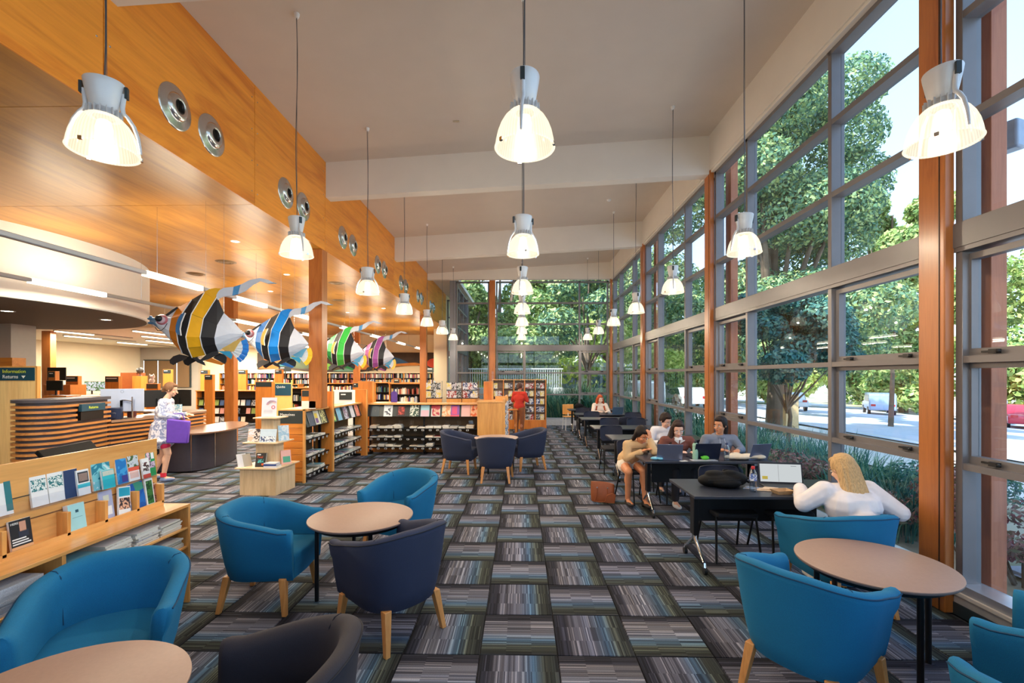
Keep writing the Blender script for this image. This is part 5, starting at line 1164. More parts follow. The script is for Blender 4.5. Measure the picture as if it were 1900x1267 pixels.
# media towers behind the run --------------------------------------------
def dvd_box(loc, rz, m, label, grp, w_=.13, h=.18):
    o = link = bpy.data.objects.new('disc_case', m); C.objects.link(o); o.location = loc; o.rotation_euler = (0, 0, rz); tag(o, label, 'disc case', grp); return o
dcols = [((236, 238, 240), (60, 70, 110), (190, 200, 220)), ((226, 226, 230), (160, 60, 60), (40, 40, 50)), ((60, 80, 130), (220, 226, 236), (120, 140, 180)), ((230, 214, 120), (226, 226, 226), (80, 80, 80)), ((190, 196, 200), (50, 60, 60), (120, 90, 90)), ((40, 44, 60), (200, 200, 210), (120, 60, 80))]
dms = [MB().box((-.065, 0, 0), (.065, .014, .185)).mesh('disc_case', A(*c, s=14)) for c in dcols]
for k, (xc, lab) in enumerate([(-2.38, 'left'), (-1.82, 'middle'), (-1.38, 'right')]):
    r = empty('media_tower', (xc, 12.6, 0), R([8, 0, -6][k]), '%s one of the three clear media towers behind the magazine shelving' % lab, 'display rack')
    MB().box((-.2, -.2, 0), (.2, .2, 1.2)).build('plinth', 'pinez', r)
    for z in (1.2, 1.425, 1.66): MB().box((-.21, -.21, z-.015), (.21, .21, z)).build('tray', 'acrylic' if z > 1.3 else 'signdark', r)
    MB().box((-.012, -.012, 1.2), (.012, .012, 1.66)).build('core', 'chrome', r)
    for x in (-.2, .2): MB().box((x-.004, -.2, 1.2), (x+.004, .2, 1.645)).build('side_panel', 'acrylic', r)
    for z in (1.205, 1.43):
        for q in range(3): dvd_box((xc-.135+q*.135, 12.6-.19, z), 0, random.choice(dms), 'disc case on the %s tray of the %s clear media tower' % ('lower' if z < 1.3 else 'upper', lab), 'disc cases on the media towers')
mw = empty('media_wall', (0, 0, 0), 0, 'tall timber media wall with five bays in front of the end window', 'shelving')
bx = [-.98+.36*q for q in range(6)]
for q in range(5):
    xa, xb = bx[q], bx[q+1]; yq = 15.55+(.22 if q in (1, 3) else 0)*0
    MB().box((xa, yq, 0), (xa+.035, yq+.34, 1.66)).build('upright', 'orange', mw, bevel=.002)
    MB().box((xa+.035, yq+.3, .3), (xb, yq+.32, 1.64)).build('back_panel', 'greywall', mw)
    MB().box((xa+.035, yq+.02, 0), (xb, yq+.05, .30)).build('plinth_panel', 'orange', mw)
    for z in (.30, .565, .83, 1.095, 1.36): MB().box((xa+.035, yq+.02, z), (xb, yq+.3, z+.012)).build('shelf', 'acrylic' if z > .4 else 'pine', mw)
    for z in (.312, .577, .842, 1.107, 1.372):
        for u in range(2):
            if random.random() < .06: continue
            dvd_box((xa+.11+u*.145, yq+.06, z), R(random.uniform(-4, 4)), random.choice(dms), 'disc case in the %s row of the %s bay of the timber media wall' % (['bottom', 'second lowest', 'middle', 'second highest', 'top'][(.312, .577, .842, 1.107, 1.372).index(z)], ['first', 'second', 'third', 'fourth', 'fifth'][q]), 'disc cases on the media wall')
MB().box((bx[-1], 15.55, 0), (bx[-1]+.035, 15.89, 1.66)).build('upright', 'orange', mw); MB().box((-.98, 15.55, 1.66), (bx[-1]+.035, 15.89, 1.685)).build('top_board', 'pine', mw)
sl_ = empty('standing_sign', (-.95, 15.3, 0), 0, 'slim clear sign holder standing before the timber post of the end wall', 'sign'); MB().box((-.03, 0, 1.5), (.03, .01, 1.95)).build('acrylic_plate', 'acrylic', sl_); MB().tube([(0, .005, 0), (0, .005, 1.5)], .01, 8).build('pole', 'chrome', sl_)

# ---------------------------------------------------------------- returns desk with curved slats
dk_ = empty('returns_desk', (0, 0, 0), 0, 'curved returns desk with horizontal timber slats and a dark core', 'desk')
def arc(cx, cy, r_, a0, a1, n): return [(cx+r_*math.cos(R(a0+(a1-a0)*i/n)), cy+r_*math.sin(R(a0+(a1-a0)*i/n))) for i in range(n+1)]
hi = [(-7.31, 7.5), (-7.31, 6.9)]+arc(-7.01, 6.6, .3, 180, 357, 18)+[(-6.76, 6.83), (-6.84, 7.34), (-6.90, 7.55)]
lo_ = [(-6.90, 7.56), (-6.86, 7.9), (-6.80, 8.4), (-6.78, 8.9), (-6.82, 9.4)]+arc(-7.32, 9.6, .5, 5, 90, 10)+[(-8.4, 10.1)]
def inset(path, o): 
    n = len(path); out = []
    for i in range(n):
        a = Vector(path[max(i-1, 0)]); b = Vector(path[min(i+1, n-1)]); t = (b-a).normalized(); out.append((path[i][0]-t.y*-o*-1, path[i][1]+t.x*o)) if False else out.append((path[i][0]+(-t.y)*o, path[i][1]+t.x*o))
    return out
MB().sweep(hi, [(-.02, 0), (-.05, 0), (-.05, 1.41), (-.02, 1.41)]).build('core', 'deskdark', dk_, smooth=40)
MB().sweep(hi, [(.03, 1.41), (-.22, 1.41), (-.22, 1.455), (.03, 1.455)]).build('counter_top', 'deskdark', dk_, smooth=40)
for q in range(18):
    z = 1.335-q*.075
    if z < .05: break
    if 1.1 < z < 1.32:
        MB().sweep(hi[:-2], [(.03, z), (-.03, z), (-.03, z+.034), (.03, z+.034)]).build('slat', 'slat', dk_, smooth=40)
        MB().sweep(hi[-2:], [(.03, z), (-.03, z), (-.03, z+.034), (.03, z+.034)]).build('slat', 'slat', dk_)
    else: MB().sweep(hi, [(.03, z), (-.03, z), (-.03, z+.034), (.03, z+.034)]).build('slat', 'slat', dk_, smooth=40)
MB().sweep(lo_, [(-.02, 0), (-.05, 0), (-.05, 1.0), (-.02, 1.0)]).build('core', 'deskdark', dk_, smooth=40)
MB().sweep(lo_, [(.04, 1.01), (-.55, 1.01), (-.55, 1.05), (.04, 1.05)]).build('counter_top', plain((150, 120, 100), .25, var=.05, name='counter_laminate'), dk_, smooth=40)
for q in range(13):
    z = .955-q*.075
    if z < .03: break
    MB().sweep(lo_, [(.03, z), (-.03, z), (-.03, z+.034), (.03, z+.034)]).build('slat', 'slat', dk_, smooth=40)
rs = empty('returns_slot', (-6.965, 7.10, 1.1), R(76), 'blue Returns sign over the black book return slot of the slatted desk', 'sign')
rs.location = (-6.80, 7.085, 1.115); rs.rotation_euler = (0, 0, R(98.5))
MB().box((-.22, -.05, 0), (.24, .02, .135)).build('slot_opening', plain((6, 6, 8), .4, var=0), rs); MB().box((-.23, -.07, .135), (.25, -.02, .25)).build('sign_plate', 'sign', rs, bevel=.003)
text('Returns', .06, (0, -.072, .17), FACE_NY, inky, rs, align='CENTER')
# low curved counter with dark front
lcn = empty('low_counter', (0, 0, 0), 0, 'low curved reading counter with a dark panelled front before the desk', 'desk')
ce = [(-6.75, 8.15), (-6.3, 8.12), (-5.95, 8.25), (-5.78, 8.55), (-5.74, 9.0), (-5.85, 9.6), (-6.1, 10.15), (-6.45, 10.45), (-6.75, 10.5)]
def smoothp(p, n=5):
    out = []
    for i in range(len(p)-1):
        p0, p1, p2, p3 = [Vector(p[min(max(i+k, 0), len(p)-1)]) for k in (-1, 0, 1, 2)]
        for q in range(n):
            t = q/n; out.append(tuple(.5*((2*p1)+(p2-p0)*t+(2*p0-5*p1+4*p2-p3)*t*t+(3*p1-3*p2+p3-p0)*t*t*t)))
    return out+[p[-1]]
ce = smoothp(ce)
MB().prism(ce, .72, .75).build('counter_top', plain((122, 92, 76), .25, var=.05, name='counter_laminate'), lcn, bevel=.004)
ci_ = inset(ce, .22)
nn_ = len(ci_)
for k, (a, b) in enumerate([(0, 9), (9, 18), (18, 28), (28, 38), (38, nn_-1)]):
    MB().sweep(ci_[a:b+1], [(0, .03), (-.03, .03), (-.03, .72), (0, .72)]).build('front_panel', plain((56, 54, 66), .4, var=.06, name='slate_panel'), lcn, smooth=40)
    MB().box((-.008, -.008, .03), (.008, .008, .72)).build('joint_strip', 'steel', lcn, loc=(ci_[b][0], ci_[b][1], 0))
# computers on the desk
def monitor(x, y, z, rz, w_, h, back, label, stand=True, scr=None):
    r = empty('monitor', (x, y, z), R(rz), label, 'monitor')     # screen towards +y, back towards -y
    MB().box((-w_/2, -.015, .12), (w_/2, .015, .12+h)).build('casing', back, r, bevel=.006)
    MB().box((-w_/2+.012, .0152, .132), (w_/2-.012, .017, .12+h-.012)).build('screen', scr or plain((12, 13, 16), .2, var=0), r)
    MB().box((-.02, -.05, .0), (.02, -.02, .12+h*.5)).build('stand', 'chrome' if back != 'black' else 'black', r)
    MB().box((-.11, -.13, 0), (.11, .05, .012)).build('base', 'black', r, bevel=.004)
    return r
m1 = monitor(-7.02, 7.95, 1.05, 22, .62, .40, plain((176, 190, 220), .4, var=.03), 'large pale monitor seen from behind on the returns desk')
MB().lathe([(.02, .001), (.024, .001), (.024, 0), (.02, 0), (.02, .001)], 24).build('emblem', plain((110, 120, 150), .4), m1, loc=(0, -.0165, .47), rot=(R(90), 0, 0))
MB().tube([(.16, -.06, 0), (.16, -.06, .38)], .012, 10).tube([(.16, -.06, .30), (.06, -.045, .32), (0, -.03, .32)], .010, 8).build('arm', 'chrome', m1)
o = MB().box((-.12, -.08, 0), (.12, .08, .20)).box((-.09, -.1, .02), (.05, -.08, .12)).build('receipt_printer', plain((30, 40, 70), .4), loc=(-6.98, 7.72, 1.052), rot=(0, 0, .6), bevel=.01); tag(o, 'dark blue receipt printer beside the pale monitor', 'printer')
o = MB().box((-.05, -.05, 0), (.05, .05, .14)).build('card_reader', plain((90, 40, 44), .4), loc=(-7.0, 8.12, 1.052), bevel=.01); tag(o, 'small dark red device beside the printer on the desk', 'device')
monitor(-7.14, 9.45, 1.05, 0, .50, .34, 'black', 'black monitor facing us at the far end of the returns desk')
monitor(-7.40, 9.2, 1.05, 60, .50, .34, 'black', 'black monitor turned side-on at the far end of the returns desk')
o = MB().box((-.05, -.04, 0), (.05, .04, .17)).build('tissue_box', A((120, 180, 214), (230, 240, 246), (60, 110, 150), s=30), loc=(-6.93, 9.15, 1.052), rot=(0, 0, .2)); tag(o, 'blue and white patterned box on the curved counter', 'box')
o = MB().ell((0, 0, .08), (.13, .1, .09), 14, 8).build('clear_bag', 'clear', loc=(-6.95, 8.85, 1.052), smooth=60); tag(o, 'clear plastic bag of things on the counter', 'bag')

# information board -----------------------------------------------------
ib = empty('information_board', (-7.45, 6.95, 0), 0, 'tall light timber board with the blue Information and Returns sign', 'sign board')
ib.location = (-8.16, 7.56, 0)
MB().box((-1.4, 0, 0), (0, .05, 1.94)).build('board', wood((250, 210, 146), (238, 188, 116), 'z', 1.6, .45, 'light_ply', .1), ib); MB().box((-.0, -.005, 0), (.03, .055, 1.96)).box((-1.4, -.005, 1.94), (0, .055, 1.96)).build('edge_strip', 'pinez', ib)
MB().box((-1.4, -.012, 1.72), (-.015, 0, 1.935)).build('sign_plate', 'sign', ib)
text('Information', .085, (-.56, -.014, 1.845), FACE_NY, inky, ib); text('Returns', .085, (-.56, -.014, 1.755), FACE_NY, inkw, ib)
MB().prism([(-.235, 1.80), (-.165, 1.80), (-.20, 1.755)], -.014, -.012, 0, lambda x, y, z: (x, z, y)).build('arrow', inkw, ib)
tag(MB().box((-11.5, 8.7, 0), (-9.86, 8.95, 2.15)).build('cabinet', 'orangex'), 'orange timber cabinet top behind the information board', 'cabinet')

# ---------------------------------------------------------------- library behind: shelving, signs, books
random.seed(5)
bookcols = [(150, 60, 50), (40, 60, 110), (210, 200, 180), (60, 100, 80), (220, 180, 90), (90, 90, 100), (180, 110, 80), (230, 230, 226), (60, 40, 40), (120, 150, 170), (190, 60, 70), (110, 80, 120)]
spine = []
for k, c in enumerate(bookcols):
    for h, wd in ((.21, .03), (.24, .042), (.19, .05)):
        spine.append((MB().box((0, 0, 0), (wd, .14, h)).box((.004, -.001, h*.72), (wd-.004, 0, h*.86)).mesh('book', P_(c)), wd))
bkcount = [0]
def spines(x0, x1, y, z, label, grp, single, rz=0, sink=None, fill=.95):
    x = x0
    while x < x1-.05:
        si = random.randrange(len(spine)); me, wd = spine[si]
        if random.random() > fill: x += .1; continue
        if single and bkcount[0] < 215:
            o = bpy.data.objects.new('book', me); C.objects.link(o); o.location = (x, y, z); tag(o, ['brick red', 'navy', 'cream', 'green', 'mustard', 'grey', 'tan', 'white', 'dark brown', 'pale blue', 'crimson', 'plum'][si//3]+' '+['', 'tall ', 'stout '][si % 3]+label, 'book', grp); bkcount[0] += 1
        elif sink is not None:
            h = random.choice((.19, .21, .24)); sink.box((x, y, z), (x+wd, y+.14, z+h), random.randrange(8))
        x += wd+.003
stuffmats = [P_(c) for c in bookcols[:8]]
# wall shelving along the back wall
ws = empty('long_bookcase', (0, 0, 0), 0, 'long low bookcases along the back wall under the mural', 'shelving')
YW = 23.3; sink = MB()
for x in [-15.5+.95*q for q in range(13)]:
    MB().box((x-.02, YW, 0), (x+.02, YW+.38, 1.98)).build('upright', 'orange', ws)
for z in (.12, .44, .76, 1.08, 1.40, 1.70): MB().box((-15.5, YW, z-.02), (-4.1, YW+.36, z)).build('shelf', 'signdark', ws)
MB().box((-15.5, YW-.01, 1.95), (-4.1, YW+.38, 2.0)).build('top_board', 'cream', ws); MB().box((-15.5, YW+.36, .1), (-4.1, YW+.38, 1.95)).build('back_panel', plain((70, 46, 30), .7), ws)
for z in (1.701, 1.401): spines(-15.4, -4.2, YW+.05, z, 'spine-out book on the top back wall shelf', 'books along the back wall', z > 1.5, sink=sink)
for z in (1.081, .761, .441, .121): spines(-15.4, -4.2, YW+.05, z, '', '', False, sink=sink)
o = sink.build('book_rows', stuffmats); tag(o, 'rows of books on the lower shelves along the back wall', 'books', kind='stuff')
# mural
mu = empty('mural', (0, 23.95, 0), 0, 'long wavy painted mural of sea shapes above the back bookcases', 'mural')
wave = [(-13.9, 2.16), (-12.8, 2.22), (-11.6, 2.1), (-10.4, 2.02), (-9.0, 2.0), (-7.6, 2.12), (-6.4, 2.3), (-5.3, 2.34), (-4.3, 2.06)]
wv = smoothp([tuple(p) for p in wave], 6)
MB().prism(wv+[(-4.3, 3.03), (-13.9, 3.03)], -.03, 0, 0, lambda x, y, z: (x, z, y)).build('board', plain((58, 40, 30), .6, var=.3, scale=3), mu)
def mp(pts, rgb, d, nm='painted_shape'): MB().prism(smoothp(pts+[pts[0]], 4)[:-1], -.03-d, -.03, 0, lambda x, y, z: (x, z, y)).build(nm, plain(rgb, .6, var=.25, scale=2.5), mu)
mp([(-13.8, 2.2), (-13.4, 2.8), (-12.4, 2.9), (-12.0, 2.3)], (196, 108, 40), .006); mp([(-12.6, 2.3), (-12.0, 2.95), (-11.0, 2.7), (-11.2, 2.2)], (70, 84, 60), .008); mp([(-13.1, 2.4), (-12.6, 2.55), (-12.4, 2.35), (-12.8, 2.3)], (44, 110, 120), .010)
mp([(-11.0, 2.15), (-10.6, 2.5), (-10.0, 2.4), (-10.2, 2.1)], (126, 190, 70), .006); mp([(-9.9, 2.1), (-9.5, 2.8), (-8.8, 2.6), (-8.6, 2.15)], (84, 74, 40), .007)
mp([(-9.0, 2.2), (-8.3, 2.95), (-7.0, 2.9), (-5.9, 2.5), (-6.5, 2.42), (-7.6, 2.36), (-8.6, 2.1)], (32, 84, 130), .010); mp([(-7.7, 2.5), (-7.4, 2.65), (-7.2, 2.5), (-7.4, 2.4)], (196, 120, 50), .014)
mp([(-8.8, 2.14), (-8.0, 2.5), (-7.2, 2.42), (-6.4, 2.45), (-5.5, 2.5), (-5.3, 2.36), (-6.4, 2.32), (-7.5, 2.16)], (204, 128, 44), .016)
mp([(-5.0, 2.42), (-4.8, 2.66), (-4.5, 2.72), (-4.34, 2.6), (-4.34, 2.3), (-4.7, 2.25)], (214, 74, 40), .012)
mp([(-9.9, 2.06), (-9.2, 2.2), (-8.4, 2.18), (-8.8, 2.04)], (110, 160, 140), .018)
# freestanding gondolas
def gondola(x, y, L, h, rows, label, facing=True, books=True, mat='orange'):
    r = empty('bookcase', (x, y, 0), 0, label, 'shelving')
    for xx in (0, L): MB().box((xx-.02, 0, 0), (xx+.02, .5, h)).build('end_panel', mat, r)
    MB().box((-.04, -.03, h), (L+.04, .53, h+.03)).build('top_board', 'orangex', r)
    MB().box((0, .25, .1), (L, .27, h)).build('back_panel', plain((50, 36, 26), .7), r)
    for z in rows: MB().box((0, 0, z-.02), (L, .25, z)).build('shelf', 'blackm', r)
    return r
# face-out display behind the low counter
gx, gy = -11.9, 16.6
gondola(gx, gy, 3.2, 1.24, (.10, .42, .72, 1.0), 'black-shelved display of face-out books beyond the returns desk')
fm = [MB().box((-.075, 0, 0), (.075, .02, .21)).mesh('book', A(*c, s=13)) for c in [((220, 214, 190), (120, 100, 80)), ((200, 206, 210), (40, 50, 60), (150, 150, 150)), ((130, 150, 80), (60, 80, 50)), ((60, 90, 130), (200, 214, 226)), ((190, 70, 50), (230, 160, 120)), ((210, 150, 140), (90, 50, 60)), ((226, 226, 222), (180, 60, 60)), ((50, 44, 60), (140, 90, 150))]]
for z in (.101, .421, .721):
    for q in range(16):
        if random.random() < .1: continue
        o = bpy.data.objects.new('book', random.choice(fm)); C.objects.link(o); o.location = (gx+.14+q*.195, gy+.02, z+.0); o.rotation_euler = (R(-10), 0, 0); tag(o, 'face-out book on the %s shelf of the black display, %s part' % (['bottom', 'middle', 'top'][(.101, .421, .721).index(z)], 'left' if q < 5 else 'middle' if q < 11 else 'right'), 'book', 'face-out books beyond the desk')
shelf_defs = [(-6.2, 19.4, 2.0, 1.5), (-9.0, 20.4, 2.4, 1.45), (-4.9, 17.0, 1.2, 1.5), (-12.6, 20.8, 2.4, 1.4), (-9.6, 18.2, 1.5, 1.3)]
sink2 = MB(); gl = ['bookcase seen between the timber columns, nearest the glass', 'wide bookcase behind the blue fish', 'short bookcase at the foot of the far timber column', 'bookcase at the back left under the mural start', 'low bookcase behind the yellow and teal sign board']
for (x, y, L, h), l in zip(shelf_defs, gl):
    gondola(x, y, L, h, [.12, .46, .80, 1.12], l)
    for z in (.121, .461, .801, 1.121):
        if z+.2 < h: spines(x+.04, x+L-.03, y+.03, z, '', '', False, sink=sink2, fill=.9)
o = sink2.build('book_rows', stuffmats); tag(o, 'rows of books filling the free-standing bookcases', 'books', kind='stuff')
# timber bay ends with small dark signs
def signpost(x, y, zt, w_, txt, label, h=.30, base=None, ts=.05):
    r = empty('bay_sign', (x, y, 0), 0, label, 'sign')
    MB().box((-w_/2, 0, 0), (w_/2, .12, zt)).build('timber_end', 'orange', r, bevel=.004)
    MB().box((-w_/2+.02, -.012, zt-.02-h*.5), (w_/2-.02, 0, zt-.02)).build('sign_plate', 'signdark', r)
    if txt: MB().box((-w_/2+.05, -.014, zt-.075), (-w_/2+.05+min(w_-.1, .022*len(txt)), -.012, zt-.05)).build('print_line', inkw, r)
    return r
for (px_, d, zt, w_, t_, l) in [
    (117, 13.5, 1.80, .38, 'Young adult', 'timber bay end with a dark sign left of the window screens'), (194, 13.5, 1.79, .42, 'Junior nonfiction', 'timber bay end with a dark sign right of the window screens'),
    (78, 12.5, 1.93, .20, 'Quiet', 'small timber bay end with a square dark sign by the black screen'),
    (300, 19.0, 2.08, .35, 'Fiction', 'timber bay end sign above the blurred visitor'), (371, 19.0, 2.06, .34, 'DVDs', 'timber bay end sign left of the second timber column'),
    (379, 15.0, 1.85, .28, 'Fiction', 'lower timber bay end sign above the black monitor'), (443, 19.0, 2.06, .34, 'Biography', 'timber bay end sign under the blue fish'),
    (512, 18.0, 2.06, .30, 'Crime', 'timber bay end sign under the blue fish tail'), (660, 17.0, 1.55, .3, 'New', 'timber bay end between the columns with a dark sign'),
    (735, 17.5, 1.70, .26, 'Sci-fi', 'timber bay end by the far column'), (484, 14.8, 1.62, .55, '', 'plain broad timber cabinet end right of the display shelving'), (565, 11.5, 1.45, .26, '', 'narrow timber bay end left of the big column')]:
    signpost((px_-967)/852*d, d, zt, w_, t_, l)
for (px_, py_, d, w_, t_) in [(524, 684, 20, .55, 'the one beyond the blue fish'), (802, 686, 22, .6, 'the one beside the far timber column')]:
    r = empty('hanging_sign', ((px_-967)/852*d, d, 1.79+(698-py_)/852*d), 0, 'small dark sign below the mural, %s' % t_, 'sign'); MB().box((-w_/2, 0, -.12), (w_/2, .03, .1)).build('sign_plate', 'signdark', r); MB().box((-w_/2+.06, -.003, .02), (-w_/2+.06+w_*.35, 0, .06)).build('print_line', inkw, r)
    MB().box((-.02, .03, -1.9), (.02, .06, .1)).build('post', 'signdark', r)
gs = empty('graphic_sign', ((521-967)/852*10.2, 10.2, 0), 0, 'tall yellow timber board with the teal sign plate', 'sign board')
MB().box((-.19, 0, 0), (.19, .04, 1.64)).build('board', plain((244, 196, 112), .5, var=.04), gs); MB().box((-.18, -.01, 1.36), (.18, 0, 1.62)).build('sign_plate', 'sign', gs); text('Quicks', .07, (-.15, -.012, 1.53), FACE_NY, inkw, gs)
MB().box((-.21, -.005, 0), (-.19, .045, 1.65)).build('edge_strip', 'orange', gs)
# window screens, tv and odds at the back left
for k, (px_, l) in enumerate([(154, 'left'), (178, 'right')]):
    m_ = monitor((px_-967)/852*16, 16, 1.15, 180, .46, .34, 'black', '%s of two screens showing trees at the back of the library' % l, scr=art([(60, 110, 70), (170, 190, 220), (60, 80, 120)], 12))
    tag(MB().box((-.5, -.2, 0), (.5, .3, 1.12)).build('study_desk', 'pine', loc=((px_-967)/852*16, 16.1, 0)), 'timber study desk under the %s screen with trees' % l, 'desk')
m_ = monitor((88-967)/852*13.2, 13.2, 1.55, 180, .55, .38, 'black', 'black television on the shelf behind the information board')
tag(MB().box((-.4, -.1, 0), (.4, .4, 1.54)).build('media_cabinet', 'orange', loc=((88-967)/852*13.2, 13.3, 0)), 'timber cabinet under the black television', 'cabinet')
m_ = monitor((84-967)/852*11.6, 11.6, 1.30, 180, .42, .26, 'black', 'black catalogue screen below the small square sign')
tag(MB().box((-.3, -.1, 0), (.3, .3, 1.29)).build('catalogue_stand', 'orange', loc=((84-967)/852*11.6, 11.7, 0)), 'timber stand under the catalogue screen', 'cabinet')
lb_ = gondola((70-967)/852*12.4, 12.4, 2.1, 1.22, (.2, .5, .8, 1.02), 'low bookcase behind the returns desk with bright picture books')
for q in range(9):
    o = bpy.data.objects.new('book', random.choice(fm)); C.objects.link(o); o.location = ((70-967)/852*12.4+.15+q*.21, 12.42, 1.02); o.rotation_euler = (R(-10), 0, 0); o.scale = (1, 1, .8); tag(o, 'bright picture book on the low bookcase behind the returns desk', 'book', 'picture books behind the desk')
cab = tag(MB().box((-.30, 0, 0), (.30, .4, 1.92)).build('cabinet', plain((142, 74, 30), .5)), 'dark orange closed cabinet beside the globe', 'cabinet'); cab.location = ((226-967)/852*16.5, 16.5, 0)
tag(MB().box((-.16, 0, 0), (.16, .3, 1.80)).build('cabinet', 'orange', loc=((246-967)/852*16.5, 16.4, 0)), 'narrow timber cabinet carrying the dark globe', 'cabinet')
gb = empty('globe', ((246-967)/852*16.5, 16.55, 1.80), 0, 'dark globe on the narrow timber cabinet', 'globe'); MB().ell((0, 0, .20), .115, 20, 12).build('ball', plain((60, 54, 50), .4, var=.3, scale=12), gb, smooth=80); MB().lathe([(.06, 0), (.05, .02), (.012, .03), (.012, .09)], 16).build('stand', 'black', gb)
tag(MB().ell((0, 0, .09), (.09, .06, .09), 12, 8).ell((.02, 0, .22), (.07, .06, .07), 12, 8).ell((-.05, -.03, .27), (.025, .02, .05), 8, 6).ell((.08, -.03, .27), (.025, .02, .05), 8, 6).build('soft_toy', plain((230, 206, 196), .9), smooth=60, loc=((271-967)/852*15, 15, 1.55)), 'pale soft toy sitting on a bookcase behind the blurred visitor', 'toy')
signpost((271-967)/852*15, 15.0, 1.55, .4, '', 'timber bookcase end under the pale soft toy')
tag(MB().prism([(-.07, 0), (.07, 0), (.07, .22), (.03, .26), (-.03, .26), (-.07, .22)], 0, .05, 0, lambda x, y, z: (x, z, y)).build('tote_bag', plain((84, 60, 160), .6), loc=(-3.05, 10.95, 1.17)), 'small violet bag standing on the shelving by the corner divider', 'bag')
tag(MB().box((-3.5, 10.8, 1.15), (-2.6, 11.2, 1.168)).build('rear_shelf', 'pine'), 'timber ledge behind the corner of the magazine shelving', 'shelf')
r = empty('notice_board', ((672-967)/852*12-.9+.0, 12.4, 0), 0, 'white board with a dark card between the timber dividers', 'sign'); r.location = (-4.75, 12.4, 0)
MB().box((-.35, 0, 0), (.35, .05, 1.42)).build('board', 'white', r); MB().box((-.2, -.01, 1.15), (.15, 0, 1.36)).build('sign_plate', 'signdark', r); MB().box((-.15, -.012, 1.28), (-.02, -.01, 1.31)).build('print_line', inkw, r)
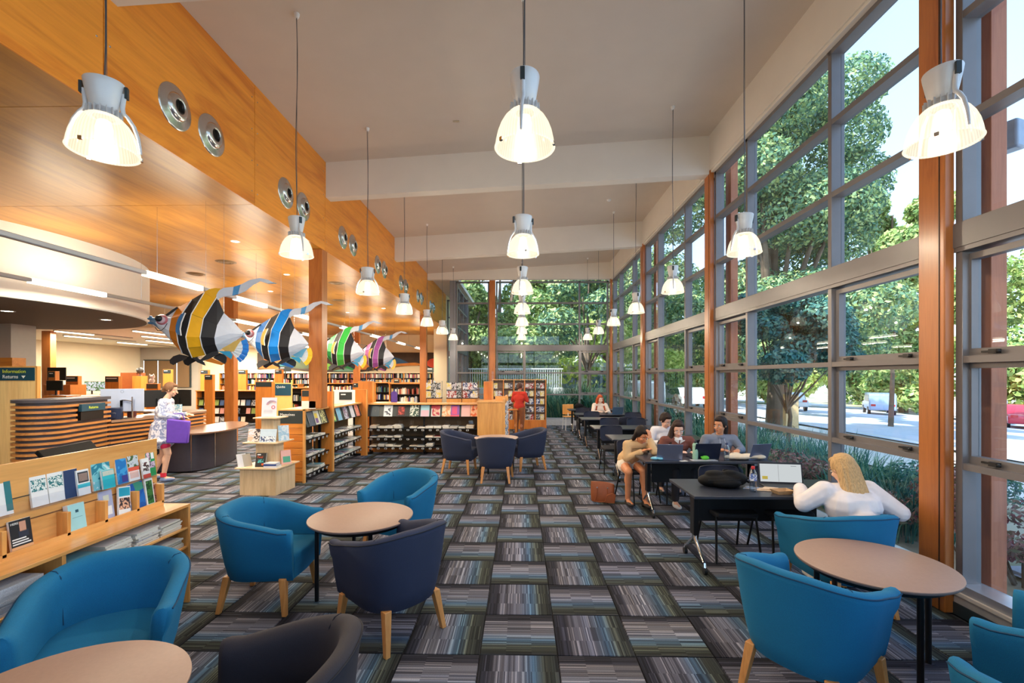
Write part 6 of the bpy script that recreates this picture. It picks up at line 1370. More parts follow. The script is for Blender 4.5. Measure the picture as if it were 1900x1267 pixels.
# ---------------------------------------------------------------- people
def skinm(rgb): 
    m = plain(rgb, .5, var=.05, scale=20, name='skin'); return m
def hairm(rgb):
    m, n, b = newmat('hair'); c = lin(rgb); no = noise(n, 150, 3, stretch=(1, 1, .04), rnd=False)
    r = ramp(n, no.outputs[0], [(.3, tuple(v*.7 for v in c)), (.5, c), (.72, tuple(min(1, v*1.2) for v in c))]); n.links.new(r.outputs[0], b.inputs['Base Color'])
    b.inputs['Roughness'].default_value = .6; b.inputs['Specular IOR Level'].default_value = .3; bump(n, b, no.outputs[0], .25, .006); return m
def V(*a): return Vector(a)
def person(name_label, loc, rz, J, skin, hair, hairstyle, top, bottom, shoes, top_kind='long', bottom_kind='long', vox=.008, extra=None, cat='person', face=True):
    """J: joint dict in local space, forward = +y, right = +x"""
    r = empty('person', loc, R(rz), name_label, cat)
    sk = skinm(skin); hm = hairm(hair)
    P = J['pelvis']; Ch = J['chest']; Nk = J['neck']; H = J['head']
    sh = J.get('sh', .165); side = (Ch-P).normalized()
    twist = Matrix.Rotation(R(J.get('twist', 0)), 3, 'Z')
    rx = twist @ V(1, 0, 0)
    SR, SL = Nk+rx*sh+V(0, 0, -.05), Nk-rx*sh+V(0, 0, -.05)
    b = MB()
    b.cap(P, P+V(0, 0, .08), .105, .10); b.cap(P+V(-.06, 0, .0), P+V(.06, 0, 0), .10); b.cap(P, Ch, .11, .115); b.cap(Ch-rx*.06, Ch+rx*.06, .105)
    b.cap(Ch, Nk, .10, .05); b.cap(SR, SL, .052); b.cap(Nk, H+V(0, 0, -.06), .05, .046)
    arms = []
    for S_, E_, W_h in ((SR, J['er'], J['wr']), (SL, J['el'], J['wl'])):
        b.cap(S_, E_, .046, .037); b.cap(E_, W_h, .036, .024); arms.append((S_, E_, W_h))
    legs = []
    for k, (K_, A_) in enumerate(((J['kr'], J['ar']), (J['kl'], J['al']))):
        hp = P+V(.085 if k == 0 else -.085, 0, -.01); b.cap(hp, K_, .082, .056); b.cap(K_, A_, .052, .034)
        mid = K_.lerp(A_, .3)+V(0, -.018, 0); b.ell(mid, (.048, .05, .09)); legs.append((hp, K_, A_))
        f = (J.get('fr') if k == 0 else J.get('fl')) or V(0, 1, 0); b.cap(A_+V(0, 0, -.03), A_+f*.14+V(0, 0, -.055), .034, .026)
    # head
    hd = Euler((R(J.get('pitch', 0)), R(J.get('roll', 0)), R(J.get('yaw', 0)))).to_matrix()
    def hp_(x, y, z): return H+hd @ V(x, y, z)
    b.ell(hp_(0, -.012, .022), (.074, .092, .092), 18, 12, 0, hd); b.ell(hp_(0, .022, -.035), (.058, .066, .075), 16, 10, 0, hd); b.ell(hp_(0, .062, -.085), (.026, .022, .020), 10, 6, 0, hd)
    b.cap(hp_(0, .086, .004), hp_(0, .107, -.026), .008, .013); b.ell(hp_(0, .084, -.057), (.022, .010, .009), 10, 6, 0, hd)
    for s in (-1, 1):
        b.ell(hp_(s*.076, -.005, -.005), (.010, .018, .030), 8, 6, 0, hd); b.ell(hp_(s*.04, .062, -.03), (.022, .016, .020), 8, 6, 0, hd)
    # hands: palm, four unequal fingers and a thumb
    for k, (S_, E_, W_h) in enumerate(arms):
        fd = (J.get('hr') if k == 0 else J.get('hl')); fd = (fd or (W_h-E_)).normalized(); pn = (J.get('pr') if k == 0 else J.get('pl')) or V(0, 0, -1)
        sd = fd.cross(pn).normalized(); pn = sd.cross(fd).normalized(); inn = sd if (sd.x*(1 if k == 0 else -1)) < 0 else -sd
        c_ = W_h+fd*.045; mt = Matrix((sd, fd, pn)).transposed(); b.ell(c_, (.038, .048, .015), 12, 8, 0, mt); b.cap(W_h, c_, .024, .026)
        for q, L_ in enumerate((.062, .070, .065, .050)):
            o_ = inn*(.027-.018*q); p0 = c_+fd*.03+o_; p1 = p0+fd*L_*.5+pn*.004+o_*.1; p2 = p1+fd*L_*.42+pn*L_*.32; b.cap(p0, p1, .0095, .0085, 8); b.cap(p1, p2, .0085, .007, 8)
        p0 = W_h+fd*.018+inn*.024; p1 = p0+fd*.03+inn*.026+pn*.008; p2 = p1+fd*.028+inn*.006+pn*.008; b.cap(p0, p1, .012, .010, 8); b.cap(p1, p2, .010, .008, 8)
    remeshed(b, 'body', sk, min(vox, .0065), 2, r)
    # clothing
    t = MB(); t.cap(P+V(0, 0, .03), P+V(0, 0, .10), .128, .125); t.cap(P+V(-.05, 0, .06), P+V(.05, 0, .06), .122); t.cap(P+V(0, 0, .05), Ch, .13, .135); t.cap(Ch-rx*.06, Ch+rx*.06, .126); t.cap(Ch, Nk+V(0, 0, -.035), .125, .07); t.cap(SR, SL, .068)
    if J.get('loose'): t.cap(Ch-rx*.08, Ch+rx*.08, .135); t.cap(Nk+V(0, 0, -.05), SR+V(0, 0, -.02), .07, .085); t.cap(Nk+V(0, 0, -.05), SL+V(0, 0, -.02), .07, .085); t.cap(SR, J['er'], .085, .07); t.cap(SL, J['el'], .085, .07); t.cap(J['er'], J['wr'], .07, .055); t.cap(J['el'], J['wl'], .07, .055)
    cut = {'long': .96, 'short': 0}[top_kind]
    for S_, E_, W_h in arms:
        if cut:
            t.cap(S_, E_, .066, .056); t.cap(E_, E_.lerp(W_h, .9), .055, .042); t.ell(E_.lerp(W_h, .93), (.043, .043, .043), 10, 6)
        else: t.cap(S_, S_.lerp(E_, .55), .066, .06)
    if J.get('hood'): t.ell(Nk+V(0, -.05, -.01), (.10, .07, .05)); t.ell(Nk+V(0, .01, -.02), (.085, .075, .035))
    if J.get('dress'): t.cap(P+V(0, 0, 0), P+V(0, .0, -.16), .18, .20); t.ell(P+V(0, 0.02, -.20), (.22, .23, .08))
    tm_ = plain(top, .85, var=.10, scale=9, name='knit'); remeshed(t, 'top', tm_, vox+.001, 3, r)
    t = MB(); t.cap(P+V(0, 0, .02), P+V(0, 0, .06), .118); t.cap(P+V(-.06, 0, 0), P+V(.06, 0, 0), .112)
    for hp, K_, A_ in legs:
        if bottom_kind == 'long': t.cap(hp, K_, .094, .068); t.cap(K_, K_.lerp(A_, .93), .066, .05)
        else: t.cap(hp, hp.lerp(K_, .66 if J.get('dress') else .28), .09 if J.get('dress') else .098, .078 if J.get('dress') else .096)
    remeshed(t, 'trousers' if bottom_kind == 'long' else 'shorts', plain(bottom, .85, var=.1, scale=12, name='cloth'), vox+.001, 2, r)
    for k, (hp, K_, A_) in enumerate(legs):
        f = ((J.get('fr') if k == 0 else J.get('fl')) or V(0, 1, 0)).normalized(); yaw = math.atan2(-f.x, f.y)
        t = MB(); mt = Matrix.Rotation(yaw, 3, 'Z'); fz = A_.z-.04 if f.z > -.4 else A_.z-.04
        base = V(A_.x, A_.y, A_.z-.045); t.ell(base+mt @ V(0, .0, .0), (.042, .05, .045), 12, 8); t.ell(base+mt @ V(0, .09, -.012), (.046, .085, .032), 12, 8); t.ell(base+mt @ V(0, .04, -.02), (.042, .11, .026), 12, 8)
        remeshed(t, 'shoe', plain(shoes, .6, var=.08, name='shoe'), .008, 2, r)
    # hair
    h = MB(); h.ell(hp_(0, -.026, .034), (.084, .096, .094), 16, 10, 0, hd); h.ell(hp_(0, .03, .088), (.058, .045, .03), 12, 8, 0, hd)
    for s in (-1, 1): h.ell(hp_(s*.066, -.012, .02), (.022, .05, .06), 10, 7, 0, hd)
    for q in hairstyle(hp_, Nk, Ch): h.cap(*q)
    ho = remeshed(h, 'hair', hm, .0055 if hairstyle is longback else .008, 1 if hairstyle is longback else 2, r)
    if face:
        for s in (-1, 1):
            MB().ell((0, 0, 0), (.012, .006, .007), 10, 7).build('eye', plain((236, 232, 228), .3, var=0), r, smooth=60, loc=hp_(s*.030, .080, .004), rot=hd.to_euler())
            MB().ell((0, 0, 0), (.0055, .004, .0058), 8, 6).build('iris', plain((50, 34, 26), .3, var=0), r, smooth=60, loc=hp_(s*.030, .0845, .003), rot=hd.to_euler())
            MB().tube([(-.017, -.004, -.001), (0, .002, .004), (.017, -.004, 0)], .0032, 6).build('eyebrow', hm, r, loc=hp_(s*.032, .082, .022), rot=hd.to_euler())
        MB().ell((0, 0, 0), (.020, .006, .0055), 12, 7).build('lips', plain((176, 84, 80), .5, var=0), r, smooth=60, loc=hp_(0, .093, -.057), rot=hd.to_euler())
    if extra: extra(r, hp_, hd, J)
    return r
def seated(lean=.05, headz=1.13, pitch=-15, yaw=0, el=None, er=None, wl=None, wr=None, pz=.52, **k):
    J = dict(pelvis=V(0, 0, pz), chest=V(0, lean*.8, pz+.30), neck=V(0, lean*1.4, pz+.46), head=V(0, lean*1.4+.03, headz), pitch=pitch, yaw=yaw,
             er=er or V(.24, .14+lean, .74), el=el or V(-.24, .14+lean, .74), wr=wr or V(.12, .36+lean, .78), wl=wl or V(-.12, .36+lean, .78),
             kr=V(.12, .42, .50), kl=V(-.12, .42, .50), ar=V(.12, .40, .10), al=V(-.12, .42, .10)); J.update(k); return J
def bun(hp, Nk, Ch): return [(hp(0, -.08, .0), hp(0, -.10, -.05), .05, .03)]
def longback(hp, Nk, Ch):
    out = []; rs_ = random.Random(4)
    for i in range(26):
        u = -1+2*i/25; j = rs_.uniform(-.006, .006); d = math.sqrt(max(0, 1-u*u)); e = rs_.uniform(-.02, .02)
        p0 = hp(u*.02, -.01+.02*d, .118); p1 = hp(u*.074, -.035-.055*d+j, .075-.02*abs(u)); p2 = hp(u*.088, -.04-.062*d+j, -.02)
        p3 = Nk+V(u*.092+.02, -.075-.05*d+j, -.05); p4 = Nk+V(u*.085+.055, -.10-.065*d+j, -.235+.05*abs(u)+e)
        out += [(p0, p1, .011, .013), (p1, p2, .013, .013), (p2, p3, .013, .012), (p3, p4, .012, .006)]
    return out
def longfront(hp, Nk, Ch):
    out = []
    for s in (-1, 1):
        out += [(hp(s*.075, .0, .02), Nk+V(s*.10, .02, -.02), .028, .036), (Nk+V(s*.10, .02, -.02), Nk+V(s*.12, .06, -.17), .038, .028), (hp(s*.05, -.07, .0), Nk+V(s*.08, -.08, -.06), .04, .05)]
    return out
def pony(hp, Nk, Ch): return [(hp(0, -.10, .0), hp(0, -.13, -.06), .04, .035), (hp(0, -.13, -.06), Nk+V(-.10, -.06, -.02), .035, .03), (Nk+V(-.10, -.06, -.02), Nk+V(-.14, .0, -.13), .03, .018)]
# blonde person in the teal chair, back to us
J = seated(.16, 1.065, -28, 12, el=V(-.36, .26, .80), er=V(.34, .22, .76), wl=V(-.20, .50, .79), wr=V(.16, .50, .77), pz=.53, sh=.185, twist=6, kr=V(.12, .36, .50), kl=V(-.12, .36, .50), ar=V(.12, .40, .10), al=V(-.12, .42, .10)); J['chest'] = V(0, .12, .74); J['neck'] = V(0, .20, .90); J['head'] = V(.0, .25, 1.02); J['loose'] = True; J['el'] = V(-.34, .20, .74); J['er'] = V(.36, .12, .70)
person('person with long straight blonde hair and white jumper, back to us at the laptop', (2.66, 3.62, 0), -2, J, (236, 190, 160), (204, 166, 116), longback, (236, 228, 230), (60, 66, 90), (230, 230, 230))
# student in beige jumper with hand on face
def hoodx(r, hp_, hd, J): MB().ell(J['neck']+V(0, -.03, -.01), (.085, .075, .035), 14, 8).build('collar', plain((236, 226, 214), .8), r, smooth=60)
J = seated(.22, 1.0, -38, 0, pz=.53); J['chest'] = V(-.02, .16, .77); J['neck'] = V(-.02, .26, .89); J['head'] = V(-.03, .34, .985); J['yaw'] = 18
J['er'] = V(.17, .30, .66); J['wr'] = V(.02, .44, .77); J['el'] = V(-.13, .50, .78); J['wl'] = V(-.095, .455, .93); J['hl'] = V(.1, -.06, 1); J['pl'] = V(.5, -1, 0); J['kr'] = V(.20, .42, .50); J['ar'] = V(.16, .30, .11); J['kl'] = V(-.02, .40, .50); J['al'] = V(-.04, .42, .11)
person('seated student in a beige jumper hiding the face behind a raised hand, bare legs', (1.56, 6.68, 0), 192, J, (214, 142, 100), (30, 19, 16), lambda hp, Nk, Ch: bun(hp, Nk, Ch)+[(hp(s*.07, -.03, .02), hp(s*.085, -.02, -.09), .034, .03) for s in (-1, 1)], (214, 176, 130), (236, 226, 214), (40, 34, 34), bottom_kind='short', extra=hoodx)
# student in brown jumper with glasses
def collar(r, hp_, hd, J):
    N_ = J['neck']
    MB().lathe([(.062, .0), (.085, -.03), (.088, -.028), (.066, .008)], 20, sx=1, sy=.95).build('shirt_collar', plain((240, 238, 236), .7), r, smooth=60, loc=N_+V(0, .0, .0))
    MB().prism([(-.075, 0), (-.01, -.055), (-.01, -.0)], 0, .008, 0, lambda x, y, z: (x, z, y)).prism([(.075, 0), (.01, -.055), (.01, -.0)], 0, .008, 0, lambda x, y, z: (x, z, y)).build('shirt_collar', plain((240, 238, 236), .7), r, loc=N_+V(0, .10, -.03), rot=(R(-25), 0, 0))
    for s in (-1, 1): MB().tube([(s*.030+.021*math.cos(a), 0, .017*math.sin(a)) for a in [2*PI*i/16 for i in range(17)]], .0016, 5).tube([(s*.051, 0, .004), (s*.078, -.085, .002)], .0016, 5).build('glasses', 'chrome', r, loc=hp_(0, .094, .002), rot=hd.to_euler())
    MB().tube([(-.010, 0, 0), (.010, 0, 0)], .0016, 5).build('glasses_bridge', 'chrome', r, loc=hp_(0, .096, .004), rot=hd.to_euler())
J = seated(.12, 1.075, -24, 0, el=V(-.27, .20, .74), er=V(.27, .18, .72), sh=.18); J['yaw'] = -12; J['neck'] = V(0, .14, .93); J['head'] = V(.0, .18, 1.05)
person('seated student in a brown jumper with white collar and glasses, long brown hair', (2.20, 6.68, 0), 182, J, (232, 182, 158), (48, 28, 22), lambda hp, Nk, Ch: longfront(hp, Nk, Ch)[3:]+[(hp(.05, -.07, 0), Nk+V(.1, -.06, -.1), .04, .04)], (116, 66, 56), (40, 40, 48), (226, 226, 230), extra=collar)
# student in grey hoodie looking aside
def cords(r, hp_, hd, J):
    for s in (-1, 1): MB().tube([J['neck']+V(s*.03, .09, -.03), J['neck']+V(s*.035, .125, -.10), J['neck']+V(s*.03, .13, -.17)], .003, 5).build('hood_cord', plain((180, 184, 196), .7), r)
J = seated(.08, 1.115, -10, 0, el=V(-.28, .16, .76), er=V(.28, .16, .74), wl=V(-.14, .38, .78), wr=V(.10, .36, .78), sh=.19, hood=True); J['yaw'] = -52; J['head'] = V(0, .13, 1.10); J['neck'] = V(0, .1, .95)
person('seated student in a grey hoodie looking towards the others, hair tied back', (2.82, 6.68, 0), 178, J, (206, 142, 104), (34, 22, 20), pony, (120, 126, 142), (50, 54, 66), (220, 220, 224), extra=cords)
# white-shirted student behind
J = seated(.12, 1.12, -30, 0, el=V(-.25, .18, .72), er=V(.25, .18, .72)); J['yaw'] = 30; J['neck'] = V(0, .14, .98); J['head'] = V(.0, .19, 1.09)
person('student in a white shirt with tied-back dark hair seated behind the beige jumper', (2.30, 7.50, 0), 176, J, (226, 176, 152), (40, 25, 20), bun, (226, 224, 232), (60, 60, 70), (60, 60, 60), vox=.010)
# red-haired student far away
J = seated(.08, 1.16, -20, 0); J['yaw'] = 14; J['neck'] = V(0, .10, 1.0); J['head'] = V(0, .13, 1.13)
person('red-haired student in a pale top and rust cardigan at the far laptop', (2.28, 13.5, 0), 185, J, (240, 206, 186), (180, 74, 30), longfront, (232, 214, 200), (60, 60, 70), (60, 60, 60), vox=.010)
# visitor walking past the returns desk (patterned white dress, red shorts, purple bag)
J = dict(pelvis=V(0, 0, .90), chest=V(0, .03, 1.20), neck=V(0, .05, 1.40), head=V(0, .12, 1.56), pitch=-18, yaw=0, er=V(.24, .06, 1.14), wr=V(.16, .30, 1.10), el=V(-.24, .05, 1.12), wl=V(-.14, .30, 1.12), kr=V(.09, .10, .48), ar=V(.09, .04, .10), kl=V(-.09, -.02, .47), al=V(-.09, -.16, .12), dress=True)
def vx(r, hp_, hd, J):
    bg = MB(); bg.prism([(-.16, -.40), (.14, -.42), (.17, -.05), (-.15, 0)], -.05, .05, 0, lambda x, y, z: (.24+z, .30+x, 1.08+y)); bg.build('bag', plain((98, 60, 176), .6), r, bevel=.015)
    MB().box((.185, .26, .76), (.190, .42, .86)).build('bag_print', 'paper', r); MB().tube([(.2, .18, 1.06), (.2, .22, 1.16), (.2, .34, 1.16), (.2, .38, 1.05)], .008, 6).build('bag_handle', plain((98, 60, 176), .6), r)
    for s in (-1, 1): MB().lathe([(.040, 0), (.044, .0), (.044, .07), (.040, .07)], 14).build('sock', plain((206, 40, 64), .8), r, loc=(s*.09, J['ar' if s > 0 else 'al'].y, J['ar' if s > 0 else 'al'].z-.01))
vis = person('walking visitor in a white tunic and red shorts with a purple bag', (-6.12, 7.72, 0), -70, J, (222, 176, 150), (120, 86, 62), bun, (214, 214, 228), (200, 40, 84), (120, 140, 180), bottom_kind='short', extra=vx, vox=.009)
for o in kids(vis):
    if o.name.startswith('top'): o.data.materials[0] = A((220, 220, 232), (140, 150, 186), (232, 230, 240), s=12)
    if o.name.startswith('shorts'): o.scale = (1, 1, 1)
# person in red browsing the media wall, back to us
J = dict(pelvis=V(0, 0, .86), chest=V(0, .02, 1.14), neck=V(0, .03, 1.33), head=V(0, .05, 1.48), pitch=-8, yaw=0, er=V(.23, .06, 1.08), wr=V(.14, .28, 1.12), el=V(-.23, .05, 1.08), wl=V(-.12, .28, 1.14), kr=V(.09, .02, .46), ar=V(.09, .0, .10), kl=V(-.09, .02, .46), al=V(-.09, 0, .10))
person('standing person in a red jumper and brown trousers facing the media wall', (-.06, 13.4, 0), -25, J, (190, 130, 100), (90, 60, 50), bun, (196, 50, 34), (140, 84, 50), (60, 40, 34), vox=.010)
tag(MB().box((-.16, -.12, .84), (.12, .12, .87)).box((-.15, -.1, 0), (-.11, .1, .84)).box((.06, -.1, 0), (.10, .1, .84)).build('side_stand', 'orangex', loc=(-.22, 12.9, 0)), 'small orange timber stand beside the person in red', 'stand')
# ---------------------------------------------------------------- outdoors
def gz(x, y):        # ground height
    t = max(0, math.hypot(max(0, x-3.6), max(0, y-17) if x < 3.6 else 0)-1.0); return -.10-.050*min(t, 34)
GN = 64; vs = []; fs = []
xs = [-40+i*(140/GN) for i in range(GN+1)]; ys_ = [-30+i*(150/GN) for i in range(GN+1)]
xs = sorted(set(xs+[3.55, 4.6])); ys_ = sorted(set(ys_+[17.2, 18.2])); nx_, ny_ = len(xs), len(ys_)
for y in ys_:
    for x in xs:
        z = gz(x, y)
        if x < 3.5 and y < 17: z = -.3
        vs.append((x, y, z))
for j in range(ny_-1):
    for i in range(nx_-1): fs.append((j*nx_+i, j*nx_+i+1, (j+1)*nx_+i+1, (j+1)*nx_+i))
gm, n, b = newmat('soil_and_paving'); no = noise(n, .35, 5, rnd=False); r_ = ramp(n, no.outputs[0], [(.35, lin((96, 100, 78))), (.5, lin((170, 158, 138))), (.7, lin((120, 126, 92)))]); n.links.new(r_.outputs[0], b.inputs['Base Color']); b.inputs['Roughness'].default_value = .95
tag(MB().add(vs, fs).build('ground', gm, smooth=70), kind='structure')
def strip(name, x0, x1, y0, y1, dz, mat, nx=16):
    v = []; f = []
    for i in range(nx+1):
        x = x0+(x1-x0)*i/nx; v += [(x, y0, gz(x, y0)+dz), (x, y1, gz(x, y1)+dz)]
    for i in range(nx): f.append((2*i, 2*i+2, 2*i+3, 2*i+1))
    return tag(MB().add(v, f).build(name, mat), kind='structure')
road = plain((190, 194, 204), .9, var=.08, scale=1.2, name='asphalt'); conc = plain((206, 204, 200), .9, var=.05, scale=2, name='concrete')
strip('road', 13.5, 38, -30, 120, .03, road); strip('footpath', 8.0, 12.9, -30, 60, .03, conc); strip('kerb', 13.1, 13.5, -30, 120, .12, conc, 4)
strip('footpath', 4.6, 8.0, -8, 4.4, .035, plain((178, 178, 190), .9, var=.06, scale=3, name='paver'))
for i in range(6):
    for j in range(9):
        x, y = 4.65+i*.55, -.4+j*.55
        MB().box((0, 0, 0), (.535, .535, .03)).build('paver', plain((170, 172, 188), .9, var=.06, scale=3, name='paver'), None, loc=(x, y, gz(x, y)+.03)).parent = bpy.data.objects['footpath.001']
# leaves
def leafmat(a, b_, c_, trans=.25):
    m, n, bs = newmat('leaf'); oi = n.nodes.new('ShaderNodeNewGeometry'); r_ = ramp(n, oi.outputs['Random Per Island'], [(0, lin(a)), (.5, lin(b_)), (1, lin(c_))])
    n.links.new(r_.outputs[0], bs.inputs['Base Color']); bs.inputs['Roughness'].default_value = .55
    t = n.nodes.new('ShaderNodeBsdfTranslucent'); n.links.new(r_.outputs[0], t.inputs[0]); mx = n.nodes.new('ShaderNodeMixShader'); mx.inputs[0].default_value = trans
    n.links.new(bs.outputs[0], mx.inputs[1]); n.links.new(t.outputs[0], mx.inputs[2]); n.links.new(mx.outputs[0], n.nodes['Material Output'].inputs[0]); return m
LM = {'fig': leafmat((64, 106, 96), (112, 152, 108), (196, 208, 132)), 'lime': leafmat((140, 168, 80), (190, 206, 110), (226, 230, 150)), 'blue': leafmat((40, 96, 100), (66, 128, 116), (130, 168, 140)), 'mix': leafmat((84, 120, 72), (140, 168, 90), (204, 212, 136)),
      'red': leafmat((150, 84, 96), (120, 120, 90), (196, 130, 130)), 'strap': leafmat((44, 104, 84), (78, 142, 116), (160, 190, 140)), 'dark': leafmat((30, 56, 36), (50, 86, 52), (80, 110, 60))}
bark = plain((112, 94, 78), .9, var=.25, scale=4, name='bark')
def leaves(n, blobs, size, rng, flat=.0, asp=.5):
    w_ = np.array([bl[3]*bl[4]*bl[5] for bl in blobs])**.66; w_ /= w_.sum(); idx = rng.choice(len(blobs), n, p=w_); B = np.array(blobs)[idx]
    d = rng.normal(size=(n, 3)); d /= np.linalg.norm(d, axis=1)[:, None]; rad = rng.uniform(.55, 1.0, n)**.6
    p = B[:, :3]+d*B[:, 3:6]*rad[:, None]
    nrm = d+rng.normal(size=(n, 3))*.7+np.array([0, 0, .3]); nrm /= np.linalg.norm(nrm, axis=1)[:, None]
    u = np.cross(nrm, rng.normal(size=(n, 3))); u /= np.linalg.norm(u, axis=1)[:, None]; v = np.cross(nrm, u); s = size*rng.uniform(.6, 1.3, n)[:, None]
    V_ = np.stack([p-u*s, p-v*s*asp, p+u*s, p+v*s*asp], 1).reshape(-1, 3); F = np.arange(4*n).reshape(-1, 4)
    return V_, F
def leafobj(name, V_, F, mat, parent, kind=None):
    me = bpy.data.meshes.new(name); me.vertices.add(len(V_)); me.vertices.foreach_set('co', V_.astype(np.float32).ravel())
    me.loops.add(F.size); me.loops.foreach_set('vertex_index', F.ravel().astype(np.int32)); me.polygons.add(len(F)); me.polygons.foreach_set('loop_start', (np.arange(len(F))*4).astype(np.int32))
    me.update(calc_edges=True); me.materials.append(mat); o = bpy.data.objects.new(name, me); C.objects.link(o); o.parent = parent
    if kind: o['kind'] = kind
    return o
def tree(x, y, h, spread, n, size, mat, label, seed, trunk=.3, low=.35, nb=16, grp='trees outside', shape=None, bt=True):
    rng = np.random.default_rng(seed); g0 = gz(x, y); r = empty('tree', (x, y, g0), 0, label, 'tree', grp); blobs = []
    for k in range(nb):
        a = rng.uniform(0, 2*PI); q = rng.uniform(.15, .78)*spread; z = h*(low+(1-low)*rng.uniform(.1, .92)); q *= 1-.55*max(0, (z/h-low)/(1-low)-.35)
        s = spread*rng.uniform(.22, .36); blobs.append((q*math.cos(a), q*math.sin(a), z, s, s, s*.72))
    if shape: blobs += shape
    V_, F = leaves(n, blobs, size, rng); leafobj('foliage', V_, F, LM[mat], r, 'stuff')
    b = MB(); b.tube([(0, 0, -.3), (.1, 0, h*.2), (0, .1, h*.45), (.1, 0, h*.8)], [trunk, trunk*.75, trunk*.5, .04], 10).build('trunk', bark, r, smooth=60)
    if bt:
        bb = MB()
        for k in range(min(nb, 12)):
            bl = blobs[k]; bb.tube([(0, 0, h*.22+.02*k), (bl[0]*.4, bl[1]*.4, h*.3+bl[2]*.12), (bl[0]*.75, bl[1]*.75, bl[2]*.9), (bl[0], bl[1], bl[2]+bl[5]*.5)], [trunk*.45, trunk*.3, trunk*.18, .02], 7)
        bb.build('branches', bark, r, smooth=60)
    return r
# the big tree by the windows and its neighbours
tree(9.6, 17.6, 14.2, 4.5, 135000, .082, 'fig', 'big dark green tree standing close outside the long window wall', 1, .35, .10, 34, shape=[(-3.8, 1, 9.0, 1.9, 1.5, 1.6), (-4.2, 1, 5.8, 1.8, 1.5, 1.5), (-3.6, 0, 11.4, 1.5, 1.3, 1.2), (2.9, 0, 9.4, 1.3, 1.3, 1.3), (2.4, 0, 7.6, 1.3, 1.3, 1.2), (1.6, -1.2, 3.2, 1.6, 1.2, 1.1), (-1.8, -1, 3.0, 1.7, 1.3, 1.2), (0, -1.5, 4.6, 2, 1.2, 1.2)])
tree(19.0, 24.0, 13.6, 4.0, 40000, .14, 'mix', 'tree with a rounded sunlit top right of the big dark tree', 2, .13, .06, 16)
tree(7.2, 12.6, 4.6, 2.0, 26000, .065, 'blue', 'small dense bluish tree hanging low outside the third window bay', 3, .07, .30, 18)
tree(18, 33, 10, 5.5, 24000, .2, 'lime', 'broad mid green tree beyond the road, behind the big tree', 4, .3, .2, 18)
tree(7.0, 36, 13, 6.5, 30000, .19, 'lime', 'tall yellow-green tree seen through the end windows', 5, .4, .15, 20)
tree(-1.5, 31, 12.5, 6.5, 40000, .17, 'mix', 'spreading fig tree with bare grey limbs behind the end wall', 6, .35, .16, 20)
tree(3.6, 25, 9.4, 4.2, 14000, .13, 'fig', 'darker tree with long horizontal limbs close behind the end wall', 7, .15, .36, 12)
tree(-3.2, 27, 12.5, 3.6, 22000, .15, 'mix', 'upright tree directly behind the left end of the end wall glazing', 15, .3, .25, 14)
tree(-7, 30, 12, 5, 14000, .18, 'mix', 'tree seen through the narrow glazed return at the end wall', 8, .4, .1, 14)
for k, (x, y, h, s, n_, m, l) in enumerate([(44, 34, 15, 8, 16000, 'lime', 'bright lime tree on the rise beyond the road, left of the column'), (50, 22, 15, 8, 16000, 'lime', 'bright lime tree on the rise beyond the parked jeep'), (52, 46, 17, 9, 14000, 'mix', 'dusky tree on the rise behind the lime trees'), (46, 8, 13, 7, 14000, 'mix', 'green tree beyond the parked red car'), (60, 0, 18, 9, 14000, 'lime', 'tall pale tree at the right end of the view'), (36, 44, 13, 7, 14000, 'mix', 'mid green tree across the road between two lime ones'), (28, 48, 12, 7, 12000, 'lime', 'yellow-green tree far across the road'), (14, 46, 13, 8, 12000, 'mix', 'distant tree closing the view at the corner windows'), (48, -6, 12, 7, 9000, 'mix', 'round tree at the far right of the road')]):
    tree(x, y, h, s, n_, .30, m, l, 20+k, .4, .02, 18, bt=False)
def rowhedge(name, x0, y0, x1, y1, n, h, depth, mat, label, seed, size=.16, group='hedges outside', z0=0):
    rng = np.random.default_rng(seed); r = empty(name, ((x0+x1)/2, (y0+y1)/2, gz((x0+x1)/2, (y0+y1)/2)+z0), 0, label, 'hedge', group); bl = []
    for k in range(14):
        t = k/13-.5; bl.append(((x1-x0)*t, (y1-y0)*t, h*rng.uniform(.4, .6), depth, depth, h*.5))
    V_, F = leaves(n, bl, size, rng); leafobj('foliage', V_, F, LM[mat], r, 'stuff'); return r
rowhedge('hedge', 56, -12, 44, 60, 16000, 7, 4, 'mix', 'long hedge bank beyond the parked cars', 40, .35)
rowhedge('hedge', -8, 40, 30, 56, 18000, 8, 4, 'lime', 'dense hedge bank far behind the end wall', 41, .32)
# strappy plants: blades as tapered strips
def strap_plant(x, y, n, h, spread, mat, label, seed, w_=.02, grp='strappy plants along the glass', cat='plant', z0=0):
    rng = np.random.default_rng(seed); r = empty('strappy_plant', (x, y, gz(x, y)+z0), 0, label, cat, grp); m = MB(); V_ = []; F = []
    for k in range(n):
        a = rng.uniform(0, 2*PI); bx, by = rng.uniform(-.35, .35, 2)*spread; L = h*rng.uniform(.6, 1.1); o = rng.uniform(.15, .75)*L; dx, dy = math.cos(a), math.sin(a); px_, py_ = -dy*w_, dx*w_
        base = len(V_)
        for t, ww in ((0, .7), (.35, 1), (.7, .7), (1, .05)):
            q = o*t**1.7; z = L*(t-.28*t*t*(o/L)*1.6); V_ += [(bx+dx*q-px_*ww, by+dy*q-py_*ww, z), (bx+dx*q+px_*ww, by+dy*q+py_*ww, z)]
        for i in range(3): F.append((base+2*i, base+2*i+2, base+2*i+3, base+2*i+1))
    leafobj('blades', np.array(V_), np.array(F), LM[mat], r, 'stuff'); return r
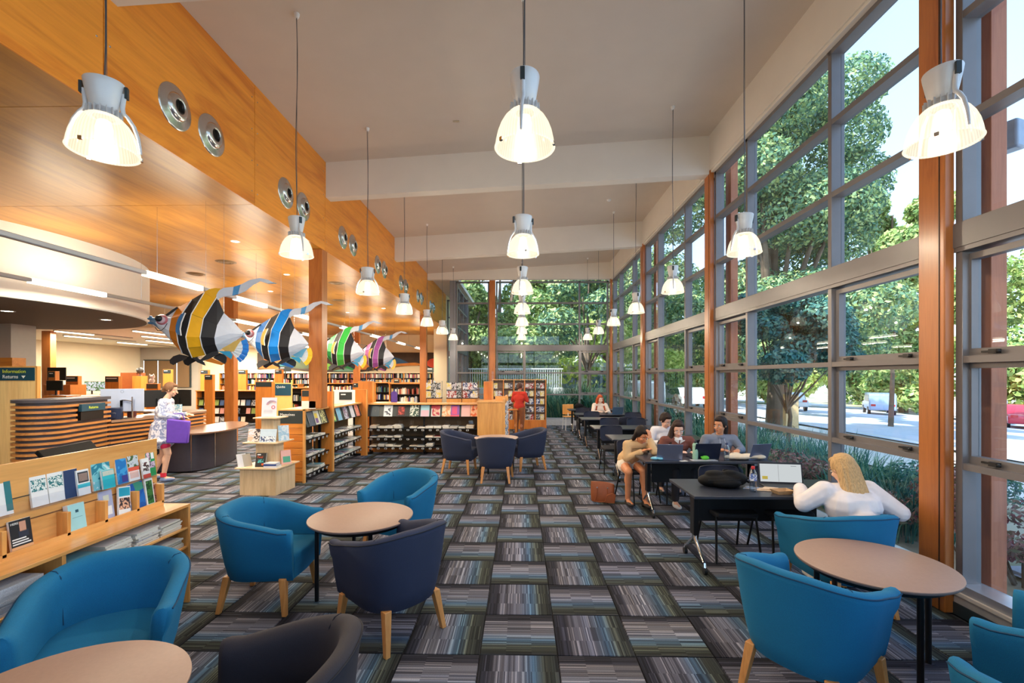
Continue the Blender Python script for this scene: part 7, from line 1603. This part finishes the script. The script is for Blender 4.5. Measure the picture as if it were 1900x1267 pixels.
def shrub(x, y, h, s, n, size, mat, label, seed, grp='shrubs along the window wall', stems=6, z0=0):
    rng = np.random.default_rng(seed); r = empty('shrub', (x, y, gz(x, y)+z0), 0, label, 'shrub', grp)
    bl = [(rng.uniform(-.5, .5)*s, rng.uniform(-.5, .5)*s, h*rng.uniform(.35, .9), s*.35, s*.35, h*.16) for _ in range(8)]
    V_, F = leaves(n, bl, size, rng, asp=.4); leafobj('foliage', V_, F, LM[mat], r, 'stuff')
    b = MB()
    for k in range(stems): q = bl[k % 8]; b.tube([(q[0]*.1, q[1]*.1, -.1), (q[0]*.6, q[1]*.6, q[2]*.6), (q[0], q[1], q[2]+.1)], [.014, .01, .004], 5)
    b.build('stems', bark, r); return r
for k, (x, y, h) in enumerate([(4.75, 6.5, .95), (4.9, 7.2, 1.0), (4.7, 8.0, .95), (5.3, 8.4, 1.05), (4.5, 9.3, 1.0), (5.2, 10.4, 1.1), (4.4, 10.6, 1.0), (4.6, 5.7, .8)]):
    strap_plant(x, y, 420, h, 1.3, 'blue' if k % 2 else 'strap', 'clump of bluish strappy leaves outside the second and third window bays, under the big tree', 50+k, .010)
for k, (x, y, h) in enumerate([(-.6, 18.6, 1.7), (.6, 18.9, 1.8), (1.5, 18.5, 1.6), (2.3, 19.0, 1.8), (3.1, 18.4, 1.6), (1.0, 20.4, 2.0), (2.8, 20.6, 2.1), (4.4, 17.6, 1.6), (4.4, 15.6, 1.4), (4.4, 14.0, 1.3), (4.75, 12.9, 1.2)]):
    strap_plant(x, y, 300, h, 1.4, 'dark' if k % 3 == 0 else 'strap', 'tall strappy plant in the dense bed outside the end window corner', 70+k, .022, 'strappy plants round the end corner')
lab = ['reddish nandina shrub outside the second bay by the blonde person', 'reddish shrub nearest the front of the glass, right of the column', 'pink-leaved low shrub among the strappy plants', 'leafy twiggy shrub beyond the nearest column', 'bluish rounded shrub by the parked bicycle path', 'reddish shrub low beside the paver strip', 'pink-leaved shrub behind the students table window', 'pink-leaved shrub beside the second column outside']
for k, (x, y, h, s, m) in enumerate([(4.7, 4.9, 1.0, .9, 'red'), (4.75, 3.25, 1.35, .9, 'red'), (4.15, 5.6, .6, .7, 'red'), (5.3, 3.5, 1.5, .9, 'dark'), (5.4, 5.9, .9, .9, 'blue'), (4.5, 4.2, .55, .6, 'red'), (4.35, 6.9, .75, .9, 'red'), (4.4, 8.3, .7, .8, 'red')]):
    shrub(x, y, h, s, [2200, 1500, 1400, 1100, 2600, 900, 1500, 1500][k], .035, m, lab[k], 90+k)
tag(MB().ell((0, 0, .1), (.5, .35, .34), 14, 9).build('boulder', plain((150, 150, 140), .9, var=.2, scale=4), smooth=80, loc=(5.9, 7.0, gz(5.9, 7.0)+.1)), 'pale rounded boulder in the planting under the big tree', 'boulder')
# timber post with a round plate by the road
po = empty('marker_post', (9.4, 16.2, gz(9.4, 16.2)), 0, 'pale timber marker post with a round plate beside the road', 'post'); MB().box((-.22, -.1, 0), (.22, .1, 1.5)).build('post', plain((226, 190, 140), .7, var=.1), po, bevel=.01)
MB().lathe([(.05, .01), (.07, .01), (.07, 0), (.05, 0), (.05, .01)], 20).build('plate', plain((150, 120, 80), .6), po, loc=(0, -.1, .35), rot=(R(90), 0, 0))
# vehicles
def car(x, y, rz, rgb, label, kind='sedan', L=4.4):
    r = empty('car', (x, y, gz(x, y)+.04), R(rz), label, 'car', 'cars parked across the road'); pm = plain(rgb, .25, .3, .02, 4, coat=.6, name='car_paint'); H = 1.45 if kind == 'sedan' else 1.75
    if kind == 'sedan': prof = [(-L/2, .35), (-L/2, .75), (-L/2+.15, .86), (-L/2+.9, .90), (-L/2+1.5, 1.38), (-.1, H), (.7, 1.38), (1.15, .95), (L/2-.3, .82), (L/2, .62), (L/2, .35)]
    else: prof = [(-L/2, .4), (-L/2, 1.0), (-L/2+.1, 1.65), (-L/2+.4, H), (.5, H), (.95, 1.08), (L/2-.2, 1.0), (L/2, .8), (L/2, .4)]
    MB().prism(prof, -.86, .86, 0, lambda a, b, c: (a, c, b)).build('body', pm, r, bevel=.07, seg=3)
    gp = [(-L/2+1.0, .95), (-L/2+1.55, 1.32), (-.1, 1.38), (.6, 1.32), (.98, .95)] if kind == 'sedan' else [(-L/2+.3, 1.08), (-L/2+.4, 1.6), (.42, 1.6), (.80, 1.08)]
    for s in (-1, 1): MB().prism(gp, s*.862, s*.872, 0, lambda a, b, c: (a, c, b)).build('side_glass', plain((40, 50, 64), .1, var=0, name='car_glass'), r)
    for sx in (-L*.31, L*.31):
        for s in (-1, 1):
            w1 = MB().tube([(0, s*.70, 0), (0, s*.89, 0)], .33, 20).build('wheel', 'black', r, smooth=40, loc=(sx, 0, .33)); MB().tube([(0, s*.885, 0), (0, s*.90, 0)], .19, 12).build('hubcap', 'chrome', w1)
    for s in (-1, 1): MB().box((L/2-.05, s*.55-.2, .62), (L/2+.01, s*.55+.2, .76)).build('headlamp', 'lens', r); MB().box((-L/2-.01, s*.6-.15, .72), (-L/2+.05, s*.6+.15, .88)).build('tail_lamp', plain((190, 30, 34), .3, var=0), r)
    return r
car(29.5, 38.5, 60, (150, 168, 200), 'pale blue-grey boxy off-roader parked left in the gap beside the column', 'suv', 4.2)
car(33, 36, 60, (226, 228, 232), 'white car half hidden behind the off-roader'); car(33.0, 33.5, 55, (170, 180, 200), 'silver-blue hatchback at the edge of the column', 'suv', 4.3)
car(31, 29, 50, (190, 40, 60), 'red car seen just right of the nearest column'); car(30, 25.5, 45, (176, 188, 204), 'silver car in front of the red one')
car(12.2, 33.5, 80, (236, 236, 238), 'white car parked behind the big tree in the fourth bay'); car(22.0, 38.0, 70, (214, 216, 222), 'silver car glimpsed left under the big tree'); car(7.6, 28.8, 85, (240, 242, 244), 'white van-like car outside the corner window', 'suv', 4.8)
# security lamp on the outside of the nearest column
fl_ = empty('floodlight', (4.10, 3.95, 3.80), R(200), 'grey outdoor floodlight mounted outside the nearest window column', 'floodlight')
MB().box((-.07, -.09, -.12), (.07, .09, .12)).build('casing', plain((150, 160, 178), .4, .2), fl_, bevel=.02); MB().tube([(.05, 0, 0), (.16, 0, .01), (.42, -.08, .02)], .02, 8).build('bracket', plain((150, 160, 178), .4, .2), fl_)
# white balustrade and pale building beyond the end wall
bl_ = empty('balustrade', (-3.6, 24.2, 1.1), 0, 'white steel balustrade of the ramp outside the end wall', 'railing')
MB().box((0, -.03, 1.05), (5.8, .03, 1.11)).box((0, -.02, .05), (5.8, .02, .09)).build('rail', 'white', bl_)
for q in range(48): MB().box((.06+q*.12, -.012, .09), (.085+q*.12, .012, 1.05)).build('baluster', 'white', bl_)
MB().box((-.0, -.05, -2), (5.8, .3, .05)).build('ramp_wall', plain((206, 204, 196), .8), bl_)
sh_ = empty('garden_shed', (9, 44, gz(9, 44)), R(10), 'pale low building far behind the end windows', 'building'); MB().box((-9, 0, 0), (6, 5, 3.0)).build('wall', plain((226, 226, 222), .8, var=.03), sh_); MB().prism([(-9.3, 3.0), (6.3, 3.0), (6, 3.4), (-9, 3.4)], -.3, 5.3, 0, lambda a, b, c: (a, c, b)).build('roof', plain((190, 196, 200), .6), sh_)
for q in range(5): MB().box((-8+q*2.8, -.03, 1), (-6.6+q*2.8, 0, 2.2)).build('window', plain((90, 110, 130), .2), sh_)
